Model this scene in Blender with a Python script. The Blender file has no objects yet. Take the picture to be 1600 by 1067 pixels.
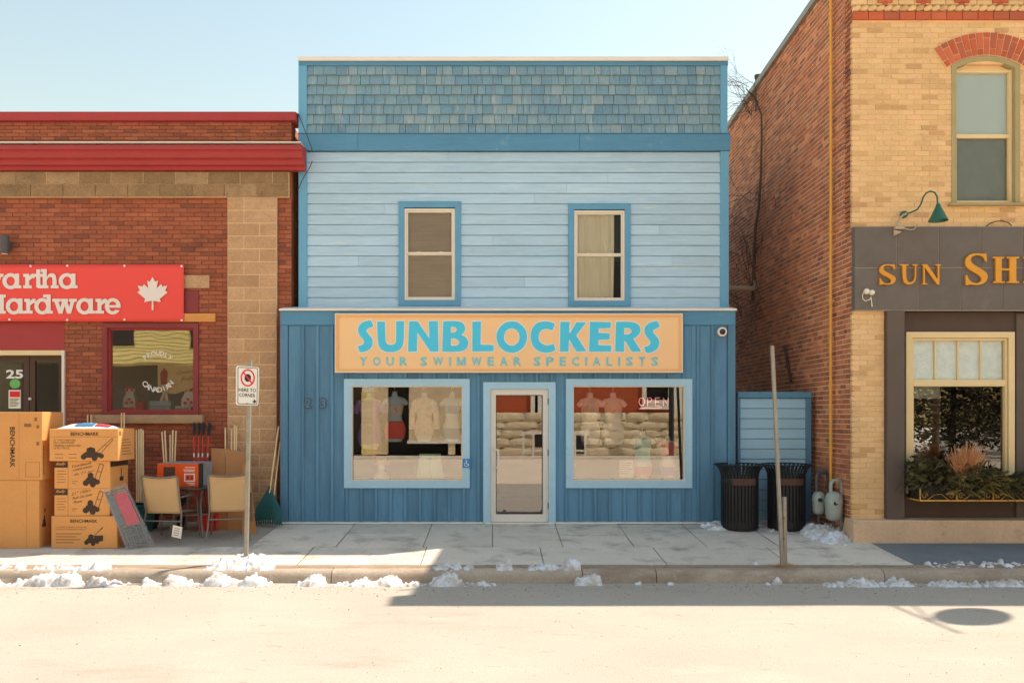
import bpy, bmesh, math, random
import numpy as np
from mathutils import Vector, Matrix, noise as mnoise

random.seed(7)
SC = bpy.context.scene
COL = SC.collection
R = math.radians

# ------------------------------------------------------------------ camera, sky, sun, exposure
CAM_D, CAM_Z, FPX, PPX, PPY = 13.0, 1.68, 1300.0, 775.0, 650.0
cd = bpy.data.cameras.new('camera')
cam = bpy.data.objects.new('camera', cd)
COL.objects.link(cam)
cam.location = (0, -CAM_D, CAM_Z)
cam.rotation_euler = (R(90), 0, 0)
cd.sensor_width = 36.0
cd.lens = FPX / 1600 * 36.0
cd.shift_x = (800 - PPX) / 1600
cd.shift_y = (PPY - 533.5) / 1600
cd.clip_end = 500
SC.camera = cam

SUN_TO = Vector((2.17, 1.0, 3.16)).normalized()      # towards the sun
SUN_EL = math.asin(SUN_TO.z)
SUN_AZ = math.atan2(SUN_TO.x, SUN_TO.y)              # from +Y towards +X
w = bpy.data.worlds.new('World')
SC.world = w
w.use_nodes = True
wn = w.node_tree
for n in list(wn.nodes):
    wn.nodes.remove(n)
wo = wn.nodes.new('ShaderNodeOutputWorld')
wb = wn.nodes.new('ShaderNodeBackground')
ws = wn.nodes.new('ShaderNodeTexSky')
ws.sky_type = 'NISHITA'
ws.sun_disc = False
ws.sun_elevation = SUN_EL
ws.sun_rotation = SUN_AZ
ws.altitude = 200
ws.air_density = 2.3
ws.dust_density = 1.0
ws.ozone_density = 1.2
wb.inputs['Strength'].default_value = 0.112
wn.links.new(ws.outputs[0], wb.inputs['Color'])
wn.links.new(wb.outputs[0], wo.inputs[0])

sl = bpy.data.lights.new('sun', 'SUN')
sl.energy = 4.35
sl.angle = R(0.53)
sl.color = (1.0, 0.90, 0.82)
sun = bpy.data.objects.new('sun', sl)
COL.objects.link(sun)
sun.location = (12, 8, 20)
sun.rotation_euler = (-SUN_TO).to_track_quat('-Z', 'Y').to_euler()

vs = SC.view_settings
vs.view_transform = 'Standard'
vs.look = 'None'
vs.gamma = 1.0
vs.exposure = 0.80
vs.use_curve_mapping = False
vs.use_white_balance = True
vs.white_balance_temperature = 7150
vs.white_balance_tint = 12

# ------------------------------------------------------------------ helpers
def sc_(Y):
    return (CAM_D + Y) / FPX
def X(px, Y):
    return (px - PPX) * sc_(Y)
def Z(py, Y):
    return CAM_Z - (py - PPY) * sc_(Y)
def gz(Y):
    """height of the pavement, which falls towards the kerb"""
    return 0.0 if Y >= 0 else 0.07 * max(Y, -2.9)
def road_z(Y):
    return -0.345 + 0.027 * min(max(-2.9 - Y, 0), 5.5)

class MB:
    def __init__(s):
        s.v = []; s.f = []
    def raw(s, v, f):
        o = len(s.v)
        s.v += [tuple(p) for p in v]
        s.f += [tuple(i + o for i in q) for q in f]
        return s
    def box(s, x0, x1, y0, y1, z0, z1):
        return s.raw([(x0,y0,z0),(x1,y0,z0),(x1,y1,z0),(x0,y1,z0),(x0,y0,z1),(x1,y0,z1),(x1,y1,z1),(x0,y1,z1)],
                     [(0,3,2,1),(4,5,6,7),(0,1,5,4),(1,2,6,5),(2,3,7,6),(3,0,4,7)])
    def fbox(s, x0, x1, yf, yb, z0, z1, c=0.004):
        """box whose front (-Y) edges are chamfered"""
        c = min(c, (x1-x0)*.4, (z1-z0)*.4, abs(yb-yf)*.8)
        v = [(x0,yb,z0),(x1,yb,z0),(x1,yb,z1),(x0,yb,z1),
             (x0,yf+c,z0),(x1,yf+c,z0),(x1,yf+c,z1),(x0,yf+c,z1),
             (x0+c,yf,z0+c),(x1-c,yf,z0+c),(x1-c,yf,z1-c),(x0+c,yf,z1-c)]
        f = [(3,2,1,0),(0,1,5,4),(1,2,6,5),(2,3,7,6),(3,0,4,7),(4,5,9,8),(5,6,10,9),(6,7,11,10),(7,4,8,11),(8,9,10,11)]
        return s.raw(v, f)
    def cbox(s, x0, x1, y0, y1, z0, z1, c=0.01):
        """box with all twelve edges chamfered"""
        c = min(c, (x1-x0)*.45, (y1-y0)*.45, (z1-z0)*.45)
        b = bmesh.new()
        bmesh.ops.create_cube(b, size=1)
        for q in b.verts:
            q.co = ((x0+x1)/2 + q.co.x*(x1-x0), (y0+y1)/2 + q.co.y*(y1-y0), (z0+z1)/2 + q.co.z*(z1-z0))
        bmesh.ops.bevel(b, geom=b.edges[:], offset=c, segments=1, affect='EDGES')
        b.verts.index_update()
        s.raw([q.co[:] for q in b.verts], [[q.index for q in f.verts] for f in b.faces])
        b.free()
        return s
    def bar(s, a, b, w, h=None, up=(0,0,1)):
        """rectangular bar from a to b"""
        a = Vector(a); b = Vector(b); h = h or w
        d = (b-a).normalized(); u = Vector(up)
        if abs(d.dot(u)) > .99: u = Vector((0,1,0))
        p = d.cross(u).normalized(); q = p.cross(d).normalized()
        v = []
        for e in (a, b):
            for i, j in ((-1,-1),(1,-1),(1,1),(-1,1)):
                v.append(e + p*i*w/2 + q*j*h/2)
        return s.raw(v, [(3,2,1,0),(4,5,6,7),(0,1,5,4),(1,2,6,5),(2,3,7,6),(3,0,4,7)])
    def tube(s, pts, r, n=8, cap=True):
        pts = [Vector(p) for p in pts]
        rr = r if isinstance(r, (list, tuple)) else [r]*len(pts)
        rings = []; prev = None
        for i, p in enumerate(pts):
            d = (pts[min(i+1, len(pts)-1)] - pts[max(i-1, 0)]).normalized()
            if prev is None:
                u = Vector((0,0,1)) if abs(d.z) < .9 else Vector((1,0,0))
                u = (u - d*u.dot(d)).normalized()
            else:
                u = (prev - d*prev.dot(d)).normalized()
            prev = u; q = d.cross(u)
            rings.append([p + (u*math.cos(2*math.pi*k/n) + q*math.sin(2*math.pi*k/n))*rr[i] for k in range(n)])
        return s.loft(rings, cap)
    def loft(s, rings, cap=True, close=True):
        n = len(rings[0]); o = len(s.v)
        for q in rings: s.v += [tuple(p) for p in q]
        for i in range(len(rings)-1):
            for k in range(n if close else n-1):
                a = o+i*n+k; b = o+i*n+(k+1) % n
                s.f.append((a, b, b+n, a+n))
        if cap:
            s.f.append(tuple(o+k for k in reversed(range(n))))
            s.f.append(tuple(o+(len(rings)-1)*n+k for k in range(n)))
        return s
    def lathe(s, prof, cx, cy, n=24, cap=True):
        return s.loft([[(cx+r*math.cos(2*math.pi*k/n), cy+r*math.sin(2*math.pi*k/n), z) for k in range(n)] for r, z in prof], cap)
    def prism(s, poly, y0, y1):
        """poly: (x,z) points, extruded from y0 (front) to y1"""
        n = len(poly); o = len(s.v)
        s.v += [(x, y0, z) for x, z in poly] + [(x, y1, z) for x, z in poly]
        s.f.append(tuple(o+k for k in range(n))); s.f.append(tuple(o+n+k for k in reversed(range(n))))
        for k in range(n):
            a = o+k; b = o+(k+1) % n
            s.f.append((b, a, a+n, b+n))
        return s
    def prism_x(s, poly, x0, x1):
        """poly: (y,z) points, extruded along x"""
        n = len(poly); o = len(s.v)
        s.v += [(x0, y, z) for y, z in poly] + [(x1, y, z) for y, z in poly]
        s.f.append(tuple(o+k for k in range(n))); s.f.append(tuple(o+n+k for k in reversed(range(n))))
        for k in range(n):
            a = o+k; b = o+(k+1) % n
            s.f.append((b, a, a+n, b+n))
        return s
    def ell(s, c, r, n=12, m=8):
        rings = []
        for i in range(1, m):
            t = math.pi*i/m
            rings.append([(c[0]+r[0]*math.sin(t)*math.cos(2*math.pi*k/n), c[1]+r[1]*math.sin(t)*math.sin(2*math.pi*k/n), c[2]-r[2]*math.cos(t)) for k in range(n)])
        return s.loft(rings)
    def frame(s, x0, x1, z0, z1, wd, yf, yb, c=.003, mitre=True):
        """rectangular picture frame of four members facing -Y"""
        for q in frame_members(x0, x1, z0, z1, wd): s.prism(q, yf, yb)
        return s
    def mesh(s, name, smooth=None, recalc=True):
        me = bpy.data.meshes.new(name)
        me.from_pydata(s.v, [], s.f)
        if recalc:
            b = bmesh.new(); b.from_mesh(me)
            bmesh.ops.recalc_face_normals(b, faces=b.faces)
            b.to_mesh(me); b.free()
        if smooth is not None:
            me.polygons.foreach_set('use_smooth', [True]*len(me.polygons))
            me.set_sharp_from_angle(angle=R(smooth))
        me.update()
        return me
    def build(s, name, mat, parent=None, smooth=None, recalc=True, **tags):
        return put(name, s.mesh(name, smooth, recalc), mat, parent, **tags)

def frame_members(x0, x1, z0, z1, wd):
    return [[(x0,z0),(x1,z0),(x1-wd,z0+wd),(x0+wd,z0+wd)], [(x1,z0),(x1,z1),(x1-wd,z1-wd),(x1-wd,z0+wd)],
            [(x1,z1),(x0,z1),(x0+wd,z1-wd),(x1-wd,z1-wd)], [(x0,z1),(x0,z0),(x0+wd,z0+wd),(x0+wd,z1-wd)]]

def tag(o, label=None, cat=None, group=None, kind=None):
    if label: o['label'] = label
    if cat: o['category'] = cat
    if group: o['group'] = group
    if kind: o['kind'] = kind
    return o

def put(name, me, mat, parent=None, loc=None, rot=None, **tags):
    o = bpy.data.objects.new(name, me)
    COL.objects.link(o)
    if mat is not None and not me.materials:
        me.materials.append(mat)
    if loc is not None: o.location = loc
    if rot is not None: o.rotation_euler = rot
    if parent is not None:
        o.parent = parent
        o.matrix_parent_inverse = PINV.get(parent.name, Matrix())
    return tag(o, **tags)

PINV = {}
def thing(name, loc, label, cat, group=None, kind=None):
    """an Empty at the thing's base; parts are modelled in world space"""
    o = bpy.data.objects.new(name, None)
    COL.objects.link(o)
    o.location = loc
    o.empty_display_size = .1
    PINV[o.name] = Matrix.Translation(-Vector(loc))
    return tag(o, label, cat, group, kind)

def copy_tree(o, parent=None):
    c = o.copy(); COL.objects.link(c)
    if parent is not None:
        c.parent = parent
    for ch in o.children:
        copy_tree(ch, c)
    return c

def cut(a, b, holes):
    """interval [a,b] minus holes"""
    out = [(a, b)]
    for h0, h1 in holes:
        nx = []
        for p, q in out:
            if h1 <= p or h0 >= q: nx.append((p, q)); continue
            if h0 > p: nx.append((p, h0))
            if h1 < q: nx.append((h1, q))
        out = nx
    return out

def slab(mb, x0, x1, z0, z1, y0, y1, holes=()):
    """wall slab with rectangular openings (x0,x1,z0,z1)"""
    xs = sorted({x0, x1, *[min(max(h[i], x0), x1) for h in holes for i in (0, 1)]})
    for a, b in zip(xs, xs[1:]):
        hs = [(h[2], h[3]) for h in holes if h[0] < b-1e-6 and h[1] > a+1e-6]
        for p, q in cut(z0, z1, hs):
            if q-p > 1e-4: mb.box(a, b, y0, y1, p, q)
    return mb

def coursed(u0, u1, z0, z1, ph, pl, joint, holes=(), rnd=None, header_every=0, zoff=0.0):
    """rectangles of a brick bond over (u,z), minus openings"""
    rnd = rnd or random
    n = int(round((z1-z0)/ph)); out = []
    for i in range(n):
        za = z0+i*ph; zb = za+ph-joint
        hd = header_every and i % header_every == header_every-1
        L = pl/2 if hd else pl
        off = (L*.5 if i % 2 else 0) + rnd.uniform(-.01, .01)
        hs = [(h[0], h[1]) for h in holes if h[2] < (za+zb)/2 < h[3]]
        for a, b in cut(u0, u1, hs):
            k = math.floor((a-off-u0)/L)
            while True:
                p = u0+off+k*L; q = p+L-joint
                k += 1
                if p >= b: break
                p2 = max(p, a); q2 = min(q, b)
                if q2-p2 > .025: out.append((p2, q2, za, zb))
    return out

# ------------------------------------------------------------------ materials
def srgb(r, g, b):
    f = lambda c: (c/255/12.92) if c/255 <= .04045 else ((c/255+.055)/1.055)**2.4
    return (f(r), f(g), f(b))

class NT:
    def __init__(s, name):
        s.m = bpy.data.materials.new(name); s.m.use_nodes = True
        s.t = s.m.node_tree
        s.b = s.t.nodes['Principled BSDF']; s.o = s.t.nodes['Material Output']
    def n(s, typ, **kw):
        q = s.t.nodes.new(typ)
        for k, v in kw.items():
            if k.startswith('i_'):
                key = k[2:]; key = int(key) if key.isdigit() else key.replace('_', ' ')
                s.set(q.inputs[key], v)
            else: setattr(q, k, v)
        return q
    def set(s, sock, v):
        if hasattr(v, 'is_linked') or hasattr(v, 'links'): s.t.links.new(v, sock)
        elif isinstance(v, tuple) and len(v) == 3 and sock.type == 'RGBA': sock.default_value = (*v, 1)
        else: sock.default_value = v
    def math(s, op, a, b=0.0, clamp=False):
        q = s.n('ShaderNodeMath', operation=op, use_clamp=clamp); s.set(q.inputs[0], a); s.set(q.inputs[1], b); return q.outputs[0]
    def pos(s, stretch=None):
        g = s.n('ShaderNodeNewGeometry')
        if not stretch: return g.outputs['Position']
        q = s.n('ShaderNodeVectorMath', operation='MULTIPLY'); s.set(q.inputs[0], g.outputs['Position']); q.inputs[1].default_value = stretch
        return q.outputs[0]
    def noise(s, scale, detail=5, rough=.6, stretch=None, vec=None, dist=0):
        q = s.n('ShaderNodeTexNoise'); q.inputs['Scale'].default_value = scale; q.inputs['Detail'].default_value = detail
        q.inputs['Roughness'].default_value = rough; q.inputs['Distortion'].default_value = dist
        s.t.links.new(vec or s.pos(stretch), q.inputs['Vector'])
        return q.outputs['Fac']
    def ramp(s, fac, stops, interp='LINEAR'):
        q = s.n('ShaderNodeValToRGB'); q.color_ramp.interpolation = interp
        e = q.color_ramp.elements
        while len(e) < len(stops): e.new(.5)
        for el, (p, c) in zip(e, stops):
            el.position = p; el.color = (*c, 1) if isinstance(c, tuple) else (c, c, c, 1)
        s.t.links.new(fac, q.inputs[0])
        return q.outputs[0]
    def mix(s, fac, a, b, mode='MIX'):
        q = s.n('ShaderNodeMix', data_type='RGBA', blend_type=mode)
        s.set(q.inputs[0], fac); s.set(q.inputs[6], a); s.set(q.inputs[7], b)
        return q.outputs[2]
    def rnd(s):
        """a random number for each piece, whether its own object or an island of a mass"""
        a = s.n('ShaderNodeObjectInfo').outputs['Random']; b = s.n('ShaderNodeNewGeometry').outputs['Random Per Island']
        return s.math('FRACT', s.math('ADD', a, b), 0)
    def scale_col(s, col, f):
        q = s.n('ShaderNodeVectorMath', operation='SCALE'); s.set(q.inputs[0], col); s.set(q.inputs['Scale'], f); return q.outputs[0]

def M(name, col=None, rough=.8, var=.12, vscale=2.5, vst=None, rnd=0.0, palette=None, bump=.15, bscale=60, bst=None,
      spots=(), metal=0.0, spec=.3, bdist=.01, fine=0.0, fscale=150, fst=None, coat=0, pinterp='LINEAR', crack=None):
    """layered procedural surface: base or per-piece palette, broad and fine mottling, worn or stained spots, relief"""
    t = NT(name)
    if palette:
        n = len(palette)
        c = t.ramp(t.rnd(), [((i+.5)/n if pinterp == 'LINEAR' else i/n, p) for i, p in enumerate(palette)], pinterp)
    else:
        q = t.n('ShaderNodeRGB'); q.outputs[0].default_value = (*col, 1); c = q.outputs[0]
    f = None
    if var:
        f = t.math('ADD', t.math('MULTIPLY', t.math('SUBTRACT', t.noise(vscale, 6, .62, vst), .5), var*4), 1.0)
    if fine:
        g = t.math('ADD', t.math('MULTIPLY', t.math('SUBTRACT', t.noise(fscale, 3, .7, fst), .5), fine*4), 1.0)
        f = t.math('MULTIPLY', f, g) if f is not None else g
    if rnd:
        g = t.math('ADD', t.math('MULTIPLY', t.math('SUBTRACT', t.rnd(), .5), rnd*2), 1.0)
        f = t.math('MULTIPLY', f, g) if f is not None else g
    if f is not None: c = t.scale_col(c, t.math('MAXIMUM', f, .05))
    for sp in spots:   # (colour, scale, threshold, softness, stretch, strength)
        k = t.noise(sp[1], 6, .65, sp[4] if len(sp) > 4 else None)
        k = t.ramp(k, [(sp[2], 0.0), (min(sp[2]+sp[3], 1), 1.0)])
        k = t.math('MULTIPLY', k, sp[5] if len(sp) > 5 else 1.0)
        c = t.mix(k, c, sp[0])
    if crack:   # (scale, width, colour, share)
        nz = t.n('ShaderNodeTexNoise'); nz.inputs['Scale'].default_value = crack[0]*3; nz.inputs['Detail'].default_value = 5
        t.t.links.new(t.pos(), nz.inputs['Vector'])
        ad = t.n('ShaderNodeVectorMath', operation='MULTIPLY_ADD'); t.t.links.new(nz.outputs['Color'], ad.inputs[0])
        ad.inputs[1].default_value = (.5/crack[0],)*3; t.t.links.new(t.pos(), ad.inputs[2])
        vo = t.n('ShaderNodeTexVoronoi', feature='DISTANCE_TO_EDGE'); vo.inputs['Scale'].default_value = crack[0]
        t.t.links.new(ad.outputs[0], vo.inputs['Vector'])
        k = t.ramp(vo.outputs['Distance'], [(0, 1.0), (crack[1], 0.0)])
        k = t.math('MULTIPLY', k, t.ramp(t.noise(crack[0]*.9, 3), [(1-crack[3], 0.0), (min(1.12-crack[3], 1), .8)]))
        c = t.mix(k, c, crack[2])
    t.set(t.b.inputs['Base Color'], c)
    t.b.inputs['Roughness'].default_value = rough
    t.b.inputs['Metallic'].default_value = metal
    t.b.inputs['Specular IOR Level'].default_value = spec
    t.b.inputs['Coat Weight'].default_value = coat
    if bump:
        bn = t.n('ShaderNodeBump'); bn.inputs['Strength'].default_value = bump; bn.inputs['Distance'].default_value = bdist
        t.t.links.new(t.noise(bscale, 5, .65, bst), bn.inputs['Height'])
        t.t.links.new(bn.outputs[0], t.b.inputs['Normal'])
    return t.m

def glass_mat(name, ior=1.62, tint=(.93,.96,.95), rough=0.0, wave=0.0):
    t = NT(name)
    t.t.nodes.remove(t.b)
    fr = t.n('ShaderNodeFresnel'); fr.inputs['IOR'].default_value = ior
    gl = t.n('ShaderNodeBsdfGlossy'); gl.inputs['Roughness'].default_value = rough; gl.inputs['Color'].default_value = (1,1,1,1)
    tr = t.n('ShaderNodeBsdfTransparent'); tr.inputs['Color'].default_value = (*tint, 1)
    mx = t.n('ShaderNodeMixShader')
    t.t.links.new(fr.outputs[0], mx.inputs[0]); t.t.links.new(tr.outputs[0], mx.inputs[1]); t.t.links.new(gl.outputs[0], mx.inputs[2])
    if wave:
        bn = t.n('ShaderNodeBump'); bn.inputs['Strength'].default_value = wave; bn.inputs['Distance'].default_value = .02
        t.t.links.new(t.noise(1.6, 1, .4), bn.inputs['Height'])
        t.t.links.new(bn.outputs[0], gl.inputs['Normal'])
    t.t.links.new(mx.outputs[0], t.o.inputs[0])
    return t.m

# ------------------------------------------------------------------ lettering: outlines from signed distances
def sd_poly(px, py, pts):
    pts = np.array(pts, float); n = len(pts)
    d = np.full(px.shape, 1e9); s = np.ones(px.shape)
    j = n-1
    for i in range(n):
        e = pts[j]-pts[i]; wx = px-pts[i][0]; wy = py-pts[i][1]
        h = np.clip((wx*e[0]+wy*e[1])/max(e@e, 1e-12), 0, 1)
        d = np.minimum(d, (wx-e[0]*h)**2+(wy-e[1]*h)**2)
        c1 = py >= pts[i][1]; c2 = py < pts[j][1]; c3 = e[0]*wy > e[1]*wx
        al = c1 & c2 & c3; no = ~c1 & ~c2 & ~c3
        s = np.where(al | no, -s, s); j = i
    return s*np.sqrt(d)
def smooth_poly(p, it=2):
    """Chaikin; points with a third entry stay sharp"""
    for _ in range(it):
        q = []; n = len(p)
        for i in range(n):
            a = p[i]
            if len(a) > 2: q.append(a); continue
            b = p[i-1]; c = p[(i+1) % n]
            q.append((a[0]*.75+b[0]*.25, a[1]*.75+b[1]*.25)); q.append((a[0]*.75+c[0]*.25, a[1]*.75+c[1]*.25))
        p = q
    return [(a[0], a[1]) for a in p]
def sd_prim(x, y, p):
    k = p[0]
    if k == 'p': return sd_poly(x, y, p[1])
    if k == 's': return sd_poly(x, y, smooth_poly(p[1]))
    if k == 'bar':
        _, x1, y1, x2, y2, wd = p
        dx, dy = x2-x1, y2-y1; L = math.hypot(dx, dy); dx /= L; dy /= L
        u = (x-x1)*dx+(y-y1)*dy; v = -(x-x1)*dy+(y-y1)*dx
        return np.maximum(np.maximum(-u, u-L), np.abs(v)-wd/2)
    if k == 'e':
        _, cx, cy, rx, ry = p
        return (np.sqrt(((x-cx)/rx)**2+((y-cy)/ry)**2)-1)*min(rx, ry)
    if k == 'ring':
        _, cx, cy, rx, ry, wx, wy = p
        return np.maximum(sd_prim(x, y, ('e', cx, cy, rx, ry)), -sd_prim(x, y, ('e', cx, cy, rx-wx, ry-wy)))
    if k == 'r':
        _, x0, y0, x1, y1 = p
        return np.maximum(np.maximum(x0-x, x-x1), np.maximum(y0-y, y-y1))
    if k == 'and': return np.maximum(sd_prim(x, y, p[1]), sd_prim(x, y, p[2]))
def glyph(prims, cell, grow=0.0):
    """prims in y-down units; returns 2-D vertices and faces of the filled outline. ('-', prim) subtracts."""
    ext = []
    for p in prims:
        if p[0] == '-': continue
        if p[0] in 'ps': a = np.array([q[:2] for q in p[1]]); ext += [a.min(0), a.max(0)]
        elif p[0] == 'bar': w2 = p[5]; ext += [np.array([min(p[1],p[3])-w2, min(p[2],p[4])-w2]), np.array([max(p[1],p[3])+w2, max(p[2],p[4])+w2])]
        elif p[0] in ('e', 'ring'): ext += [np.array([p[1]-p[3], p[2]-p[4]]), np.array([p[1]+p[3], p[2]+p[4]])]
        elif p[0] == 'r': ext += [np.array(p[1:3]), np.array(p[3:5])]
        elif p[0] == 'and': e = p[1]; ext += [np.array([e[1]-e[3], e[2]-e[4]]), np.array([e[1]+e[3], e[2]+e[4]])]
    lo = np.min(ext, 0)-grow-2*cell; hi = np.max(ext, 0)+grow+2*cell
    gx = np.arange(lo[0], hi[0]+cell, cell); gy = np.arange(lo[1], hi[1]+cell, cell)
    x, y = np.meshgrid(gx, gy)
    d = np.full(x.shape, 1e9)
    for p in prims:
        d = np.maximum(d, -sd_prim(x, y, p[1])) if p[0] == '-' else np.minimum(d, sd_prim(x, y, p))
    d -= grow
    d = np.where(np.abs(d) < 1e-6*cell, 1e-6*cell, d)
    V = []; F = []; ids = {}
    def vid(key, pt):
        if key not in ids: ids[key] = len(V); V.append(pt)
        return ids[key]
    H, Wd = d.shape
    for i in range(H-1):
        for j in range(Wd-1):
            cs = [(i, j), (i, j+1), (i+1, j+1), (i+1, j)]
            dv = [d[c] for c in cs]
            if min(dv) >= 0: continue
            poly = []
            for k in range(4):
                a, b = cs[k], cs[(k+1) % 4]; da, db = dv[k], dv[(k+1) % 4]
                if da < 0: poly.append(vid(a, (gx[a[1]], gy[a[0]])))
                if (da < 0) != (db < 0):
                    t = da/(da-db)
                    poly.append(vid((min(a, b), max(a, b)), (gx[a[1]]+(gx[b[1]]-gx[a[1]])*t, gy[a[0]]+(gy[b[0]]-gy[a[0]])*t)))
            if len(poly) > 2: F.append(poly)
    return V, F
def glyph_mesh(name, prims, cell, fn, depth, grow=0.0, bevel=0.0):
    """fn maps a 2-D point to (x, z); the front lies at fn.y; thickness goes back along +Y"""
    V, F = glyph(prims, cell, grow)
    b = bmesh.new()
    vs_ = [b.verts.new((fn(*p)[0], fn.y, fn(*p)[1])) for p in V]
    for f in F:
        try: b.faces.new([vs_[i] for i in f])
        except ValueError: pass
    bmesh.ops.dissolve_limit(b, angle_limit=R(2), verts=b.verts, edges=b.edges)
    bmesh.ops.recalc_face_normals(b, faces=b.faces)
    for f in b.faces:
        if f.normal.y > 0: f.normal_flip()
    r = bmesh.ops.extrude_face_region(b, geom=b.faces[:])
    bmesh.ops.translate(b, verts=[g for g in r['geom'] if isinstance(g, bmesh.types.BMVert)], vec=(0, -0.0, 0))
    front = [g for g in r['geom'] if isinstance(g, bmesh.types.BMFace)]
    fv = {q for f in front for q in f.verts}
    for q in b.verts:
        if q not in fv: q.co.y += depth
    bmesh.ops.recalc_face_normals(b, faces=b.faces)
    if bevel:
        ed = [e for e in b.edges if len(e.link_faces) == 2 and e.calc_face_angle(0) > R(60) and all(q in fv for q in e.verts)]
        bmesh.ops.bevel(b, geom=ed, offset=bevel, segments=2, affect='EDGES', clamp_overlap=True)
    me = bpy.data.meshes.new(name); b.to_mesh(me); b.free()
    return me
class Fn:
    """maps traced picture units to a wall plane"""
    def __init__(s, ox, oy, k, Y, front): s.ox, s.oy, s.k, s.Y, s.y = ox, oy, k, Y, front
    def __call__(s, x, y): return (X(s.ox+x/s.k, s.Y), Z(s.oy+y/s.k, s.Y))

def text_mesh(s, offset=0.0, shear=0.0, space=1.0, res=2):
    cu = bpy.data.curves.new('text', 'FONT')
    cu.body = s; cu.size = 1; cu.offset = offset; cu.shear = shear; cu.space_character = space; cu.resolution_u = res
    o = bpy.data.objects.new('text', cu)
    me = bpy.data.meshes.new_from_object(o)
    bpy.data.objects.remove(o); bpy.data.curves.remove(cu)
    return me
def text(name, s, mat, parent, org, ux, uz, w, h, depth=.0015, **kw):
    """lettering fitted to a w x h field whose lower left corner is org and whose axes are ux (along), uz (up)"""
    me = text_mesh(s, **kw)
    co = np.array([v.co[:2] for v in me.vertices]) if len(me.vertices) else np.zeros((1, 2))
    lo = co.min(0); sz = np.maximum(co.max(0)-lo, 1e-6)
    ux = Vector(ux).normalized(); uz = Vector(uz).normalized(); org = Vector(org)
    for v, c in zip(me.vertices, co):
        a = (c-lo)/sz
        v.co = org+ux*(a[0]*w)+uz*(a[1]*h)
    me.name = name
    return put(name, me, mat, parent)

# ------------------------------------------------------------------ palette
def C(r, g, b, k=1.3):
    """surface colour: picked tone lifted to the reflectance it needs in open shade"""
    c = srgb(r, g, b); L = max(max(c), 1e-4)
    f = min(k*L**-.12, .82/L)
    return tuple(q*f for q in c)
m = {}
m['concrete'] = M('pavement concrete', C(180,170,156), .9, .10, 1.6, rnd=.07, bump=.35, bscale=120, fine=0.17, fscale=70,
                  spots=[(C(122,114,104), 2.2, .52, .16, None, .7), (C(204,196,184), 5, .60, .15, None, .45), (C(92,84,76), 22, .66, .05, None, .7), (C(70,66,62), 55, .70, .03, None, .7)], crack=(.8, .008, C(84,78,72), .42))
m['pebble'] = M('exposed aggregate concrete', C(140,132,122), .95, .12, 2, bump=.7, bscale=160, fine=.22, fscale=110, spots=[(C(96,90,84), 4, .55, .2, None, .6)])
m['kerb'] = M('kerb concrete', C(150,136,120), .92, .14, 2.2, bump=.5, bscale=90, fine=0.22, rnd=.08, spots=[(C(112,92,74), 3, .52, .2, (.4,1,1), .7), (C(176,164,150), 7, .6, .12, None, .5)], fscale=50)
m['asphalt'] = M('salt bleached asphalt', C(149,141,129), .93, .10, .5, bump=.7, bscale=120, fine=.20, fscale=75,
                 spots=[(C(148,130,110), .55, .56, .2, (.35,1.4,1), .5), (C(172,160,146), 1.4, .58, .18, (.5,1.2,1), .4), (C(84,76,68), 16, .70, .03, None, .85), (C(84,76,68), 34, .72, .03, None, .7), (C(128,112,97), .9, .60, .14, (.5,1.4,1), .5), (C(112,100,88), 5, .64, .06, (.7,1.5,1), .5)], crack=(.55, .012, C(104,94,84), .38))
m['darkasphalt'] = M('dark asphalt', C(94,97,100), .92, .16, 2.2, bump=.6, bscale=190, fine=0.25, fscale=70)
m['dirt'] = M('gutter grit', C(128,112,94), .95, .2, 3, bump=.8, bscale=90, fine=.25, fscale=120, spots=[(C(90,80,70), 8, .55, .15)])
m['gravel'] = M('far ground', C(176,166,150), .95, .15, .6, bump=.4, fine=.1)
m['snow'] = M('old snow', (.78,.80,.82), .75, .08, 6, bump=.8, bscale=60, spec=.3, spots=[(C(156,142,126), 7, .42, .18, None, .8), (C(104,92,80), 26, .61, .06, None, .8)])
m['farlane'] = M('brightened far lane', C(222,204,180), .93, .10, .6, bump=.4, fine=.12, fscale=40, spots=[(C(150,132,112), 1.2, .58, .12, (.15,1.5,1), .6)])  # far lane coloured paler than the road to brighten the window reflections


RB = [C(134,76,56), C(126,70,52), C(142,83,61), C(116,65,50), C(148,88,64), C(132,73,54), C(104,62,50), C(140,78,57), C(142,80,58)]
m['redbrick'] = M('red facade brick', rough=.9, palette=RB, var=.14, vscale=3, bump=.5, bscale=90, fine=0.2, fscale=60, spots=[(C(86,58,46), 1.3, .60, .14, (.6,1,1.2), .55)])
m['redmortar'] = M('red tinted mortar', C(120,72,50), .95, .15, 4, bump=.3, spots=[(C(196,150,110), 9, .60, .1, (.5,1,2), .6)])
OB = [C(168,100,70), C(146,84,60), C(180,108,74), C(126,76,58), C(160,94,66), C(186,116,80), C(116,74,60), C(166,94,64), C(152,98,76), C(194,126,90)]
m['oldbrick'] = M('old common brick', rough=.92, palette=OB, var=.18, vscale=1.2, bump=.6, bscale=70, fine=0.22, fscale=60,
                  spots=[(C(78,54,46), .55, .55, .16, None, .55), (C(200,124,72), 1.1, .60, .14, None, .45)])
m['oldmortar'] = M('pale lime mortar', C(206,178,150), .95, .15, 4, bump=.4, spots=[(C(110,84,68), .6, .54, .16, None, .7)])
YB = [C(198,165,122), C(192,158,112), C(206,174,131), C(186,152,110), C(206,171,126), C(195,162,117), C(170,134,96), C(202,168,123), C(200,162,124)]
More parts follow.
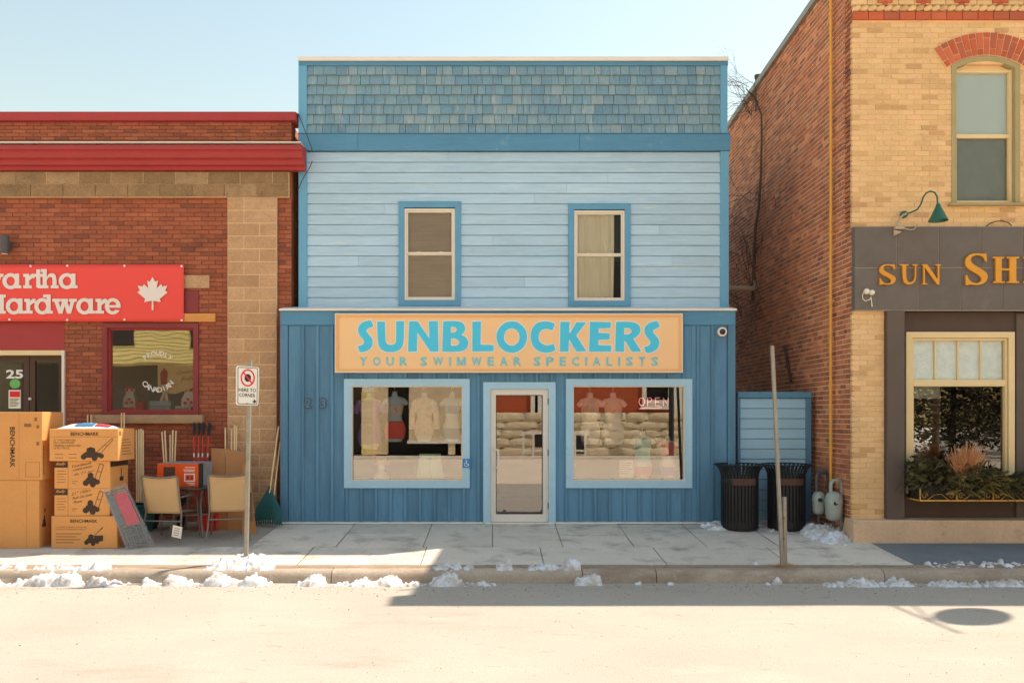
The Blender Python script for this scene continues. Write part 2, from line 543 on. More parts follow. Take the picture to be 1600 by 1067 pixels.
m['yelbrick'] = M('buff brick', rough=.9, palette=YB, var=.09, vscale=2, bump=.35, bscale=90, fine=0.13, fscale=60, spots=[(C(156,126,92), 2.2, .60, .10, (.6,1,3), .6), (C(132,108,84), .8, .60, .14, (1.6,1,.4), .45)])
m['yelmortar'] = M('buff mortar', C(216,180,134), .95, .1, 3, bump=.3)
m['beltbrick'] = M('red belt brick', rough=.9, palette=[C(166,84,58), C(156,76,52), C(176,94,66), C(150,80,60)], var=.12, bump=.4, bscale=80)
m['bandstone'] = M('brown sandstone', rough=.95, palette=[C(130,104,76), C(120,96,70), C(136,108,80), C(112,90,66), C(142,116,88)], var=.22, vscale=4, bump=.9, bscale=28, bdist=.03, fine=0.22, spots=[(C(92,78,58), 5, .56, .15, None, .6)], fscale=40)
m['pierstone'] = M('rock faced block', rough=.95, palette=[C(172,136,104), C(166,130,98), C(178,142,110), C(160,126,96)], var=.12, vscale=4, bump=.9, bscale=22, bdist=.035, fine=0.2, spots=[(C(130,104,78), 6, .60, .15, (.5,1,1), .5)], fscale=40)
m['stonemortar'] = M('stone mortar', C(214,184,146), .95, .1, 3, bump=.3)
m['sill'] = M('stone sill', C(150,122,94), .95, .15, 4, bump=.6, bscale=50)
m['maroon'] = M('maroon paint', C(140,50,50), .6, .08, 2, bump=.12, bscale=30, spots=[(C(110,40,40), 4, .6, .15, (.3,1,1), .5)])
m['maroondark'] = M('maroon wood', C(112,48,48), .65, .12, 3, bump=.2, bscale=30)
m['flash'] = M('metal flashing', C(206,200,190), .5, .1, 2, bump=.1)
grainh = (.05, 1, 1); grainv = (1, 1, .05)
m['siding'] = M('pale blue painted boards', C(152,178,194), .75, .08, 1.1, vst=(.3,1,1.5), rnd=.06, bump=.3, bscale=70, bst=(.06,1,1), fine=0.13, fscale=45, fst=(.05,1,1),
                spots=[(C(192,200,192), 2.4, .58, .16, (.12,1,2.2), .55), (C(130,172,192), 2.6, .60, .15, (.1,1,1.4), .6), (C(206,200,180), 8, .66, .06, (.18,1,1.6), .8), (C(96,116,122), 13, .70, .03, (.5,1,1), .8), (C(86,138,164), 26, .72, .03, None, .8)])
m['gate'] = M('gate boards', C(134,172,192), .75, .06, 1.4, rnd=.04, bump=.16, bscale=90, bst=(.06,1,1), fine=.04, fscale=70, fst=(.05,1,1))
m['shingle'] = M('weathered blue shingles', rough=.88, palette=[C(100,130,144), C(108,134,144), C(96,126,141), C(116,138,146), C(102,131,143), C(92,122,139), C(112,136,146), C(120,138,144), C(98,128,143), C(106,133,144), C(90,120,136), C(94,126,144)],
                 var=.09, vscale=5, vst=(1,1,.25), bump=.4, bscale=110, bst=(1,1,.05), fine=0.2, fscale=70, fst=(1,1,.05),
                 spots=[(C(168,170,168), 6, .58, .14, (2.2,1,.3), .5), (C(76,120,144), 5, .62, .12, (1.4,1,.4), .45), (C(172,156,150), 2.6, .68, .10, (1.2,1,.7), .35)])
m['fascia'] = M('blue fascia paint', C(70,117,144), .7, .07, 2, vst=(.3,1,1), bump=.15, bscale=80, bst=(.05,1,1), fine=0.1, fscale=60, fst=(.06,1,1),
                spots=[(C(120,150,160), 3.2, .64, .12, (.5,1,.8), .5), (C(186,180,170), 14, .70, .03, None, .85), (C(58,104,132), 3, .60, .14, (.15,1,1), .5)])
m['trimblue'] = M('blue corner boards', C(88,142,170), .7, .06, 2, vst=(1,1,.3), bump=.12, bscale=80, bst=(1,1,.05), fine=.03, fscale=90, fst=(1,1,.06))
m['casing'] = M('blue window casing', C(82,132,160), .7, .07, 3, bump=.15, bscale=80, fine=.05, fscale=90, spots=[(C(126,160,172), 7, .62, .1, None, .5), (C(60,110,140), 5, .62, .1, None, .5)])
m['deepblue'] = M('deep blue boards', C(74,113,138), .72, .15, 1.6, vst=(1,1,.25), rnd=.12, bump=.22, bscale=90, bst=(1,1,.05), fine=0.13, fscale=55, fst=(1,1,.05),
                  spots=[(C(92,130,150), 2.2, .58, .16, (1.4,1,.3), .55), (C(48,90,124), 2, .58, .14, (1.2,1,.3), .5), (C(176,190,192), 26, .71, .025, None, .85), (C(110,112,106), 5, .68, .08, (1.4,1,.25), .4)])
m['lightcasing'] = M('pale blue casing', C(144,178,196), .7, .05, 3, bump=.15, bscale=80, fine=.04, fscale=90, spots=[(C(120,164,190), 5, .60, .12, None, .5), (C(188,200,204), 8, .63, .1, None, .45)])
m['capmetal'] = M('cream cap flashing', C(214,208,198), .55, .05, 2, bump=.08)
m['vinyl'] = M('white vinyl sash', C(226,216,200), .55, .04, 3, bump=0)
m['alu'] = M('brushed aluminium', C(196,190,182), .45, .04, 4, bump=.05, spec=.5)
m['darkgasket'] = M('dark gasket', C(40,40,42), .7, .1, 3, bump=0)
m['steel'] = M('galvanised steel', C(130,126,116), .55, .16, 9, metal=.55, bump=.15, bscale=60, spots=[(C(120,88,60), 9, .62, .1, None, .6)])
m['blackmetal'] = M('black powder coat', C(22,22,24), .45, .12, 8, bump=.1, bscale=120, spots=[(C(60,52,46), 6, .62, .12, (1,1,.4), .4)])
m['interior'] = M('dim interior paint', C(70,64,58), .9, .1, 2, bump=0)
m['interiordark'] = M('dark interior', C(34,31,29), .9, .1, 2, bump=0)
m['screen'] = M('woven blind behind insect screen', C(176,152,132), .9, .10, 6, vst=(.12,1,3), bump=.3, bscale=60, bst=(.05,1,2), fine=.14, fscale=85, fst=(.03,1,1.6))
m['curtain'] = M('beige curtain cloth', C(222,206,178), .9, .10, 4, vst=(2,1,.2), bump=.1, fine=.04)
m['signface'] = M('orange sign face', (.96,.60,.31), .55, .02, 1.5, bump=.04, bscale=20)
m['signframe'] = M('orange sign frame', (.88,.47,.20), .5, .05, 3, bump=.05)
m['cyan'] = M('cyan vinyl lettering', C(64,184,214), .5, .02, 3, bump=0)
m['cyan2'] = M('blue vinyl small lettering', C(92,172,186), .5, .03, 3, bump=0)
m['white'] = M('white vinyl', C(238,234,226), .55, .03, 4, bump=0)
m['bannered'] = M('red vinyl banner', (.90,.085,.07), .5, .04, .9, bump=.12, bscale=4, bdist=.02)
m['bannertext'] = M('white banner lettering', C(232,220,212), .55, .03, 3, bump=0)
m['timber'] = M('bare timber', C(190,130,72), .8, .12, 4, vst=(.2,1,1), bump=.2, bscale=60, bst=(.05,1,1), fine=.08, fscale=60, fst=(.05,1,1))
m['brownwood'] = M('dark brown door wood', C(62,44,36), .6, .1, 4, bump=.1)
m['tile'] = M('charcoal porcelain tile', C(84,77,72), .55, .10, 5, rnd=.06, bump=.12, bscale=60, fine=0.15, fscale=60, spots=[(C(108,100,94), 2.5, .62, .12, None, .35)])
m['grout'] = M('pale grout', C(178,168,156), .9, .05, 3, bump=.1)
m['darkstucco'] = M('dark brown stucco', C(80,70,64), .85, .09, 3, bump=.3, bscale=90, fine=.06)
m['browntrim'] = M('chocolate panel', C(66,54,48), .7, .09, 3, bump=.15)
m['creamwood'] = M('cream painted wood', C(232,206,158), .6, .05, 3, bump=.08, bscale=60)
m['olive'] = M('olive frame paint', C(140,128,94), .7, .08, 4, bump=.15)
m['plinth'] = M('plinth concrete', C(190,160,132), .92, .12, 2.4, bump=.5, bscale=90, fine=0.15, spots=[(C(130,106,86), 4, .58, .15, None, .6)], fscale=60)
m['gold'] = M('gilded letter', C(196,134,48), .42, .10, 5, bump=.08, metal=.35, spec=.5)
m['green'] = M('dark green enamel', C(22,74,58), .4, .06, 5, bump=.03, spec=.5)
m['pipe'] = M('yellow gas pipe', C(214,158,72), .6, .10, 5, bump=.15, spots=[(C(140,84,44), 7, .60, .12, (1,1,.4), .7)])
m['meter'] = M('grey meter casing', C(138,146,140), .6, .12, 9, bump=.15, spots=[(C(96,100,94), 12, .60, .12, None, .6)])
m['ironpipe'] = M('dark iron pipe', C(66,64,66), .6, .14, 9, bump=.2, spots=[(C(110,80,54), 10, .62, .1, None, .5)])
m['conduit'] = M('grey conduit', C(150,136,118), .7, .1, 6, bump=.1)
m['bark'] = M('dry vine stem', C(80,66,54), .95, .2, 8, bump=.5)
m['cardboard'] = M('corrugated board', C(190,134,80), .85, .06, 2, rnd=.05, bump=.08, bscale=30, fine=0.06, fscale=40, spots=[(C(180,122,68), 3, .62, .15, None, .35)])
m['cardold'] = M('worn brown board', C(150,104,66), .9, .10, 3, bump=.15, fine=.05, fst=(1,1,.1))
m['tape'] = M('packing tape', C(178,126,78), .35, .05, 4, bump=0)
m['ink'] = M('black print', C(52,40,32), .8, .1, 30, bump=0)
m['inkmid'] = M('brown print', C(120,82,50), .8, .1, 30, bump=0)
m['orange'] = M('orange carton', C(240,92,34), .6, .05, 4, bump=.05)
m['greycard'] = M('grey carton side', C(116,116,118), .6, .15, 10, bump=.05, spots=[(C(170,170,170), 18, .6, .05, None, .6)])
m['blackcard'] = M('black carton print', C(44,40,38), .6, .1, 10, bump=0)
m['sling'] = M('beige sling mesh', C(166,138,102), .85, .04, 5, bump=.25, bscale=260, fine=.04)
m['bronze'] = M('grey bronze tube', C(96,92,86), .45, .08, 6, metal=.3, bump=.05)
m['tabletop'] = M('dark tabletop', C(40,42,44), .3, .08, 6, bump=.03, spec=.5)
m['handle'] = M('pale ash handle', rough=.75, palette=[C(220,190,142), C(206,174,126), C(230,204,160), C(212,180,130)], var=.08, vscale=6, vst=(1,1,.2), bump=.1)
m['redpaint'] = M('red enamel', C(206,48,44), .5, .06, 6, bump=.03)
m['rubber'] = M('black rubber', C(34,32,32), .7, .1, 8, bump=.15)
m['rakegreen'] = M('dark green plastic', C(26,68,66), .55, .08, 8, bump=.05)
m['redcloth'] = M('red cushion', C(170,44,58), .8, .1, 6, bump=.15, bscale=30)
m['greycloth'] = M('charcoal cloth', C(78,78,82), .85, .1, 8, bump=.2)
m['paper'] = M('white paper', C(232,226,214), .8, .03, 6, bump=0)
m['redprint'] = M('red print', C(206,44,46), .7, .03, 6, bump=0)
m['blackprint'] = M('sign black', C(34,34,34), .6, .03, 6, bump=0)
m['signwhite'] = M('reflective sign white', C(238,236,228), .45, .03, 5, bump=0)
m['blueplate'] = M('blue button plate', C(38,112,160), .4, .04, 6, bump=0)
m['greenprint'] = M('green sticker', C(92,150,84), .5, .05, 6, bump=0)
m['form'] = M('pale blue torso plastic', C(190,210,222), .45, .04, 6, bump=0, spec=.45)
m['formwhite'] = M('white torso plastic', C(228,228,226), .45, .03, 6, bump=0, spec=.45)
m['purple'] = M('purple jersey', C(132,104,178), .85, .05, 8, bump=.1)
m['coral'] = M('coral shorts cloth', (.95,.14,.11), .85, .05, 8, bump=.1)
m['teal'] = M('teal swim cloth', (.02,.60,.60), .7, .05, 8, bump=.1)
m['navy'] = M('slate blue swim cloth', C(84,124,160), .7, .06, 8, bump=.1)
m['mint'] = M('mint shorts cloth', C(186,226,200), .8, .04, 8, bump=.1)
m['pinkc'] = M('pink swim cloth', C(236,120,128), .7, .05, 8, bump=.1)
m['print'] = M('pastel print cloth', C(226,214,196), .8, .05, 8, bump=.1, spots=[(C(240,190,110), 14, .55, .08), (C(150,196,206), 17, .58, .06), (C(214,150,190), 15, .60, .06)])
m['glass'] = glass_mat('shop window glass', 2.12, (.985,.99,.985))
m['glassdim'] = glass_mat('house window glass', 1.28, (.90,.92,.92))
m['glassold'] = glass_mat('old wavy plate glass', 2.1, (.98,.985,.975), wave=.12)
t = NT('clear plastic wrap'); t.b.inputs['Base Color'].default_value = (.75,.78,.8,1); t.b.inputs['Roughness'].default_value = .12; t.b.inputs['Alpha'].default_value = .14
bn = t.n('ShaderNodeBump'); bn.inputs['Strength'].default_value = .8; bn.inputs['Distance'].default_value = .02
t.t.links.new(t.noise(22, 4, .6, (1,1,.4)), bn.inputs['Height']); t.t.links.new(bn.outputs[0], t.b.inputs['Normal']); m['wrap'] = t.m
t = NT('neon tube'); t.b.inputs['Base Color'].default_value = (.9,.45,.45,1); t.b.inputs['Emission Color'].default_value = (1,.28,.3,1); t.b.inputs['Emission Strength'].default_value = .55; m['neon'] = t.m
m['needle'] = M('evergreen sprays', rough=.8, palette=[C(64,64,42), C(80,76,48), C(54,58,42), C(94,84,54), C(74,66,44), C(48,52,38)], var=.2, vscale=5, bump=0)
m['gilded'] = M('yellowing cedar sprays', rough=.85, palette=[C(128,112,60), C(112,102,58), C(140,118,66)], var=.2, vscale=6, bump=0)
m['drygrass'] = M('dry ornamental grass', rough=.85, palette=[C(178,122,78), C(160,104,66), C(194,142,96), C(146,98,66)], var=.1, bump=0)
m['limestone'] = M('rough limestone', rough=.95, palette=[C(214,196,164), C(202,184,152), C(222,206,176), C(194,174,142)], var=.2, vscale=2, bump=1, bscale=9, bdist=.08)
m['cream'] = M('cream clapboard', C(246,226,150), .8, .05, 2, rnd=.05, bump=.05)
m['farbrick'] = M('far red brick', C(150,72,46), .9, .12, 2, bump=.3, fine=.15, fscale=12, fst=(1,1,3))
m['farwhite'] = M('far white trim', C(226,220,208), .7, .05, 2, bump=0)
m['fardark'] = M('far dark opening', C(30,28,28), .8, .1, 2, bump=0)
m['leaf'] = M('far evergreen', rough=.9, palette=[C(48,46,34), C(36,36,28), C(58,52,36)], var=.2, bump=0)
m['tar'] = M('roof membrane', C(90,88,86), .9, .1, 2, bump=.2)
m['greystucco'] = M('plain side wall', C(120,128,132), .9, .1, 1, bump=.2)

# ------------------------------------------------------------------ ground, road, pavement, kerb
XL, XR = -34.0, 34.0
NX = 240
mb = MB()
ys = [-2.9, -3.05, -3.25, -3.6, -4.2, -5, -6, -8.4, -10]
for j, y in enumerate(ys):
    for i in range(NX+1):
        x = XL+(XR-XL)*i/NX
        z = road_z(y)-(.02*max(0, -12-y) if y < -12 else 0)+.008*mnoise.noise((x*.7, y*.9, 0))
        mb.v.append((x, y, z))
for j in range(len(ys)-1):
    for i in range(NX):
        a = j*(NX+1)+i
        mb.f.append((a, a+NX+1, a+NX+2, a+1))
road = mb.build('road', m['asphalt'], smooth=40, kind='structure')
mb = MB().raw([(XL,-10,road_z(-10)),(XR,-10,road_z(-10)),(XR,-16,road_z(-16)-.08),(XL,-16,road_z(-16)-.08),(XR,-27.2,-.3),(XL,-27.2,-.3)], [(0,3,2,1),(3,5,4,2)])
mb.build('far_road', m['farlane'], kind='structure')
mb = MB().raw([(-150,-19.9,-.375),(150,-19.9,-.375),(150,-140,-.375),(-150,-140,-.375)], [(0,3,2,1)])
mb.raw([(-150,.2,-.012),(150,.2,-.012),(150,140,-.012),(-150,140,-.012)], [(0,1,2,3)])
mb.raw([(-150,-20,-.38),(-34,-20,-.38),(-34,.2,-.38),(-150,.2,-.38),(34,-20,-.38),(150,-20,-.38),(150,.2,-.38),(34,.2,-.38)], [(0,1,2,3),(4,5,6,7)])
mb.build('ground', m['gravel'], kind='structure')

base = MB()
base.raw([(XL,0.3,-.03),(XR,.3,-.03),(XR,0,-.03),(XL,0,-.03),(XL,-2.72,gz(-2.72)-.03),(XR,-2.72,gz(-2.72)-.03)], [(0,1,2,3),(3,2,5,4)])
side = base.build('sidewalk', m['dirt'], kind='structure')
def slabpiece(x0, x1, y0, y1, mat, name='slab', jit=.004, g=.008, top=.0):
    """one cast slab following the fall of the pavement, joints left open"""
    x0 += g/2; x1 -= g/2; y0 += g/2; y1 -= g/2
    c = .007; dz = random.uniform(-jit, jit)+top
    nx = max(2, int((x1-x0)/.35)); ny = max(2, int((y1-y0)/.35))
    b = MB(); idx = {}
    for j in range(ny+3):
        for i in range(nx+3):
            fx = min(max((i-1)/nx, 0), 1); fy = min(max((j-1)/ny, 0), 1)
            ed = i in (0, nx+2) or j in (0, ny+2)
            x = x0+(x1-x0)*fx; y = y0+(y1-y0)*fy
            if not ed:
                x = min(max(x, x0+c), x1-c); y = min(max(y, y0+c), y1-c)
            z = gz(y)+dz-(c if ed else 0)+(0 if ed else .0025*mnoise.noise((x*2.1, y*2.1, 3)))
            idx[i, j] = len(b.v); b.v.append((x, y, z))
    for j in range(ny+2):
        for i in range(nx+2):
            b.f.append((idx[i,j], idx[i+1,j], idx[i+1,j+1], idx[i,j+1]))
    return b.build(name, mat, side, smooth=30, recalc=False)
J = 1.55
for k in range(-9, 4):
    slabpiece(-.95+J*k, -.95+J*(k+1), -2.60, -1.586, m['concrete'])
xs = [-3.38, -2.2, -1.0, -.05, .92, 1.9, 2.9, 3.9, 5.25]
for a, b in zip(xs, xs[1:]):
    slabpiece(a, b, -1.586, -.79, m['concrete']); slabpiece(a, b, -.79, -.002, m['concrete'])
for k in range(6):
    slabpiece(-3.38-2.0*(k+1), -3.38-2.0*k, -1.586, .29, m['pebble'])
slabpiece(3.76, 5.0, 0.0, .9, m['concrete'])
for k in range(5):
    slabpiece(5.25+k*3, 8.25+k*3, -2.62, -1.0, m['darkasphalt'], 'asphalt_patch', g=.0, jit=0)
mb = MB(); strip = []
for i in range(121):
    x = -14+28*i/120
    for y, dz in ((-2.58, .001), (-2.66, .010+.006*mnoise.noise((x*3, 0, 0))), (-2.74, .002)):
        mb.v.append((x, y, gz(y)+dz+.006*mnoise.noise((x*6, y*9, 1))))
for i in range(120):
    for j in range(2):
        a = i*3+j; mb.f.append((a, a+1, a+4, a+3))
mb.build('grit_strip', m['dirt'], side, smooth=60)
kerb = bpy.data.objects.new('kerb', None); COL.objects.link(kerb); tag(kerb, kind='structure')
kx = [-34, -24, -14.6, -11.4, -8.3, -5.1, -2.0, 1.05, 1.95, 4.72, 7.9, 11.1, 14.2, 24, 34]
for a, b in zip(kx, kx[1:]):
    n = max(8, int((b-a)/.12)); rings = []
    for i in range(n+1):
        x = a+.005+(b-a-.01)*i/n
        f = lambda s: .006*mnoise.noise((x*2.3, s, 5))
        z0 = gz(-2.8)+.006
        rings.append([(x,-2.70,z0-.2),(x,-2.70,z0+f(0)),(x,-2.80,z0-.004+f(1)),(x,-2.855+f(2),z0-.016+f(2)),(x,-2.888+f(3),z0-.05+f(3)),(x,-2.905+f(4),z0-.10),(x,-2.915+f(5),z0-.25)])
    MB().loft(rings).build('kerbstone', m['kerb'], kerb, smooth=50)

# ------------------------------------------------------------------ brick pieces
def brick_mesh(name, L, H, D, mat, face, seed):
    rr = random.Random(seed)
    b = MB().fbox(-L/2, L/2, -D/2, D/2, -H/2, H/2, .0045)
    v = [(p[0]+rr.uniform(-.0012,.0012), p[1]+(rr.uniform(-.0012,.0012) if p[1] < 0 else 0), p[2]+rr.uniform(-.0012,.0012)) for p in b.v]
    if face == 'x':
        v = [(p[1], -p[0], p[2]) for p in v]
    b.v = v
    me = b.mesh(name); me.materials.append(mat)
    return me
def lay(rects, plane, face, D, mat, parent, prefer, limit=300, seed=1, rest='brickwork', proud=.006):
    """full bricks nearest the preferred spot become single pieces, the others one mass"""
    rr = random.Random(seed)
    Lf = max(r[1]-r[0] for r in rects)
    full = [r for r in rects if abs((r[1]-r[0])-Lf) < 1e-4]
    full.sort(key=lambda r: abs((r[0]+r[1])/2-prefer[0])*prefer[2]+abs((r[2]+r[3])/2-prefer[1]))
    own = set(full[:limit])
    H = rects[0][3]-rects[0][2]
    mesh = [brick_mesh('brick', Lf, H, D, mat, face, seed*10+i) for i in range(6)]
    mass = MB()
    for r in rects:
        off = rr.uniform(0, proud)
        if r in own:
            u = (r[0]+r[1])/2; z = (r[2]+r[3])/2
            loc = (u, plane-off+D/2, z) if face == 'y' else (plane-off+D/2, u, z)
            put('brick', rr.choice(mesh), mat, parent, loc=loc, rot=(rr.uniform(-.006,.006), rr.uniform(-.008,.008) if face == 'y' else 0, rr.uniform(-.008,.008)))
        else:
            b = MB().fbox(r[0], r[1], -off, D-off, r[2], r[3], .0045)
            if face == 'y': mass.raw([(p[0], p[1]+plane, p[2]+rr.uniform(-.001,.001)) for p in b.v], b.f)
            else: mass.raw([(p[1]+plane, p[0], p[2]+rr.uniform(-.001,.001)) for p in b.v], b.f)
    if mass.v:
        mass.build(rest, mat, parent, kind='stuff')

# ================================================================== hardware store (left)
YH = .30
h = lambda px, py: (X(px, YH), Z(py, YH))
hx = lambda px: X(px, YH)
hzz = lambda py: Z(py, YH)
HX0, HX1 = -10.2, hx(455)
store = thing('hardware_store', (-6.6, YH, 0), 'red brick shop with stone corner pier and maroon cornice left of the blue shop', 'building')
win = (hx(160), hx(310), hzz(650), hzz(505))
door_o = (HX0, hx(100), 0, hzz(503))
pier = (hx(357), hx(433), 0, hzz(310))
bandz = (hzz(309), hzz(270))
holes = [win, door_o]
body = slab(MB(), HX0, HX1, 0, hzz(190), YH+.03, YH+.25, holes).build('wall', m['redmortar'], store)
# side, rear and roof of the store
MB().box(HX1-.25, HX1-.003, YH+.25, 10, 0, hzz(192)).build('side_wall', m['oldbrick'], store)
MB().box(HX0, HX1-.25, YH+.25, 10, hzz(215)-.1, hzz(215)).build('flat_roof', m['tar'], store)
MB().box(HX0, HX1-.25, 9.8, 10, 0, hzz(215)-.1).build('rear_wall', m['greystucco'], store)
rects = coursed(HX0, HX1, 0.0, bandz[0], .0696, .224, .0085, holes+[(pier[0], pier[1], -1, pier[3]), (hx(289), hx(327), hzz(450), hzz(430)), (hx(289), hx(310), hzz(489), hzz(454))], random.Random(3))
lay(rects, YH+.021, 'y', .05, m['redbrick'], body, (hx(200), hzz(362), .42), 300, 11)
par = coursed(HX0, HX1, hzz(230), hzz(190), .0585, .224, .0085, (), random.Random(4))
lay(par, YH+.021, 'y', .05, m['redbrick'], body, (0, 0, 1), 0, 12, 'parapet_brickwork')
# rock-faced pier
rr = random.Random(5)
def rough_block(x0, x1, z0, z1, yf, yb, amp, rr, mat, name, parent, drafted=.012):
    """rock-faced block: lumpy front inside a drafted margin"""
    nx = max(3, int((x1-x0)/.05)); nz = max(3, int((z1-z0)/.05)); b = MB(); s = rr.uniform(0, 99)
    for j in range(nz+1):
        for i in range(nx+1):
            e = i in (0, nx) or j in (0, nz)
            x = x0+(x1-x0)*i/nx; z = z0+(z1-z0)*j/nz
            y = yf+.003 if e else yf-amp*(.5+mnoise.noise((x*9+s, z*9, s))*.9+.4*mnoise.noise((x*21, z*21, s)))
            b.v.append((x, y, z))
    for j in range(nz):
        for i in range(nx):
            a = j*(nx+1)+i; b.f.append((a, a+1, a+nx+2, a+nx+1))
    n = len(b.v)
    b.v += [(x0,yb,z0),(x1,yb,z0),(x1,yb,z1),(x0,yb,z1)]
    bot = [i for i in range(nx+1)]; top = [nz*(nx+1)+i for i in range(nx+1)]
    lef = [j*(nx+1) for j in range(nz+1)]; rig = [j*(nx+1)+nx for j in range(nz+1)]
    b.f += [tuple(bot[::-1]+[n, n+1]), tuple(top+[n+2, n+3]), tuple(lef+[n+3, n]), tuple(rig[::-1]+[n+1, n+2])]
    return b.build(name, mat, parent, recalc=False)
pm = MB().box(pier[0], pier[1], YH-.045, YH+.02, 0, pier[3]).build('stone_pier', m['stonemortar'], store)
zt = pier[3]; k = 0
while zt > .06:
    zb = max(zt-.2045, .0)
    sp = pier[0]+(pier[1]-pier[0])*(.335 if k % 2 else .655)
    if k == 0: sp = pier[0]+(pier[1]-pier[0])*.335
    for a, b in ((pier[0], sp), (sp, pier[1])):
        rough_block(a+.0065, b-.0065, zb+.0065, zt-.0065, YH-.053, YH-.02, .012, rr, m['pierstone'], 'stone_block', pm)
    zt = zb; k += 1
# sandstone band: two courses
bm_ = MB().box(HX0, hx(452), YH-.035, YH+.02, bandz[0], bandz[1]).build('stone_band', m['stonemortar'], store)
for r_, (za, zb) in enumerate(((bandz[0], hzz(289)), (hzz(289), bandz[1]))):
    x = hx(452)-(.26 if r_ else .5)
    edges = [hx(452)]
    while x > HX0: edges.append(x); x -= .515
    edges.append(HX0)
    for a, b in zip(edges[1:], edges):
        rough_block(a+.006, b-.006, za+.006, zb-.006, YH-.046-(.012 if r_ == 0 else 0), YH-.01, .014, rr, m['bandstone'], 'stone_block', bm_)
# cornice (stepped profile) and parapet coping
c0, c1 = hzz(268), hzz(232)
prof = [(YH+.02, c0-.005), (YH-.09, c0-.005), (YH-.09, c0+.05), (YH-.15, c0+.06), (YH-.17, c0+.10), (YH-.17, c0+.135), (YH-.22, c0+.15), (YH-.25, c0+.21), (YH-.25, c0+.25), (YH-.28, c0+.26), (YH-.28, c1-.04), (YH+.02, c1)]
co = MB().prism_x(prof, HX0, hx(478)).build('cornice', m['maroon'], store)
MB().box(HX0, hx(476), YH-.27, YH+.02, c1+.002, c1+.018).build('cornice_flashing', m['flash'], co)
MB().prism_x([(YH-.06, hzz(190)), (YH-.06, hzz(177)), (YH+.10, hzz(176)+.02), (YH+.33, hzz(177)), (YH+.33, hzz(190)), (YH-.04, hzz(190)-.003)], HX0, hx(463)).build('parapet_coping', m['maroon'], store)
# lintel stone, boarded panel, timber ledger to the right of the banner
rough_block(hx(250), hx(327), hzz(450), hzz(430), YH-.005, YH+.03, .006, rr, m['pierstone'], 'lintel_stone', store)
MB().fbox(hx(250), hx(310), YH-.002, YH+.03, hzz(489), hzz(454)).build('maroon_panel', m['maroondark'], store)
MB().fbox(hx(240), hx(337), YH-.035, YH+.01, hzz(503), hzz(490), .004).build('timber_ledger', m['timber'], store)
# display window
wn_ = MB().frame(*win[:2], win[2], win[3], .075, YH-.01, YH+.16).build('display_window', m['maroondark'], store)
MB().frame(win[0]+.075, win[1]-.075, win[2]+.075, win[3]-.075, .028, YH+.05, YH+.13).build('inner_frame', m['maroon'], wn_)
MB().box(win[0]+.085, win[1]-.085, YH+.09, YH+.096, win[2]+.085, win[3]-.085).build('pane', m['glassold'], wn_)
rough_block(hx(147), hx(318), hzz(661), hzz(650)+.02, YH-.07, YH+.2, .006, rr, m['sill'], 'window_sill', store)
# room behind the display window
rm = MB()
rm.box(HX0, HX1-.3, 3.2, 3.3, 0, 4.2); rm.box(HX0, HX1-.3, YH+.26, 3.2, -.05, .01); rm.box(HX0, HX1-.3, YH+.26, 3.2, 3.4, 3.5)
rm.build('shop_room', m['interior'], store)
MB().box(hx(150), hx(322), YH+.27, YH+.85, hzz(655), hzz(642)-.01).build('display_shelf', m['farwhite'], store)
# window lettering on an arc
def arc_text(s, cx, cz, rad, a0, a1, hgt, Y, mat, parent, flip=False):
    b = MB(); n = len(s)
    for i, ch in enumerate(s):
        if ch == ' ': continue
        a = R(a0+(a1-a0)*i/max(n-1, 1))
        me = text_mesh(ch, offset=.012)
        c = np.array([v.co[:2] for v in me.vertices]); lo = c.min(0); hi = c.max(0)
        sc = hgt/.72
        up = Vector((math.sin(a), math.cos(a))) if not flip else Vector((-math.sin(a), math.cos(a)))
        rt = Vector((up.y, -up.x))
        ct = Vector((cx+rad*math.sin(a), cz+rad*math.cos(a))) if not flip else Vector((cx+rad*math.sin(a), cz-rad*math.cos(a)))
        vv = []
        for p in c:
            q = ct+rt*((p[0]-(lo[0]+hi[0])/2)*sc)+up*((p[1]-.36)*sc)
            vv.append((q.x, Y, q.y))
        b.raw(vv, [list(f.vertices) for f in me.polygons])
        bpy.data.meshes.remove(me)
    return b.build('window_lettering', mat, parent, recalc=False)
cx, cz = hx(243), hzz(583)
arc_text('PROUDLY', cx, cz, .33, -38, 38, .075, YH+.088, m['white'], wn_)
arc_text('CANADIAN', cx, cz, .26, -52, 52, .085, YH+.088, m['white'], wn_, True)
# entrance: maroon transom, cream header, brown double door
MB().fbox(HX0, hx(100), YH+.02, YH+.1, hzz(547), hzz(503)).build('transom_panel', m['maroon'], store)
MB().fbox(HX0, hx(98), YH-.01, YH+.1, hzz(555), hzz(547)-.003).build('door_header', m['creamwood'], store)
MB().fbox(hx(97), hx(101), YH-.02, YH+.06, 0, hzz(547)-.004).build('door_jamb_strip', m['vinyl'], store)
dr = MB()
for a, b in ((-52, 41), (42, 96)):
    xa, xb = hx(a), hx(b)
    dr.box(xa, xa+.085, YH+.08, YH+.13, .02, hzz(556)); dr.box(xb-.085, xb, YH+.08, YH+.13, .02, hzz(556))
    dr.box(xa+.085, xb-.085, YH+.08, YH+.13, hzz(556)-.07, hzz(556)); dr.box(xa+.085, xb-.085, YH+.08, YH+.13, .02, .25)
dr = dr.build('door', m['brownwood'], store)
for a, b in ((-52, 41), (42, 96)):
    MB().box(hx(a)+.08, hx(b)-.08, YH+.1, YH+.106, .24, hzz(556)-.06).build('pane', m['glassdim'], dr)
MB().ell((hx(43.5), YH+.06, hzz(623)), (.025,.03,.025)).build('door_knob', m['alu'], dr, smooth=60)
text('street_number', '25', m['white'], dr, (hx(4), YH+.096, hzz(591)), (1,0,0), (0,0,1), hx(31)-hx(4), hzz(577)-hzz(591), offset=.03)
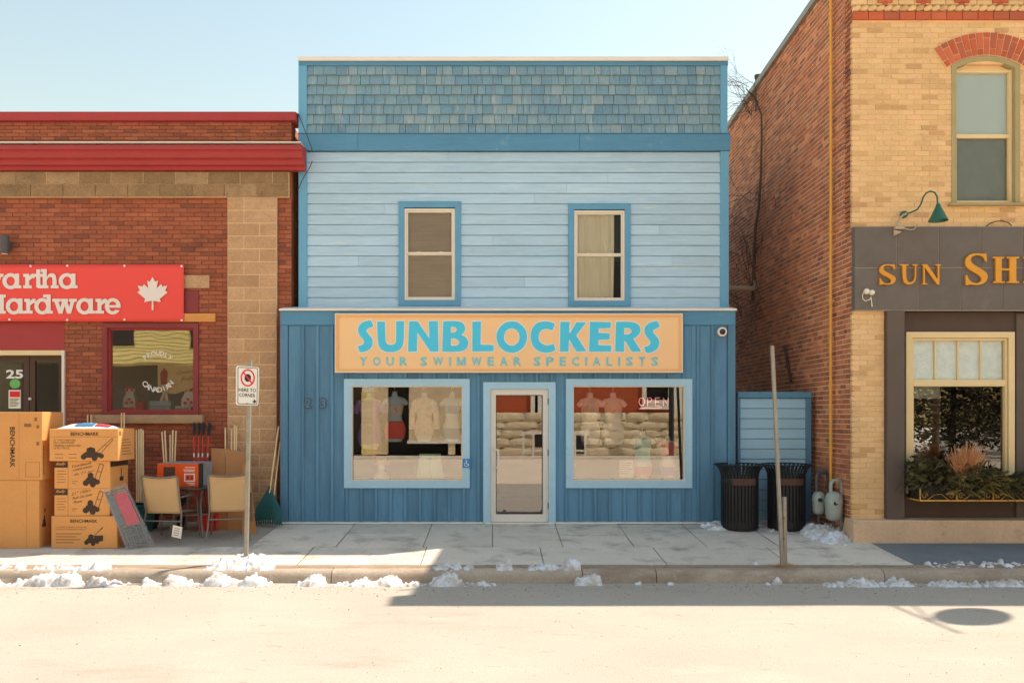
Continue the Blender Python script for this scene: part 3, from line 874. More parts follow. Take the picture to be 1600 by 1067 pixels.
MB().prism([(hx(18)+.085*math.cos(t/20*2*math.pi), hzz(599)+.075*math.sin(t/20*2*math.pi)) for t in range(20)], YH+.095, YH+.098).build('round_sticker', m['greenprint'], dr)
nt = MB().box(hx(8), hx(27), YH+.094, YH+.097, hzz(638), hzz(609)).build('notice', m['paper'], dr)
MB().box(hx(10), hx(26), YH+.0905, YH+.0925, hzz(620), hzz(611)).build('notice_heading', m['redprint'], dr)
b = MB()
for i in range(6): b.box(hx(10), hx(25-(i % 3)*2), YH+.091, YH+.0925, hzz(623.2+i*2.3), hzz(622.2+i*2.3))
b.build('notice_lines', m['inkmid'], dr)

# the red banner with its lettering
ban = thing('banner', (hx(140), YH-.02, hzz(503)), 'red vinyl banner with white lettering and maple leaf on the brick wall', 'banner')
b = MB(); bx0, bx1, bz0, bz1 = -10.2, hx(289), hzz(503), hzz(414)
nx, nz = 90, 12
for j in range(nz+1):
    for i in range(nx+1):
        x = bx0+(bx1-bx0)*i/nx; z = bz0+(bz1-bz0)*j/nz
        b.v.append((x, YH-.05-.006*mnoise.noise((x*2.2, z*1.4, 0)), z))
for j in range(nz):
    for i in range(nx):
        a = j*(nx+1)+i; b.f.append((a, a+1, a+nx+2, a+nx+1))
o = b.build('banner_sheet', m['bannered'], ban, smooth=60, recalc=False)
md = o.modifiers.new('thickness', 'SOLIDIFY'); md.thickness = .002; md.offset = -1
for px, py in ((51,417),(108,416.5),(197,416.5),(286,417),(18,500),(108,500.5),(197,500),(286,501),(-60,417),(-60,500)):
    MB().prism([(hx(px)+.017*math.cos(t/12*2*math.pi), hzz(py)+.017*math.sin(t/12*2*math.pi)) for t in range(12)], YH-.064, YH-.05).build('grommet', m['flash'], ban)
fb = Fn(0, 360, 5.16, YH, YH-.061)
def step(): fb.y -= .0006
def slabset(kind, x, base, xh, asc):
    """Egyptian slab letters, stroke about 31 units"""
    mid = (base+xh)/2; ry = (base-xh)/2+4
    if kind == 'a': return [('ring', x+66, mid+1, 66, ry+2, 33, 27), ('r', x+102, xh-2, x+134, base), ('r', x+102, base-24, x+152, base)]
    if kind == 'd': return [('ring', x+64, mid+1, 64, ry+2, 33, 27), ('r', x+98, asc, x+130, base), ('r', x+70, asc, x+130, asc+24), ('r', x+98, base-24, x+148, base)]
    if kind == 'r': return [('r', x+16, xh, x+48, base), ('r', x, xh, x+48, xh+24), ('r', x, base-24, x+68, base), ('s', [(x+46,xh+40),(x+52,xh+10),(x+74,xh-2),(x+92,xh+2,1),(x+90,xh+34,1),(x+70,xh+34),(x+48,xh+56)])]
    if kind == 't': return [('r', x+16, asc+2, x+48, base-6), ('r', x-6, xh, x+70, xh+24), ('s', [(x+16,base-40,1),(x+48,base-40,1),(x+50,base-26),(x+70,base-26,1),(x+70,base,1),(x+34,base+2),(x+16,base-14)])]
    if kind == 'h': return [('r', x+16, asc, x+48, base), ('r', x, asc, x+48, asc+24), ('r', x, base-24, x+62, base), ('r', x+94, xh+44, x+126, base), ('r', x+80, base-24, x+144, base),
                            ('s', [(x+46,xh+36,1),(x+60,xh+4),(x+86,xh-6),(x+118,xh+2),(x+126,xh+50,1),(x+94,xh+50,1),(x+92,xh+30),(x+78,xh+24),(x+60,xh+30),(x+46,xh+56,1)])]
    if kind == 'w': return [('r', x, xh, x+66, xh+24), ('r', x+70, xh, x+126, xh+24), ('r', x+134, xh, x+196, xh+24), ('bar', x+26, xh+4, x+66, base, 31), ('bar', x+98, xh+4, x+66, base, 28), ('bar', x+98, xh+4, x+134, base, 31), ('bar', x+168, xh+4, x+134, base, 28), ('-', ('r', x-40, base, x+260, base+60))]
    if kind == 'e': return [('ring', x+63, mid+1, 63, ry+2, 32, 26), ('r', x+22, mid-8, x+122, mid+12), ('-', ('p', [(x+62,mid+13),(x+140,mid+13),(x+140,mid+32),(x+96,mid+32)]))]
    if kind == 'H': return [('r', x+16, asc, x+50, base), ('r', x, asc, x+66, asc+24), ('r', x, base-24, x+66, base), ('r', x-66, asc, x-30, base), ('r', x-84, asc, x-12, asc+24), ('r', x-84, base-24, x-12, base), ('r', x-40, (asc+base)/2-13, x+20, (asc+base)/2+13)]
for ch, x in (('w',-150),('a',38),('r',205),('t',294),('h',346),('a',490)):
    put('letter', glyph_mesh('letter', slabset(ch, x, 472, 356, 318), 3.2, fb, .004), m['bannertext'], ban); step()
for ch, x in (('H',0),('a',66),('r',214),('d',296),('w',440),('a',632),('r',786),('e',862)):
    put('letter', glyph_mesh('letter', slabset(ch, x, 675, 556, 522), 3.2, fb, .004), m['bannertext'], ban); step()
lf = [(0,-85),(-15,-58),(-30,-66),(-22,-22),(-48,-46),(-54,-32),(-82,-38),(-70,-10),(-84,0),(-40,36),(-46,54),(-4,46),(-5,98),(5,98),(4,46),(46,54),(40,36),(84,0),(70,-10),(82,-38),(54,-32),(48,-46),(22,-22),(30,-66),(15,-58)]
put('maple_leaf', glyph_mesh('maple_leaf', [('p', [(1244+x*1.45, 505+y*1.45) for x, y in lf])], 3.2, fb, .004), m['bannertext'], ban)

# wall-mounted down light
wl = thing('wall_light', (hx(15), YH, hzz(385)), 'dark cylinder down light on the brick above the red banner', 'lamp')
cxl = hx(15)
MB().lathe([(.056,hzz(399)),(.062,hzz(398.5)),(.062,hzz(372)),(.058,hzz(371)),(.02,hzz(370.5))], cxl, YH-.13, 20).build('housing', m['ironpipe'], wl, smooth=40)
MB().box(cxl-.03, cxl+.03, YH-.08, YH+.01, hzz(392), hzz(378)).build('bracket', m['ironpipe'], wl)
MB().lathe([(.048,hzz(399)-.004),(.05,hzz(399)+.004)], cxl, YH-.13, 20).build('lens', m['farwhite'], wl)

# ================================================================== blue shop (centre)
YU = .40
ux_ = lambda px: X(px, YU)
uz_ = lambda py: Z(py, YU)
shop = thing('blue_shop', (.2, 0, 0), 'two storey blue wooden shop with shingled false front and plank storefront', 'building')
UX0, UX1 = ux_(467), ux_(1138)
# carcass: upper front wall, sides, roof, rear
uw = [(ux_(630), ux_(713), uz_(470), uz_(325)), (ux_(895), ux_(977), uz_(472), uz_(328))]
wall = slab(MB(), UX0+.01, UX1-.01, 0, uz_(97), YU+.03, YU+.2, uw+[(-3.3, 3.7, 0, 3.2)]).build('upper_wall', m['interiordark'], shop)
b = MB()
b.box(UX0+.01, UX0+.2, YU+.2, 11, 0, 6.4); b.box(UX1-.2, UX1-.01, YU+.2, 11, 0, 6.4)
b.box(UX0+.2, UX1-.2, 10.8, 11, 0, 6.3)
b.build('side_wall', m['siding'], shop)
MB().box(UX0+.2, UX1-.2, YU+.2, 10.8, 6.2, 6.3).build('flat_roof', m['tar'], shop)
# pale siding boards, one object per board, butt joints staggered
rr = random.Random(21)
z0, z1 = uz_(481), uz_(237)
nb = 15; ph = (z1-z0)/nb
cas = [(ux_(623), ux_(720), uz_(478), uz_(316)), (ux_(888), ux_(985), uz_(479), uz_(319))]
joints = {5: [447/2.48+420, 0], 2: [950], 3: [885], 4: [835], 8: [770], 10: [560, 1050], 12: [820], 7: [1030], 0: [700]}
for i in range(nb):
    zb = z1-(i+1)*ph; zt = zb+ph
    hs = [(c[0], c[1]) for c in cas if c[2] < (zb+zt)/2 < c[3]]
    cutx = sorted([ux_(j) for j in joints.get(i, []) if j])
    edges = [UX0+.13]+cutx+[UX1-.13]
    for a, bb in zip(edges, edges[1:]):
        for p, q in cut(a, bb, hs):
            if q-p < .03: continue
            o1 = rr.uniform(-.002, .002)
            pr = [(YU+.03, zb-.001), (YU-.001+o1, zb-.001), (YU-.008+o1, zb+.004), (YU+.006+o1, zt-.012), (YU+.016+o1, zt-.0045), (YU+.03, zt-.0045)]
            n = max(1, int((q-p)/.5)); rings = []
            sag = rr.uniform(-.0015, .0015)
            for k in range(n+1):
                x = p+.0012+(q-p-.0024)*k/n
                wv = .0012*mnoise.noise((x*1.5, i*7.1, 0))+sag*math.sin(math.pi*k/max(n,1))
                rings.append([(x, y, z+wv) for y, z in pr])
            MB().loft(rings).build('siding_board', m['siding'], wall)
# shingles: seven courses
sx0, sx1 = UX0+.135, UX1-.135
sz0, sz1 = uz_(210), uz_(103)
nr = 7; sh = (sz1-sz0)/nr
for i in range(nr):
    zb = sz1-(i+1)*sh
    x = sx0
    ws_ = [rr.choice((.095,.11,.13,.14,.15,.16,.18,.20)) for _ in range(43)]
    f = (sx1-sx0)/sum(ws_)
    for wd in ws_:
        wd *= f
        dz = rr.uniform(-.004, .004); of = rr.uniform(0, .004); tl = rr.uniform(-.003, .003)
        g = rr.uniform(.004, .008)
        xa, xb = x+g/2, x+wd-g/2
        yb_ = YU-.004-of
        v = [(xa,yb_-.026,zb+dz),(xb,yb_-.026+tl*.4,zb+dz+tl),(xb,yb_+.012,zb+sh+.02),(xa,yb_+.012,zb+sh+.02),
             (xa,yb_+.006,zb+dz),(xb,yb_+.006,zb+dz+tl),(xb,YU+.03,zb+sh+.02),(xa,YU+.03,zb+sh+.02)]
        MB().raw(v, [(0,1,2,3),(4,7,6,5),(0,4,5,1),(1,5,6,2),(2,6,7,3),(3,7,4,0)]).build('shingle', m['shingle'], wall, recalc=False)
        x += wd
# trim of the false front
b = MB().fbox(UX0, UX0+.135, YU-.035, YU+.1, 0, uz_(210)-.005).fbox(UX0, UX0+.135, YU-.035, YU+.1, uz_(210)+.003, uz_(98)-.002)
MB().fbox(UX0, UX0+.135, YU-.032, YU+.1, 3.3, uz_(237)).build('corner_board', m['trimblue'], shop)
MB().fbox(UX1-.135, UX1, YU-.032, YU+.1, 3.3, uz_(237)).build('corner_board', m['trimblue'], shop)
MB().fbox(UX0, UX0+.135, YU-.034, YU+.1, uz_(210)+.002, uz_(104)).build('corner_board', m['trimblue'], shop)
MB().fbox(UX1-.135, UX1-.02, YU-.034, YU+.1, uz_(210)+.002, uz_(104)).build('corner_board', m['trimblue'], shop)
xs = [UX0, ux_(560), ux_(905), ux_(1140)]
for a, c in zip(xs, xs[1:]):
    MB().fbox(a+.001, c-.001, YU-.055, YU+.02, uz_(237)+.002, uz_(211), .006).build('fascia_board', m['fascia'], shop)
MB().prism_x([(YU-.07, uz_(211)), (YU-.07, uz_(211)+.006), (YU+.0, uz_(211)+.03), (YU+.0, uz_(211))], UX0, ux_(1140)).build('fascia_flashing', m['fascia'], shop)
MB().fbox(UX0, UX1-.01, YU-.03, YU+.1, uz_(104)+.002, uz_(97)).build('top_board', m['fascia'], shop)
MB().prism_x([(YU-.055, uz_(97)-.004), (YU-.055, uz_(91)), (YU+.08, uz_(90)+.01), (YU+.24, uz_(91)), (YU+.24, uz_(97)-.004), (YU+.205, uz_(97)+.001), (YU-.05, uz_(97)+.001)], UX0-.005, UX1-.01).build('roof_cap', m['capmetal'], shop)
# upper sash windows
for i, (c, nm) in enumerate(zip(cas, ('blind', 'curtain'))):
    wg = bpy.data.objects.new('sash_window', None); COL.objects.link(wg); wg.parent = shop; wg.matrix_parent_inverse = PINV[shop.name]
    PINV[wg.name] = Matrix()
    for q in frame_members(c[0], c[1], c[2], c[3], .092):
        MB().prism(q, YU-.03, YU+.03).build('casing', m['casing'], wg)
    MB().prism_x([(YU-.045, c[3]), (YU-.045, c[3]+.006), (YU+.01, c[3]+.02), (YU+.01, c[3])], c[0]-.01, c[1]+.01).build('drip_cap', m['lightcasing'], wg)
    MB().fbox(c[0], c[1], YU-.02, YU+.03, c[2]-.04, c[2]-.003).build('apron', m['siding'], wg)
    s0, s1, t0, t1 = c[0]+.094, c[1]-.094, c[2]+.094, c[3]-.108
    MB().frame(s0, s1, t0, t1, .032, YU-.012, YU+.10).build('window_frame', m['vinyl'], wg)
    mid = (t0+t1)/2+.03
    MB().frame(s0+.034, s1-.034, mid-.012, t1-.034, .022, YU+.012, YU+.05).build('upper_sash', m['vinyl'], wg)
    MB().frame(s0+.034, s1-.034, t0+.034, mid-.014, .02, YU+.03, YU+.07).build('lower_sash', m['vinyl'], wg)
    b = MB().box(s0+.05, s1-.05, YU+.028, YU+.031, mid, t1-.05).box(s0+.05, s1-.05, YU+.046, YU+.049, t0+.05, mid-.03)
    b.build('pane', m['glassdim'], wg)
    b = MB()
    for xx in (.28, .72): b.box(s0+(s1-s0)*xx-.03, s0+(s1-s0)*xx+.03, YU+.008, YU+.02, mid+.004, mid+.016)
    b.build('sash_lock', m['vinyl'], wg)
    if nm == 'blind':
        b = MB(); z = t0+.03
        while z < t1-.03:
            b.raw([(s0+.03, YU+.056, z), (s1-.03, YU+.056, z+random.uniform(-.001,.001)), (s1-.03, YU+.066, z+.021), (s0+.03, YU+.066, z+.021)], [(0,1,2,3)]); z += .0235
        b.box(s0+.02, s1-.02, YU+.078, YU+.080, t0+.02, t1-.02)
        b.build('blind', m['screen'], wg, recalc=False)
    else:
        b = MB(); nxx = 90; w0, w1 = s0+.02, s0+.02+(s1-s0)*.78
        for j in (0, 1, 2):
            for k in range(nxx+1):
                f = k/nxx; x = w0+(w1-w0)*f
                dep = .022*math.sin(f*34+.8*math.sin(f*9)+j*.5)+.012*math.sin(f*13+1)
                b.v.append((x+(.012*math.sin(f*9+2) if j == 0 else 0), YU+.080+dep*.6, (t0, (t0+t1)/2, t1)[j]))
        for j in (0, 1):
            for k in range(nxx):
                a = j*(nxx+1)+k; b.f.append((a, a+1, a+nxx+2, a+nxx+1))
        b.build('curtain', m['curtain'], wg, smooth=80, recalc=False)
    MB().box(s0-.1, s1+.1, YU+.6, YU+.62, t0-.1, t1+.1).build('room_wall', m['interior'], wg)
# upper room floor closes the shell
MB().box(UX0+.2, UX1-.2, YU+.2, 4.0, 3.22, 3.3).build('upper_floor', m['interiordark'], shop)

# ---------------- storefront
fx = lambda px: X(px, 0.0)
fz = lambda py: Z(py, 0.0)
SX0, SX1 = fx(438), fx(1149)
GW = [(fx(538), fx(734), fz(762), fz(592)), (fx(884), fx(1081), fz(762), fz(592))]
DO = (fx(755), fx(868), 0.0, fz(597))
zt = fz(486)
front = slab(MB(), SX0, SX1, .03, zt, .035, .14, GW+[(DO[0], DO[1], 0, DO[3])]).build('storefront_wall', m['deepblue'], shop)
b = MB().box(SX0, SX0+.03, .14, YU+.02, 0, zt).box(SX1-.03, SX1, .14, YU+.02, 0, zt); b.build('storefront_cheek', m['deepblue'], shop)
MB().prism_x([(-.05, fz(486)), (-.05, fz(483)), (.15, fz(481)+.02), (YU+.03, fz(479)+.05), (YU+.03, fz(484)), (-.04, fz(486)+.002)], SX0-.01, SX1+.01).build('storefront_flashing', m['capmetal'], shop)
for a, c in ((SX0, fx(523)), (fx(523), fx(800)), (fx(800), fx(1067)), (fx(1067), SX1)):
    MB().fbox(a+.001, c-.001, -.014, .034, fz(508), zt-.002, .004).build('header_board', m['fascia'], front)
pitch = .2285; rr = random.Random(31)
xp = SX0+.125
hs_all = GW+[DO]
MB().fbox(SX0, SX0+.118, -.008, .034, .03, fz(508)-.003).build('corner_board', m['deepblue'], front)
MB().fbox(SX1-.118, SX1, -.008, .034, .03, fz(508)-.003).build('corner_board', m['deepblue'], front)
while xp < SX1-.13:
    xe = min(xp+pitch, SX1-.12)
    segs = [(xp, xe)]
    for nm, a, c, yf in (('board', xp+.001, xe-.001, .012), ('batten', xe-.022, xe+.022, -.014)):
        if nm == 'batten' and xe > SX1-.14: continue
        cu = {a, c}
        for hh in hs_all:
            for e in (hh[0], hh[1]):
                if a < e < c: cu.add(e)
        cu = sorted(cu)
        for p, q in zip(cu, cu[1:]):
            if q-p < .006: continue
            hz_ = [(hh[2], hh[3]) for hh in hs_all if hh[0] < (p+q)/2 < hh[1]]
            for za, zb in cut(.035, fz(508)-.003, hz_):
                if zb-za < .02: continue
                y_ = yf+rr.uniform(-.0015, .0015)
                MB().fbox(p, q, y_, .034 if nm == 'board' else .0115, za, zb, .005).build(nm, m['deepblue'], front)
    xp = xe
for a, c in ((SX0+.02, fx(756)), (fx(868), SX1-.02)):
    b = MB(); n = 40; rings = []
    for i in range(n+1):
        x = a+(c-a)*i/n; wv = .006*mnoise.noise((x*1.8, 0, 2))
        rings.append([(x,-.03,.004+wv*.4),(x,-.03,.022+wv),(x,.03,.034),(x,.03,.004)])
    b.loft(rings).build('base_flashing', m['flash'], front)
# display windows
for c in GW:
    wg = bpy.data.objects.new('shop_window', None); COL.objects.link(wg); wg.parent = shop; wg.matrix_parent_inverse = PINV[shop.name]
    PINV[wg.name] = Matrix()
    for q in frame_members(c[0], c[1], c[2], c[3], .108):
        MB().prism(q, -.03, .06).build('casing', m['lightcasing'], wg)
    MB().frame(c[0]+.109, c[1]-.109, c[2]+.109, c[3]-.109, .016, -.004, .10).build('window_frame', m['vinyl'], wg)
    MB().box(c[0]+.118, c[1]-.118, .052, .058, c[2]+.118, c[3]-.118).build('pane', m['glass'], wg)
# door
dg = bpy.data.objects.new('shop_door', None); COL.objects.link(dg); dg.parent = shop; dg.matrix_parent_inverse = PINV[shop.name]; PINV[dg.name] = Matrix()
d0, d1, dz = DO[0], DO[1], DO[3]
cw = .108
MB().prism([(d0,.0),(d0+cw,.0),(d0+cw,dz-cw),(d0,dz)], -.03, .10).build('casing', m['lightcasing'], dg)
MB().prism([(d1-cw,.0),(d1,.0),(d1,dz),(d1-cw,dz-cw)], -.03, .10).build('casing', m['lightcasing'], dg)
MB().prism([(d0,dz),(d0+cw,dz-cw),(d1-cw,dz-cw),(d1,dz)], -.03, .10).build('casing', m['lightcasing'], dg)
e0, e1, ez = d0+cw+.002, d1-cw-.002, dz-cw-.002
g0, g1, gz0, gz1 = fx(775), fx(848), fz(803), fz(617)
b = MB()
b.box(e0, g0, .02, .065, .03, ez); b.box(g1, e1, .02, .065, .03, ez); b.box(g0, g1, .02, .065, gz1, ez); b.box(g0, g1, .02, .065, .03, gz0)
b.build('door_leaf', m['alu'], dg)
MB().frame(g0, g1, gz0, gz1, .010, .012, .03).build('glazing_bead', m['darkgasket'], dg)
MB().box(g0+.004, g1-.004, .038, .044, gz0+.004, gz1-.004).build('pane', m['glass'], dg)
hx_ = fx(778)
MB().tube([(fx(771), .02, fz(701)), (fx(771), -.05, fz(701)), (fx(774), -.062, fz(701)), (fx(777.5), -.062, fz(703)), (fx(778.5), -.062, fz(707)), (fx(778.5), -.062, fz(725)), (fx(777.5), -.062, fz(729)), (fx(774), -.062, fz(731)), (fx(771), -.05, fz(731)), (fx(771), .02, fz(731))], .011, 8).build('pull_handle', m['alu'], dg, smooth=60)
for py in (627, 707, 790):
    MB().lathe([(.011,fz(py+5)),(.011,fz(py-5))], e1+.0, .008, 10).build('hinge', m['darkgasket'], dg)
MB().fbox(d0+.02, d1-.02, -.06, .14, .0, .024).build('threshold', m['alu'], dg)
# shop interior
b = MB()
b.box(SX0+.03, SX1-.03, 4.0, 4.1, 0, 3.2); b.box(SX0+.03, SX1-.03, .145, 4.0, -.04, .012); b.box(SX0+.03, SX1-.03, YU+.2, 4.0, 3.1, 3.2)
b.box(SX0+.03, SX0+.08, .145, 4.0, .012, 3.1); b.box(SX1-.08, SX1-.03, .145, 4.0, .012, 3.1)
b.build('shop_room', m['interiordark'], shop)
b = MB()
for c in GW: b.box(c[0]-.1, c[1]+.1, .15, .85, c[2]-.06, c[2]+.1)
b.build('display_ledge', m['interior'], shop)
# house number: outlined metal figures
for s, px in (('2', 482), ('3', 505)):
    me = text_mesh(s, offset=.02); me2 = me
    text('house_number', s, m['ironpipe'], front, (fx(px-6), -.016, fz(638)), (1,0,0), (0,0,1), .115, .165, offset=.045)
    text('house_number_face', s, m['deepblue'], front, (fx(px-6)+.016, -.0175, fz(638)+.016), (1,0,0), (0,0,1), .083, .133, offset=.0)
    bpy.data.meshes.remove(me)

# ---------------- shop sign
YS = -.10
sgx = lambda px: X(px, YS)
sgz = lambda py: Z(py, YS)
sg = thing('shop_sign', (sgx(795), 0, sgz(582)), 'long orange sign box with cyan lettering above the shop door', 'sign')
A0, A1, B0, B1 = sgx(524), sgx(1066), sgz(581.5), sgz(490.5)
MB().box(A0+.02, A1-.02, YS+.02, -.015, B0+.02, B1-.02).build('sign_box', m['signframe'], sg)
for q in frame_members(A0, A1, B0, B1, .05):
    MB().prism(q, YS-.012, YS+.06).build('frame', m['signframe'], sg)
MB().box(A0+.048, A1-.048, YS+.004, YS+.019, B0+.048, B1-.048).build('sign_face', m['signface'], sg)
b = MB().frame(A0-.006, A1+.006, B0-.006, B1+.006, .012, YS-.016, YS+.05); b.build('edge_moulding', m['capmetal'], sg)
S_ = [(195,57,1),(207,84,1),(190,90),(177,98),(176,107),(184,117),(199,133),(205,152),(200,174),(184,190),(160,197),(146,198,1),(137,171,1),(152,168),(164,160),(166,150),(160,140),(146,124),(138,106),(140,86),(152,70),(172,61)]
SB = {
 'S': [('s', S_)],
 'U': [('s', [(222,63,1),(257,63,1),(259,146),(264,161),(283,167),(302,161),(306,146),(306,62,1),(341,61,1),(340,152),(331,180),(310,194),(283,198),(254,194),(233,180),(225,152)])],
 'N': [('p', [(363,62),(400,62),(452,138),(449,62),(489,61),(492,195),(456,195),(399,110),(397,194),(358,195)])],
 'B': [('s', [(512,62,1),(566,60),(598,66),(610,90),(606,110),(591,121,1),(612,130),(624,152),(619,178),(600,192),(572,196),(508,195,1)]), ('-', ('s', [(546,86,1),(562,86),(574,97),(566,110),(546,112,1)])), ('-', ('s', [(546,137,1),(567,136),(584,150),(578,166),(562,169),(546,168,1)]))],
 'L': [('p', [(640,64),(678,62),(676,164),(733,166),(733,193),(640,195)])],
 'O': [('ring', 813, 131, 67, 69, 33, 31)],
 'C': [('s', [(1003,74,1),(985,65),(958,61),(922,68),(902,92),(894,127),(902,164),(922,190),(958,201),(986,198),(1006,188,1),(996,160,1),(975,168),(956,166),(936,154),(929,131),(936,107),(952,96),(972,95),(990,102,1)])],
 'K': [('p', [(1026,64),(1066,64),(1066,118),(1096,66),(1140,66),(1096,124),(1140,193),(1096,195),(1064,140),(1062,195),(1024,195)])],
 'E': [('p', [(1156,64),(1248,66),(1246,92),(1194,93),(1194,113),(1242,114),(1242,142),(1194,143),(1192,166),(1250,168),(1248,195),(1152,195)])],
 'R': [('s', [(1270,64,1),(1330,63),(1368,72),(1380,100),(1368,126),(1346,138,1),(1380,193,1),(1340,196,1),(1310,147,1),(1306,147,1),(1306,195,1),(1266,195,1)]), ('-', ('s', [(1306,91,1),(1326,91),(1341,103),(1332,118),(1306,121,1)]))],
 'S2': [('s', [(p[0]+1256, p[1]+3, *p[2:]) for p in S_])],
}
fs = Fn(510, 480, 2.807, YS, YS-.001)
fs2 = Fn(510, 480, 2.807, YS, YS-.004)
for k in ('S','U','N','B','L','O','C','K','E','R','S2'):
    o = put('letter_outline', glyph_mesh('letter_outline', SB[k], 2.6, fs, .003, grow=4.2), m['white'], sg)
    put('letter', glyph_mesh('letter', SB[k], 2.6, fs2, .003), m['cyan'], sg)
z0 = Z(480+257/2.807, YS); z1 = Z(480+218/2.807, YS)
for s, a, c in (('YOUR', 146, 355), ('SWIMWEAR', 411, 855), ('SPECIALISTS', 908, 1455)):
    wd = {'I': .24, 'W': 1.32, 'M': 1.12, 'E': .82, 'L': .78, 'S': .92, 'T': .86}
    tot = sum(wd.get(q, 1) for q in s); gap = .78*(len(s)-1)
    un = (c-a)/(tot+gap); x = a
    for q in s:
        x1 = x+un*wd.get(q, 1)
        if q == 'M':
            w_ = x1-x; h_ = 39
            put('small_letter', glyph_mesh('small_letter', [('r', x, 218, x+w_*.18, 257), ('r', x1-w_*.18, 218, x1, 257), ('p', [(x,218),(x+w_*.24,218),(x+w_*.5,244),(x1-w_*.24,218),(x1,218),(x+w_*.58,257),(x+w_*.42,257)])], 1.3, Fn(510, 480, 2.807, YS, YS-.002), .002), m['cyan2'], sg)
        else:
            text('small_letter', q, m['cyan2'], sg, (X(510+x/2.807, YS), YS-.002, z0), (1,0,0), (0,0,1), X(x1/2.807, YS)-X(x/2.807, YS), z1-z0, offset=.024)
        x = x1+un*.78

# ---------------- small fittings on the storefront
cm = thing('security_light', (fx(1127), 0, fz(519)), 'round white fitting with dark lens at right end of storefront', 'lamp')
def disc(mb, cx, cz, r, y0, y1, n=20): return mb.prism([(cx+r*math.cos(t/n*2*math.pi), cz+r*math.sin(t/n*2*math.pi)) for t in range(n)], y0, y1)
disc(MB(), fx(1127), fz(519), .072, -.07, -.015).build('housing', m['vinyl'], cm, smooth=40)
disc(MB(), fx(1127), fz(519), .045, -.078, -.069).build('lens', m['blackprint'], cm)
disc(MB(), fx(1126), fz(518), .017, -.085, -.077).build('lens_core', m['ironpipe'], cm)
bp = thing('door_button', (fx(729), -.03, fz(729)), 'small blue wheelchair push button beside the left shop window', 'button')
MB().fbox(fx(723), fx(735.5), -.055, -.031, fz(730), fz(716.5), .006).build('plate', m['blueplate'], bp)
b = MB(); q = lambda x, y: (fx(723+x), fz(716.5+y))
disc(b, *q(6.0, 3.2), .011, -.0575, -.056, 10)
b.bar((q(6,4.5)[0], -.0567, q(6,4.5)[1]), (q(6.3,8)[0], -.0567, q(6.3,8)[1]), .012, .001, (0,1,0))
b.bar((q(6.3,7.6)[0], -.0567, q(6.3,7.6)[1]), (q(9,7.8)[0], -.0567, q(9,7.8)[1]), .010, .001, (0,1,0))
b.bar((q(8.8,7.8)[0], -.0567, q(8.8,7.8)[1]), (q(9.8,10.6)[0], -.0567, q(9.8,10.6)[1]), .010, .001, (0,1,0))
for t in range(14):
    a0 = R(100+t*17); a1 = R(100+(t+1)*17); c_ = q(6, 8.6)
    b.bar((c_[0]+.03*math.cos(a0), -.0567, c_[1]+.03*math.sin(a0)), (c_[0]+.03*math.cos(a1), -.0567, c_[1]+.03*math.sin(a1)), .007, .001, (0,1,0))
b.build('wheelchair_symbol', m['white'], bp)

# ================================================================== buff and red brick building (right)
YR = -1.20
rx = lambda px: X(px, YR)
rz = lambda py: Z(py, YR)
RX0, RX1 = rx(1332), 16.0
RT = 8.36
cafe = thing('corner_shop', (7.5, YR, -.08), 'tall buff brick building with red brick side wall and dark tiled shopfront', 'building')
# --- side wall, common bond, roof falls to the rear
yb_end = 9.0
zr = lambda y: 8.34-.058*(y-YR)
b = MB().raw([(RX0+.02,YR+.06,-.1),(RX0+.3,YR+.06,-.1),(RX0+.3,yb_end,-.1),(RX0+.02,yb_end,-.1),(RX0+.02,YR+.06,zr(YR)),(RX0+.3,YR+.06,zr(YR)),(RX0+.3,yb_end,zr(yb_end)),(RX0+.02,yb_end,zr(yb_end))],
             [(0,3,2,1),(4,5,6,7),(0,1,5,4),(1,2,6,5),(2,3,7,6),(3,0,4,7)])
sw = b.build('side_wall', m['oldmortar'], cafe)
rr = random.Random(41)
rec = [r for r in coursed(YR+.062, yb_end, -.1, 8.3, .0726, .2125, .0115, (), rr, header_every=6) if r[3] < zr(r[1])-.02]
lay(rec, RX0+.0165, 'x', .06, m['oldbrick'], sw, (YR+1.0, 2.6, .9), 300, 13, proud=.004)
MB().raw([(RX0-.05,YR-.02,zr(YR)-.06),(RX0-.05,yb_end,zr(yb_end)-.06),(RX0-.05,yb_end,zr(yb_end)+.05),(RX0-.05,YR-.02,zr(YR)+.05),
          (RX0+.34,YR-.02,zr(YR)-.06),(RX0+.34,yb_end,zr(yb_end)-.06),(RX0+.34,yb_end,zr(yb_end)+.05),(RX0+.34,YR-.02,zr(YR)+.05)],
         [(0,1,2,3),(4,7,6,5),(0,4,5,1),(1,5,6,2),(2,6,7,3),(3,7,4,0)]).build('roof_flashing', m['steel'], cafe)
b = MB().box(RX0+.3, RX1, 8.8, yb_end, -.1, 7.7); b.box(RX1-.2, RX1, YR+.02, 8.8, -.1, 8.0)
b.build('rear_wall', m['greystucco'], cafe)
MB().box(RX0+.34, RX1-.2, YR+.3, 8.8, 7.5, 7.6).build('flat_roof', m['tar'], cafe)
# --- front wall above the tiled band
fz0 = rz(355)
# arched window opening
wx0, wx1 = rx(1490), rx(1593); wz0, wzs = rz(318), rz(101); wc = (wx0+wx1)/2
rise = .12
hole = (wx0, wx1, wz0, wzs+rise*.55)
fw = slab(MB(), RX0+.02, RX1, fz0, RT, YR+.03, YR+.3, [(wx0, wx1, wz0, wzs+.02)]).build('front_wall', m['yelmortar'], cafe)
belt = (rz(31), rz(19))
arch_hole = (rx(1480), wx1+(wx0-rx(1480)), wzs-.03, rz(55))
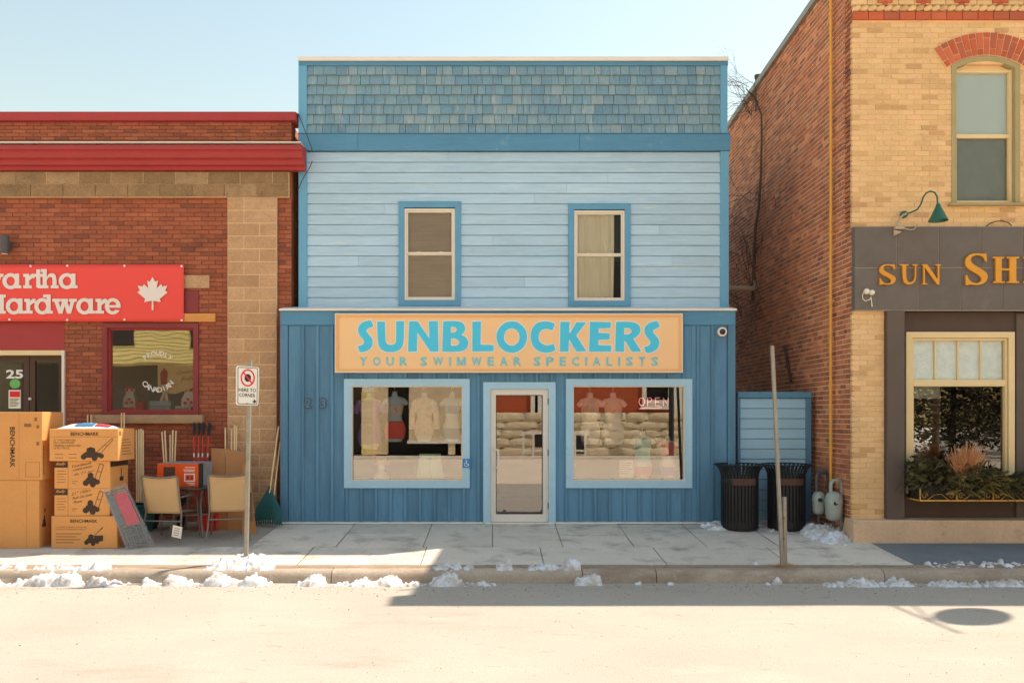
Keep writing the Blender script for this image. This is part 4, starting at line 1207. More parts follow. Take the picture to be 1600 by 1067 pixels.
# bricks of the front, leaving the arch to its voussoirs
ro = 1.02
hw = (wx1-wx0)/2
rad = (hw*hw+rise*rise)/(2*rise); acz = wzs+rise-rad
def arch_clip(r):
    """True where a brick would run into the arch ring or the opening"""
    for x in (r[0], r[1], (r[0]+r[1])/2):
        for z in (r[2], r[3]):
            d = math.hypot(x-wc, z-acz)
            if z > wzs-.05 and d < rad+.345 and abs(x-wc) < hw+.13: return True
    return False
rec = coursed(RX0, RX1, fz0, belt[0]-.004, .0728, .222, .0075, [(wx0, wx1, wz0, wzs+rise)], random.Random(43))
rec2 = []
for r in rec:
    if not arch_clip(r): rec2.append(r); continue
    n = 6; step = (r[1]-r[0])/n
    good = [i for i in range(n) if not arch_clip((r[0]+i*step, r[0]+(i+1)*step, r[2], r[3]))]
    if good and good == list(range(good[0], good[-1]+1)): rec2.append((r[0]+good[0]*step, r[0]+(good[-1]+1)*step, r[2], r[3]))
lay(rec2, YR+.0245, 'y', .05, m['yelbrick'], fw, (rx(1420), rz(230), .75), 300, 14, proud=.004)
# voussoirs: soldier arch of red bricks with staggered cross joints
nv = 15; half = math.asin((hw+.09)/rad)
for i in range(nv):
    a0 = -half+2*half*i/nv; a1 = a0+2*half/nv
    spl = (.075, .335) if i % 2 == 0 else (.255, .335)
    sp = [.012, spl[0]+.03 if i % 2 == 0 else spl[0], .335]
    for r0, r1 in zip(sp, sp[1:]):
        r0 += .006; r1 -= .006; g = .0065/rad
        p = lambda a, r: (wc+(rad+r)*math.sin(a), acz+(rad+r)*math.cos(a))
        MB().prism([p(a0+g, r0), p(a1-g, r0), p(a1-g, r1), p(a0+g, r1)], YR-.006-random.uniform(0,.004), YR+.04).build('arch_brick', m['beltbrick'], fw)
# fill between the wall head and the arch
p = lambda a, r: (wc+(rad+r)*math.sin(a), acz+(rad+r)*math.cos(a))
aa = [-half+2*half*i/16 for i in range(17)]
MB().prism([p(a, .012) for a in aa]+[p(a, .337) for a in aa[::-1]], YR+.002, YR+.06).build('arch_mortar', m['stonemortar'], fw)
# belt course, rope moulding, upper red pattern
x = RX0; i = 0
while x < RX1-.1:
    MB().fbox(x+.004, x+.222-.004, YR-.012, YR+.035, belt[0]+.003, belt[1]-.003).build('belt_brick', m['beltbrick'], fw); x += .222
x = RX0; zc = (rz(19)+rz(9))/2
while x < RX1-.1:
    MB().raw([(p[0]+(p[2]-zc)*.5, p[1], p[2]) for p in MB().ell((x+.055, YR-.012, zc), (.062,.035,.044), 8, 6).v], MB().ell((0,0,0), (1,1,1), 8, 6).f).build('rope_brick', m['yelbrick'], fw, smooth=50); x += .112
rec = coursed(RX0, RX1, rz(8)+.004, RT, .0728, .222, .0075, (), random.Random(44))
lay(rec, YR+.008, 'y', .05, m['yelbrick'], fw, (0,0,1), 0, 15, 'upper_brickwork')
x = rx(1372)
while x < RX1:
    for dz, wdt in ((rz(9.5), .07), (rz(5), .21), (rz(-2), .07)):
        MB().fbox(x+.1-wdt/2, x+.1+wdt/2, YR-.012, YR+.02, dz, dz+.055).build('pattern_brick', m['beltbrick'], fw)
    x += .545
MB().prism_x([(YR-.02,RT),(YR-.2,RT+.12),(YR-.24,RT+.3),(YR+.3,RT+.32),(YR+.3,RT)], RX0-.04, RX1).build('roof_cornice', m['olive'], cafe)
# --- upper window
wg = bpy.data.objects.new('arched_window', None); COL.objects.link(wg); wg.parent = cafe; wg.matrix_parent_inverse = PINV[cafe.name]; PINV[wg.name] = Matrix()
na = 14
def arc(rout, x0, x1, off=0):
    return [(x0+(x1-x0)*i/na, acz+math.sqrt(max((rad+rout)**2-(x0+(x1-x0)*i/na-wc)**2, 0))+off) for i in range(na+1)]
o1 = arc(.008, wx0-.02, wx1+.02); i1 = arc(-.06, wx0+.05, wx1-.05)
MB().prism([(o1[0][0], wz0)]+o1+[(o1[-1][0], wz0), (i1[-1][0], wz0)]+i1[::-1]+[(i1[0][0], wz0)], YR+.015, YR+.22).build('outer_frame', m['olive'], wg)
f0, f1 = wx0+.052, wx1-.052
ztop = rz(105)
i2 = arc(-.062, f0, f1)
MB().prism([(f0, ztop-.02)]+i2+[(f1, ztop-.02)], YR+.12, YR+.15).build('head_panel', m['creamwood'], wg)
MB().frame(f0, f1, wz0+.02, ztop, .042, YR+.09, YR+.17).build('window_frame', m['creamwood'], wg)
mid = rz(209)
MB().fbox(f0+.04, f1-.04, YR+.10, YR+.16, mid-.028, mid+.028).build('meeting_rail', m['creamwood'], wg)
MB().box(f0+.03, f1-.03, YR+.135, YR+.139, wz0+.05, ztop-.03).build('pane', m['glassdim'], wg)
MB().box(f0+.02, f1-.02, YR+.15, YR+.153, mid-.01, ztop-.03).build('roller_blind', m['mint'] if False else M('pale roller blind', C(190,200,196), .8, .03, 3, bump=0), wg)
MB().box(f0+.0, f1-.0, YR+.175, YR+.178, wz0+.03, mid).build('net_curtain', M('grey net curtain', C(120,122,116), .9, .1, 5, bump=0), wg)
MB().box(f0-.1, f1+.1, YR+.9, YR+.92, wz0-.1, ztop+.2).build('room_wall', m['interior'], wg)
MB().fbox(rx(1482), wx1+.08, YR-.06, YR+.2, rz(322), wz0-.003, .006).build('window_sill', m['olive'], wg)
# --- tiled band
tz0, tz1 = rz(486), fz0-.004
band = MB().box(RX0+.006, RX1, YR-.055, YR+.02, tz0, tz1).build('tiled_band', m['grout'], cafe)
tm = rz(419.5)
for zz0, zz1, first in ((tm, tz1, 1398), (tz0, tm, 1366)):
    xe = [RX0-.002]+[rx(first)+.5945*k for k in range(18)]+[RX1]
    xe = [e for e in xe if e <= RX1]
    for a, c in zip(xe, xe[1:]):
        if c-a < .02: continue
        MB().fbox(a+.005, c-.005, YR-.066-random.uniform(0,.002), YR-.05, zz0+.005, zz1-.005, .002).build('tile', m['tile'], band)
MB().box(RX0-.003, RX0+.005, YR-.049, YR+.02, tz0+.005, tz1-.005).build('end_tile', m['tile'], band)
# gilded letters (traced), each a part of the lettering
gl_ = thing('gilded_lettering', (rx(1480), YR-.07, rz(446)), 'raised gold serif capitals on the dark tiled band', 'lettering')
fg = Fn(1320, 300, 5.336, YR-.09, YR-.105)
def S_serif(x0, x1, y0, y1):
    T = [(.80,.02),(.93,.0,1),(.95,.26,1),(.88,.26,1),(.78,.10),(.52,.055),(.28,.11),(.24,.24),(.36,.35),(.70,.48),(.97,.62),(.99,.80),(.82,.95),(.50,1.0),(.26,.965),(.14,.985,1),(.03,1.0,1),(.02,.68,1),(.09,.68,1),(.20,.86),(.46,.945),(.68,.90),(.72,.77),(.56,.66),(.22,.53),(.02,.40),(.0,.20),(.18,.04),(.50,-.005)]
    return [('s', [(x0+(x1-x0)*p[0], y0+(y1-y0)*p[1], *p[2:]) for p in T])]
sf = 9
LET = [S_serif(283, 424, 603, 776),
  [('s', [(476,606,1),(508,606,1),(508,712),(520,748),(546,754),(572,740),(580,706),(580,606,1),(592,606,1),(592,712),(580,756),(540,776),(498,768),(478,730)]), ('r', 456,604,528,604+sf+3), ('r', 560,604,606,604+sf+3)],
  [('p', [(650,606),(684,606),(770,730),(770,606),(784,606),(784,774),(768,774),(664,632),(664,766),(650,766)]), ('r', 638,604,684,604+sf+2), ('r', 750,604,797,604+sf+2), ('r', 638,762,684,772)],
  S_serif(998, 1190, 512, 780),
  [('r', 1252,544,1304,760), ('r', 1368,544,1426,760), ('r', 1300,640,1372,656), ('r', 1230,542,1326,556), ('r', 1346,542,1450,556), ('r', 1234,746,1330,760), ('r', 1346,746,1448,760)],
  [('r', 1506,544,1558,760), ('r', 1482,542,1582,556), ('r', 1482,746,1582,760)],
  [('p', [(1622,544),(1674,544),(1770,694),(1770,544),(1790,544),(1790,762),(1766,762),(1642,580),(1642,760),(1622,760)]), ('r', 1604,542,1674,556), ('r', 1740,542,1816,556), ('r', 1604,746,1668,760)],
]
for p in LET:
    put('letter', glyph_mesh('letter', p, 3.0, fg, .035, bevel=.004), m['gold'], gl_)
# --- ground floor: buff pier, dark pillar, recessed chocolate panel, window
MB().box(RX0+.03, rx(1383), YR+.03, YR+.3, .0, tz0).build('pier_core', m['yelmortar'], cafe)
pc = bpy.data.objects[-1] if False else None
rec = coursed(RX0, rx(1383), rz(811), tz0-.002, .0728, .222, .0075, (), random.Random(45))
lay(rec, YR+.0245, 'y', .05, m['yelbrick'], fw, (0,0,1), 0, 16, 'pier_brickwork', proud=.004)
MB().fbox(rx(1384), rx(1411), YR-.05, YR+.3, rz(812), tz0-.003, .006).build('pillar', m['darkstucco'], cafe)
YP = YR+.12
ww = (X(1418,YP), X(1580,YP), Z(728,YP)-.35, Z(524,YP))
slab(MB(), rx(1411), RX1, .0, tz0, YP, YP+.2, [(ww[0], ww[1], ww[2], ww[3])]).build('shopfront_panel', m['browntrim'], cafe)
MB().fbox(X(1583,YP)+.03, X(1583,YP)+.3, YP-.03, YP, 0, tz0-.02).build('pilaster_strip', m['darkstucco'], cafe)
wg = bpy.data.objects.new('shopfront_window', None); COL.objects.link(wg); wg.parent = cafe; wg.matrix_parent_inverse = PINV[cafe.name]; PINV[wg.name] = Matrix()
MB().frame(X(1414,YP), X(1583,YP), ww[2]-.04, Z(519,YP), .085, YP-.04, YP+.1).build('casing', m['creamwood'], wg)
s0, s1, t0, t1 = X(1414,YP)+.09, X(1583,YP)-.09, ww[2]+.05, Z(519,YP)-.09
MB().frame(s0, s1, t0, t1, .03, YP-.01, YP+.12).build('window_frame', m['creamwood'], wg)
trz = Z(597,YP)
MB().fbox(s0+.02, s1-.02, YP-.015, YP+.1, trz-.06, trz+.035).build('transom_bar', m['creamwood'], wg)
for k in (1, 2, 3):
    x = s0+.03+(s1-s0-.06)*k/4
    MB().fbox(x-.012, x+.012, YP+.02, YP+.06, trz+.03, t1-.02).build('glazing_bar', m['creamwood'], wg)
MB().box(s0+.02, s1-.02, YP+.045, YP+.05, t0+.01, trz-.05).build('pane', m['glass'], wg)
frost = M('textured leaded glass', C(176,186,180), .25, .12, 9, bump=.8, bscale=22, bdist=.02, spec=.6)
for k in range(4):
    xa = s0+.03+(s1-s0-.06)*k/4+.013; xb = s0+.03+(s1-s0-.06)*(k+1)/4-.013
    MB().box(xa, xb, YP+.05, YP+.055, trz+.035, t1-.025).build('textured_pane', frost, wg)
MB().box(s0+.02, s1-.02, YP+.12, YP+.124, trz-.06-.17, trz-.04).build('blind', m['siding'] if False else M('pale green blind', C(176,186,176), .8, .04, 4, bump=0), wg)
rmb = MB().box(RX0+.35, RX1-.25, 2.4, 2.5, 0, 4.0).box(RX0+.35, RX1-.25, YP+.21, 2.4, .0, .06).box(RX0+.35, RX1-.25, YP+.21, 2.4, 3.9, 4.0)
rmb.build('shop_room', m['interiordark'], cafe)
# plinth step
pl = MB().prism_x([(YR-.16,-.2),(YR-.16,rz(813)+.0),(YR-.15,rz(812)+.012),(YP+.0,rz(812)+.02),(YR+.3,-.2)], rx(1326), RX1)
pl = pl.build('plinth', m['plinth'], cafe)

# ---------------- gooseneck lamp and its conduit bracket
gl2 = thing('gooseneck_lamp', (rx(1420), YR, rz(350)), 'dark green gooseneck lamp over the tiled band', 'lamp')
q = lambda px, py, y: (rx(1320+px/5.336), y, rz(300+py/5.336))
MB().tube([q(500,190,YR+.01), q(530,182,YR-.06), q(566,166,YR-.13), q(578,130,YR-.19), q(582,80,YR-.24), q(596,52,YR-.28), q(615,46,YR-.32), q(638,62,YR-.36), q(652,100,YR-.38), q(656,165,YR-.38)], .012, 8).build('neck', m['green'], gl2, smooth=60)
c_ = q(660, 168, YR-.38)
MB().lathe([(.022,c_[2]+.02),(.03,c_[2]),(.036,c_[2]-.02),(.10,c_[2]-.16),(.125,c_[2]-.205),(.128,c_[2]-.215),(.118,c_[2]-.212),(.03,c_[2]-.03)], c_[0], c_[1], 24).build('shade', m['green'], gl2, smooth=40)
MB().ell((c_[0], c_[1], c_[2]-.12), (.035,.035,.05)).build('bulb', m['farwhite'], gl2, smooth=60)
disc(MB(), q(492,190,0)[0], q(492,190,0)[2], .05, YR-.02, YR+.012).build('wall_rose', m['green'], gl2)
lb = thing('conduit_bracket', (rx(1398), YR-.06, rz(368)), 'bent pale conduit with junction box beside the gooseneck lamp', 'conduit')
MB().tube([q(505,185,YR-.03), q(470,200,YR-.06), q(440,226,YR-.09), q(420,260,YR-.1), q(408,300,YR-.1)], .016, 8).build('conduit_bend', m['conduit'], lb, smooth=60)
a = q(385, 300, 0); c_ = q(465, 325, 0)
MB().cbox(a[0], c_[0], YR-.13, YR-.068, c_[2], a[2], .006).build('junction_box', m['conduit'], lb)
a = q(385, 330, 0); c_ = q(442, 378, 0)
MB().prism([(a[0],a[2]),(c_[0],a[2]-.02),(c_[0],c_[2]+.05),(a[0],c_[2])], YR-.10, YR-.068).build('bracket_plate', m['conduit'], lb)
MB().tube([q(465,318,YR-.1), q(510,328,YR-.1), q(545,325,YR-.09), q(572,300,YR-.085), q(580,282,YR-.08)], .009, 6).build('cable', m['conduit'], lb, smooth=60)
a_ = thing('loose_cable', (rx(1557), YR, rz(353)), 'thin dark cable arching over the top of the tiled band', 'cable')
MB().tube([q(1170,292,YR-.02), q(1200,268,YR-.03), q(1250,250,YR-.035), q(1300,247,YR-.035), q(1350,260,YR-.03), q(1385,285,YR-.02)], .007, 6).build('cable', m['rubber'], a_, smooth=60)
# exterior outlet lights (twin white lamp holders with cord)
ou = thing('twin_floodlight', (rx(1352), YR-.07, rz(480)), 'small white twin lamp holder with cord on the lower left tile', 'lamp')
for px, py in ((152, 838), (196, 848)):
    c_ = q(px, py, 0)
    MB().ell((c_[0], YR-.11, c_[2]), (.04,.045,.042)).build('lamp_head', m['vinyl'], ou, smooth=60)
c_ = q(172, 842, 0)
MB().cbox(c_[0]-.04, c_[0]+.04, YR-.085, YR-.067, c_[2]-.03, c_[2]+.03, .004).build('mounting_plate', m['vinyl'], ou)
MB().tube([q(135,842,YR-.085), q(126,870,YR-.08), q(130,900,YR-.08), q(150,915,YR-.08), q(185,905,YR-.08), q(198,880,YR-.08)], .007, 6).build('cord', m['vinyl'], ou, smooth=60)
MB().tube([q(196,880,YR-.08), q(203,930,YR-.08), q(206,962,YR-.08)], [.007,.007,.012], 6).build('plug_lead', m['vinyl'], ou, smooth=60)

# ---------------- hanging oval sign beyond the right edge of the picture (its shadow lies on the road)
hs = thing('hanging_sign', (9.8, YR, 6.4), 'oval hanging sign on a wall bracket whose shadow falls on the road', 'sign')
YC = -2.42; HXs = 9.82; HZs = 7.15
# sign board faces left and right; flat oval in the YZ plane
n = 32; ring = lambda x, s: [(x, YC+.36*s*math.cos(2*math.pi*k/n), HZs+.62*s*math.sin(2*math.pi*k/n)) for k in range(n)]
MB().loft([ring(HXs-.03,.97), ring(HXs-.02,1), ring(HXs+.02,1), ring(HXs+.03,.97)]).build('board', m['cream'], hs, smooth=40)
MB().tube([(HXs, YR+.02, HZs+.78), (HXs, YC-.5, HZs+.78)], .02, 8).build('bracket_arm', m['blackmetal'], hs)
MB().tube([(HXs, YR+.02, HZs+.1), (HXs, YR-.35, HZs+.38), (HXs, YC-.1, HZs+.78)], .014, 8).build('bracket_brace', m['blackmetal'], hs)
for dy in (-.12, .12): MB().tube([(HXs, YC+dy, HZs+.78), (HXs, YC+dy, HZs+.55)], .01, 6).build('hanger', m['blackmetal'], hs)

# ---------------- gas riser, meters, conduit elbow and iron strap on the side wall
gp = thing('gas_pipe', (RX0-.05, -.55, .8), 'tall yellow gas pipe running up the red brick side wall', 'pipe')
yp = -.56; xp_ = RX0-.05
MB().tube([(xp_, yp, .72), (xp_, yp, 3), (xp_+.004, yp+.004, 5.5), (xp_, yp, 8.6)], .022, 10).build('riser', m['pipe'], gp, smooth=60)
for z in (1.2, 2.15, 3.4, 4.4, 5.7, 7.0):
    b = MB().lathe([(.027,z-.03),(.029,z-.02),(.029,z+.02),(.027,z+.03)], xp_, yp, 10); b.box(xp_, RX0+.01, yp-.012, yp+.012, z-.012, z+.012)
    b.build('pipe_clip', m['pipe'], gp)
mt = thing('gas_meter', (RX0-.25, -.6, 0), 'pair of grey gas meters with dark pipework at foot of brick side wall', 'gas meter')
def meter_body(cx, cy, z0, z1, wr, dr):
    rings = []
    for f, s in ((0,.55),(.06,.8),(.2,.92),(.55,.98),(.62,1.05),(.68,1.06),(.72,1.0),(.88,.86),(.96,.6),(1,.35)):
        rings.append([(cx+wr*s*math.copysign(abs(math.cos(2*math.pi*k/20))**.7, math.cos(2*math.pi*k/20)), cy+dr*s*math.copysign(abs(math.sin(2*math.pi*k/20))**.7, math.sin(2*math.pi*k/20)), z0+(z1-z0)*f) for k in range(20)])
    return MB().loft(rings)
c1, c2 = (4.80, -.62), (4.98, -.80)
c1 = (RX0-.24, -.58); c2 = (RX0-.13, -.86)
meter_body(c1[0], c1[1], .22, .56, .085, .1).build('meter_body', m['meter'], mt, smooth=50)
meter_body(c2[0], c2[1], .16, .58, .115, .12).build('meter_body', m['meter'], mt, smooth=50)
for c_, z in ((c1, .44), (c2, .42)):
    disc(MB(), c_[0]-.02, z, .03, c_[1]-.125, c_[1]-.09, 12).build('dial', m['blackprint'], mt)
MB().tube([(c1[0]-.03, c1[1], .55), (c1[0]-.03, c1[1], .78), (c1[0]-.01, c1[1]+.02, .83), (c1[0]+.14, c1[1]+.06, .84), (c1[0]+.17, c1[1]+.08, .80), (c1[0]+.17, c1[1]+.03, .55)], .028, 8).build('inlet_pipe', m['ironpipe'], mt, smooth=60)
MB().tube([(c2[0]-.04, c2[1], .57), (c2[0]-.04, c2[1], .70), (c2[0], c2[1]+.01, .74), (c2[0]+.11, c2[1]+.04, .74), (c2[0]+.135, c2[1]+.05, .70), (c2[0]+.135, c2[1]+.05, -.05)], .026, 8).build('outlet_pipe', m['meter'], mt, smooth=60)
MB().tube([(xp_, yp, .74), (xp_-.005, yp-.02, .66), (xp_-.03, yp-.06, .6), (xp_-.05, yp-.12, .56)], .024, 8).build('yellow_elbow', m['pipe'], mt, smooth=60)
for c_ in (c1, c2):
    MB().tube([(c_[0], c_[1], .24), (c_[0], c_[1], -.06)], .022, 8).build('stand_pipe', m['ironpipe'], mt)
cn = thing('wall_conduit', (RX0-.1, 3.2, 2.9), 'grey drain pipe crossing from the blue shop to the brick side wall', 'pipe')
cd_ = 5.0*1300/405-13; zz = CAM_Z+(650-451)*(13+cd_)/1300
MB().tube([(3.4, cd_-.05, zz+.02), (RX0-.14, cd_, zz), (RX0-.06, cd_+.01, zz+.01), (RX0-.03, cd_+.01, zz+.08)], .05, 10).build('pipe_run', m['conduit'], cn, smooth=60)
st = thing('iron_strap', (RX0-.02, 1.2, 2.4), 'rusty vertical iron strap on the shaded brick side wall', 'bracket')
ya = 5.05*1300/(1228-775)-13; yb2 = 5.05*1300/(1238-775)-13
MB().bar((RX0-.03, ya, CAM_Z+(650-540)*(13+ya)/1300), (RX0-.03, yb2, CAM_Z+(650-596)*(13+yb2)/1300), .04, .04).build('strap', m['brownwood'], st)

# ================================================================== alley gate
YG = .16
agx = lambda px: X(px, YG)
agz = lambda py: Z(py, YG)
gt = thing('alley_gate', (agx(1210), YG, 0), 'blue board gate closing the alley behind the black bins', 'gate')
GX0, GX1 = agx(1152), min(agx(1267), RX0-.03)
gzt = agz(612)
MB().fbox(GX0, GX0+.045, YG-.02, YG+.06, .02, gzt-.1).build('gate_post', m['deepblue'], gt)
MB().fbox(GX1-.085, GX1, YG-.02, YG+.06, .02, gzt-.1).build('gate_post', m['deepblue'], gt)
MB().fbox(GX0, GX1, YG-.03, YG+.07, gzt-.098, gzt).build('top_rail', m['fascia'], gt)
nbd = 12; bh = (gzt-.1-.04)/nbd
for i in range(nbd):
    z = .04+i*bh
    MB().prism_x([(YG+.035, z), (YG+.008, z), (YG+.002, z+.006), (YG+.014, z+bh-.012), (YG+.022, z+bh-.005), (YG+.035, z+bh-.005)], GX0+.046, GX1-.086).build('board', m['gate'], gt)

# ================================================================== litter bins
def bin_(cx, cy, label):
    z0 = gz(cy)
    t = thing('litter_bin', (cx, cy, z0), label, 'bin', 'black slatted litter bins by the gate')
    H = .98; r = .272
    MB().lathe([(r-.02,z0),(r,z0+.01),(r,z0+.13),(r-.012,z0+.135)], cx, cy, 36).build('base_ring', m['blackmetal'], t, smooth=40)
    MB().lathe([(r+.004,z0+.70),(r+.006,z0+.705),(r+.006,z0+.765),(r+.004,z0+.77)], cx, cy, 36, cap=False).build('upper_band', m['blackmetal'], t, smooth=40)
    n = 34
    # one slat, then its copies turned round the axis share the mesh
    pr = [(r, .02), (r, .45), (r, .76), (r+.006, .83), (r+.03, .90), (r+.07, .95), (r+.105, .968)]
    b = MB(); wd = .034
    rings = []
    for i, (q, z) in enumerate(pr):
        rings.append([(q+.004,-wd/2,z),(q+.004,wd/2,z),(q-.004,wd/2,z+.002),(q-.004,-wd/2,z+.002)])
    b.loft(rings)
    me = b.mesh('slat'); me.materials.append(m['blackmetal'])
    for k in range(n):
        o = put('slat', me, None, t, loc=(cx, cy, z0), rot=(0, 0, 2*math.pi*k/n))
    b = MB(); ring = []
    for k in range(49):
        a = 2*math.pi*k/48; ring.append((cx+(r+.105)*math.cos(a), cy+(r+.105)*math.sin(a), z0+.972))
    b.tube(ring, .011, 8).build('rim', m['blackmetal'], t, smooth=60)
    MB().lathe([(r-.03,z0+.05),(r-.03,z0+.80),(r-.045,z0+.80),(r-.045,z0+.06)], cx, cy, 30).build('liner', m['rubber'], t, smooth=40)
    # a brown label plate bent to the band
    b = MB(); rg = []
    for k in range(9):
        a = R(-90-38+76*k/8); rg.append((cx+(r+.012)*math.cos(a), cy+(r+.012)*math.sin(a)))
    for k in range(8):
        b.raw([(*rg[k],z0+.675),(*rg[k+1],z0+.675),(*rg[k+1],z0+.775),(*rg[k],z0+.775)], [(0,1,2,3)])
    b.build('label_plate', m['brownwood'], t)
    return t
bin_(X(1155, -.34), -.36, 'black slatted litter bin half in front of the blue storefront')
bin_(X(1228, -.34), -.36, 'black slatted litter bin in front of the alley gate behind the post')

# ================================================================== posts and parking sign
yp2 = -2.68
pt = thing('bare_post', (X(1224, yp2), yp2, gz(yp2)), 'leaning bare steel post with short stub at the kerb', 'post')
def uchan(mb, a, b, w=.05, d=.03):
    a = Vector(a); b = Vector(b)
    prof = [(-w/2,0),(-w/2+.006,0),(-w/4,-d+.006),(w/4,-d+.006),(w/2-.006,0),(w/2,0),(w/2,-.008),(w/4+.006,-d),(-w/4-.006,-d),(-w/2,-.008)]
    mb.loft([[(p.x+x, p.y+y, p.z) for x, y in prof] for p in (a, b)])
    return mb
zb_ = gz(yp2)
uchan(MB(), (X(1222,yp2), yp2, zb_+.02), (X(1207,yp2), yp2+.02, Z(540,yp2)), .05).build('upright', m['steel'], pt)
uchan(MB(), (X(1227.5,yp2), yp2+.02, zb_-.1), (X(1226,yp2), yp2+.02, Z(776,yp2)), .055).build('stub', m['steel'], pt)
for z in (.35, .6):
    MB().box(X(1222,yp2)+.0, X(1222,yp2)+.02, yp2-.04, yp2+.0, zb_+z, zb_+z+.015).build('bolt', m['ironpipe'], pt)
yp3 = -2.44
px3 = X(384.5, yp3)
ps = thing('parking_sign', (px3, yp3, gz(yp3)), 'no parking sign with red circle on a thin steel post in snow', 'sign')
uchan(MB(), (px3, yp3, gz(yp3)-.05), (X(390,yp3), yp3+.02, Z(563,yp3)), .058).build('post', m['steel'], ps)
q3 = lambda u, v, y=-.035: (X(360+u/11.85, yp3), yp3+y, Z(560+v/11.85, yp3))
cs = [q3(122,135), q3(545,165), q3(530,872), q3(118,862)]
def rrect(c, r, n=5):
    """rounded quadrilateral in x,z"""
    out = []
    for i in range(4):
        p = Vector((c[i][0], c[i][2])); a = Vector((c[i-1][0], c[i-1][2])); b = Vector((c[(i+1)%4][0], c[(i+1)%4][2]))
        u = (a-p).normalized()*r; w_ = (b-p).normalized()*r
        for k in range(n+1):
            f = k/n; q = p+u*(1-f)**2+w_*f**2
            out.append((q.x, q.y))
    return out
MB().prism(rrect(cs, .03), yp3-.037, yp3-.033).build('sign_plate', m['signwhite'], ps)
inset = [q3(152,160), q3(525,182), q3(512,858), q3(150,842)]
r1 = rrect(inset, .025); r2 = rrect([q3(163,172), q3(515,193), q3(502,846), q3(161,831)], .022)
b = MB(); n = len(r1)
b.v = [(x, yp3-.0385, z) for x, z in r1]+[(x, yp3-.0385, z) for x, z in r2]
b.f = [(i, (i+1) % n, n+(i+1) % n, n+i) for i in range(n)]
b.build('sign_border', m['blackprint'], ps)
cc = q3(338, 362)
k_ = sc_(yp3)/11.85
octo = [(cc[0]+64*k_*math.cos(R(22.5+45*i)), cc[2]+76*k_*math.sin(R(22.5+45*i))) for i in range(8)]
MB().prism(octo, yp3-.0390, yp3-.0385).build('parked_symbol', m['blackprint'], ps)
b = MB(); n = 40
for i in range(n):
    a = 2*math.pi*i/n
    b.v += [(cc[0]+132*k_*math.cos(a), yp3-.0400, cc[2]+160*k_*math.sin(a)), (cc[0]+106*k_*math.cos(a), yp3-.0400, cc[2]+132*k_*math.sin(a))]
b.f = [(2*i, (2*i+2) % (2*n), (2*i+3) % (2*n), 2*i+1) for i in range(n)]
b.bar((cc[0]-82*k_, yp3-.0402, cc[2]+102*k_), (cc[0]+82*k_, yp3-.0402, cc[2]-102*k_), 26*k_, .0006, (0,1,0))
b.build('prohibition_ring', m['redprint'], ps)
a = q3(172, 612); text('legend', 'HERE TO', m['blackprint'], ps, (a[0], yp3-.0392, a[2]), (1,0,-.045), (0,0,1), 318*k_, 64*k_, offset=.012)
a = q3(178, 708); text('legend', 'CORNER', m['blackprint'], ps, (a[0], yp3-.0392, a[2]), (1,0,-.045), (0,0,1), 300*k_, 66*k_, offset=.012)
MB().prism([(q3(430,786)[0], q3(430,786)[2]), (q3(452,786)[0], q3(452,784)[2]), (q3(446,745)[0], q3(446,745)[2]), (q3(500,800)[0], q3(500,800)[2]), (q3(446,842)[0], q3(446,842)[2]), (q3(452,812)[0], q3(452,812)[2]), (q3(430,812)[0], q3(430,812)[2])], yp3-.0392, yp3-.0388).build('arrow', m['blackprint'], ps)
for u, v in ((345,178), (326,828)):
    c_ = q3(u, v); disc(MB(), c_[0], c_[2], .008, yp3-.045, yp3-.037, 8).build('bolt', m['steel'], ps)

# ================================================================== cartons
YB = -1.68
kx_ = lambda px, Y=YB: X(px, Y)
kz_ = lambda py, Y=YB: Z(py, Y)
INK, INK2 = m['ink'], m['inkmid']
def carton(label, px0, px1, py0, py1, depth, Y=YB, rotz=0, mat='cardboard', group=None, zbase=None):
    x0, x1 = X(px0, Y), X(px1, Y); z0, z1 = Z(py1, Y), Z(py0, Y)
    if zbase is not None: z0 = zbase
    t = thing('carton', ((x0+x1)/2, Y+depth/2, z0), label, 'box', group)
    b = MB().cbox(x0, x1, Y, Y+depth, z0, z1, .006)
    b.build('board', m[mat], t)
    t.rotation_euler.z = math.radians(random.uniform(-1.3, 1.3)) if zbase is not None and px0 > 0 else 0
    return t, (x0, x1, z0, z1, Y, depth)
def on_front(d, u, v): return (d[0]+(d[1]-d[0])*u, d[4]-.002, d[2]+(d[3]-d[2])*v)
def ftext(t, d, s, u0, v0, u1, v1, mat=INK, **kw):
    a = on_front(d, u0, v0); w_ = (d[1]-d[0])*(u1-u0); h_ = (d[3]-d[2])*(v1-v0)
    return text('print', s, mat, t, a, (1,0,0), (0,0,1), w_, h_, **kw)
def stext(t, d, s, u0, v0, u1, v1, mat=INK, **kw):
    """print on the right-hand side"""
    a = (d[1]+.002, d[4]+d[5]*u0, d[2]+(d[3]-d[2])*v0)
    return text('side_print', s, mat, t, a, (0,1,0), (0,0,1), d[5]*(u1-u0), (d[3]-d[2])*(v1-v0), **kw)
def lines(t, d, rows, mat=INK2, th=.022):
    b = MB()
    for u0, u1, v in rows:
        a = on_front(d, u0, v); c_ = on_front(d, u1, v)
        b.raw([(a[0],a[1],a[2]),(c_[0],a[1],a[2]),(c_[0],a[1],a[2]+th*(d[3]-d[2])),(a[0],a[1],a[2]+th*(d[3]-d[2]))], [(0,1,2,3)])
    b.build('print_lines', mat, t, recalc=False)
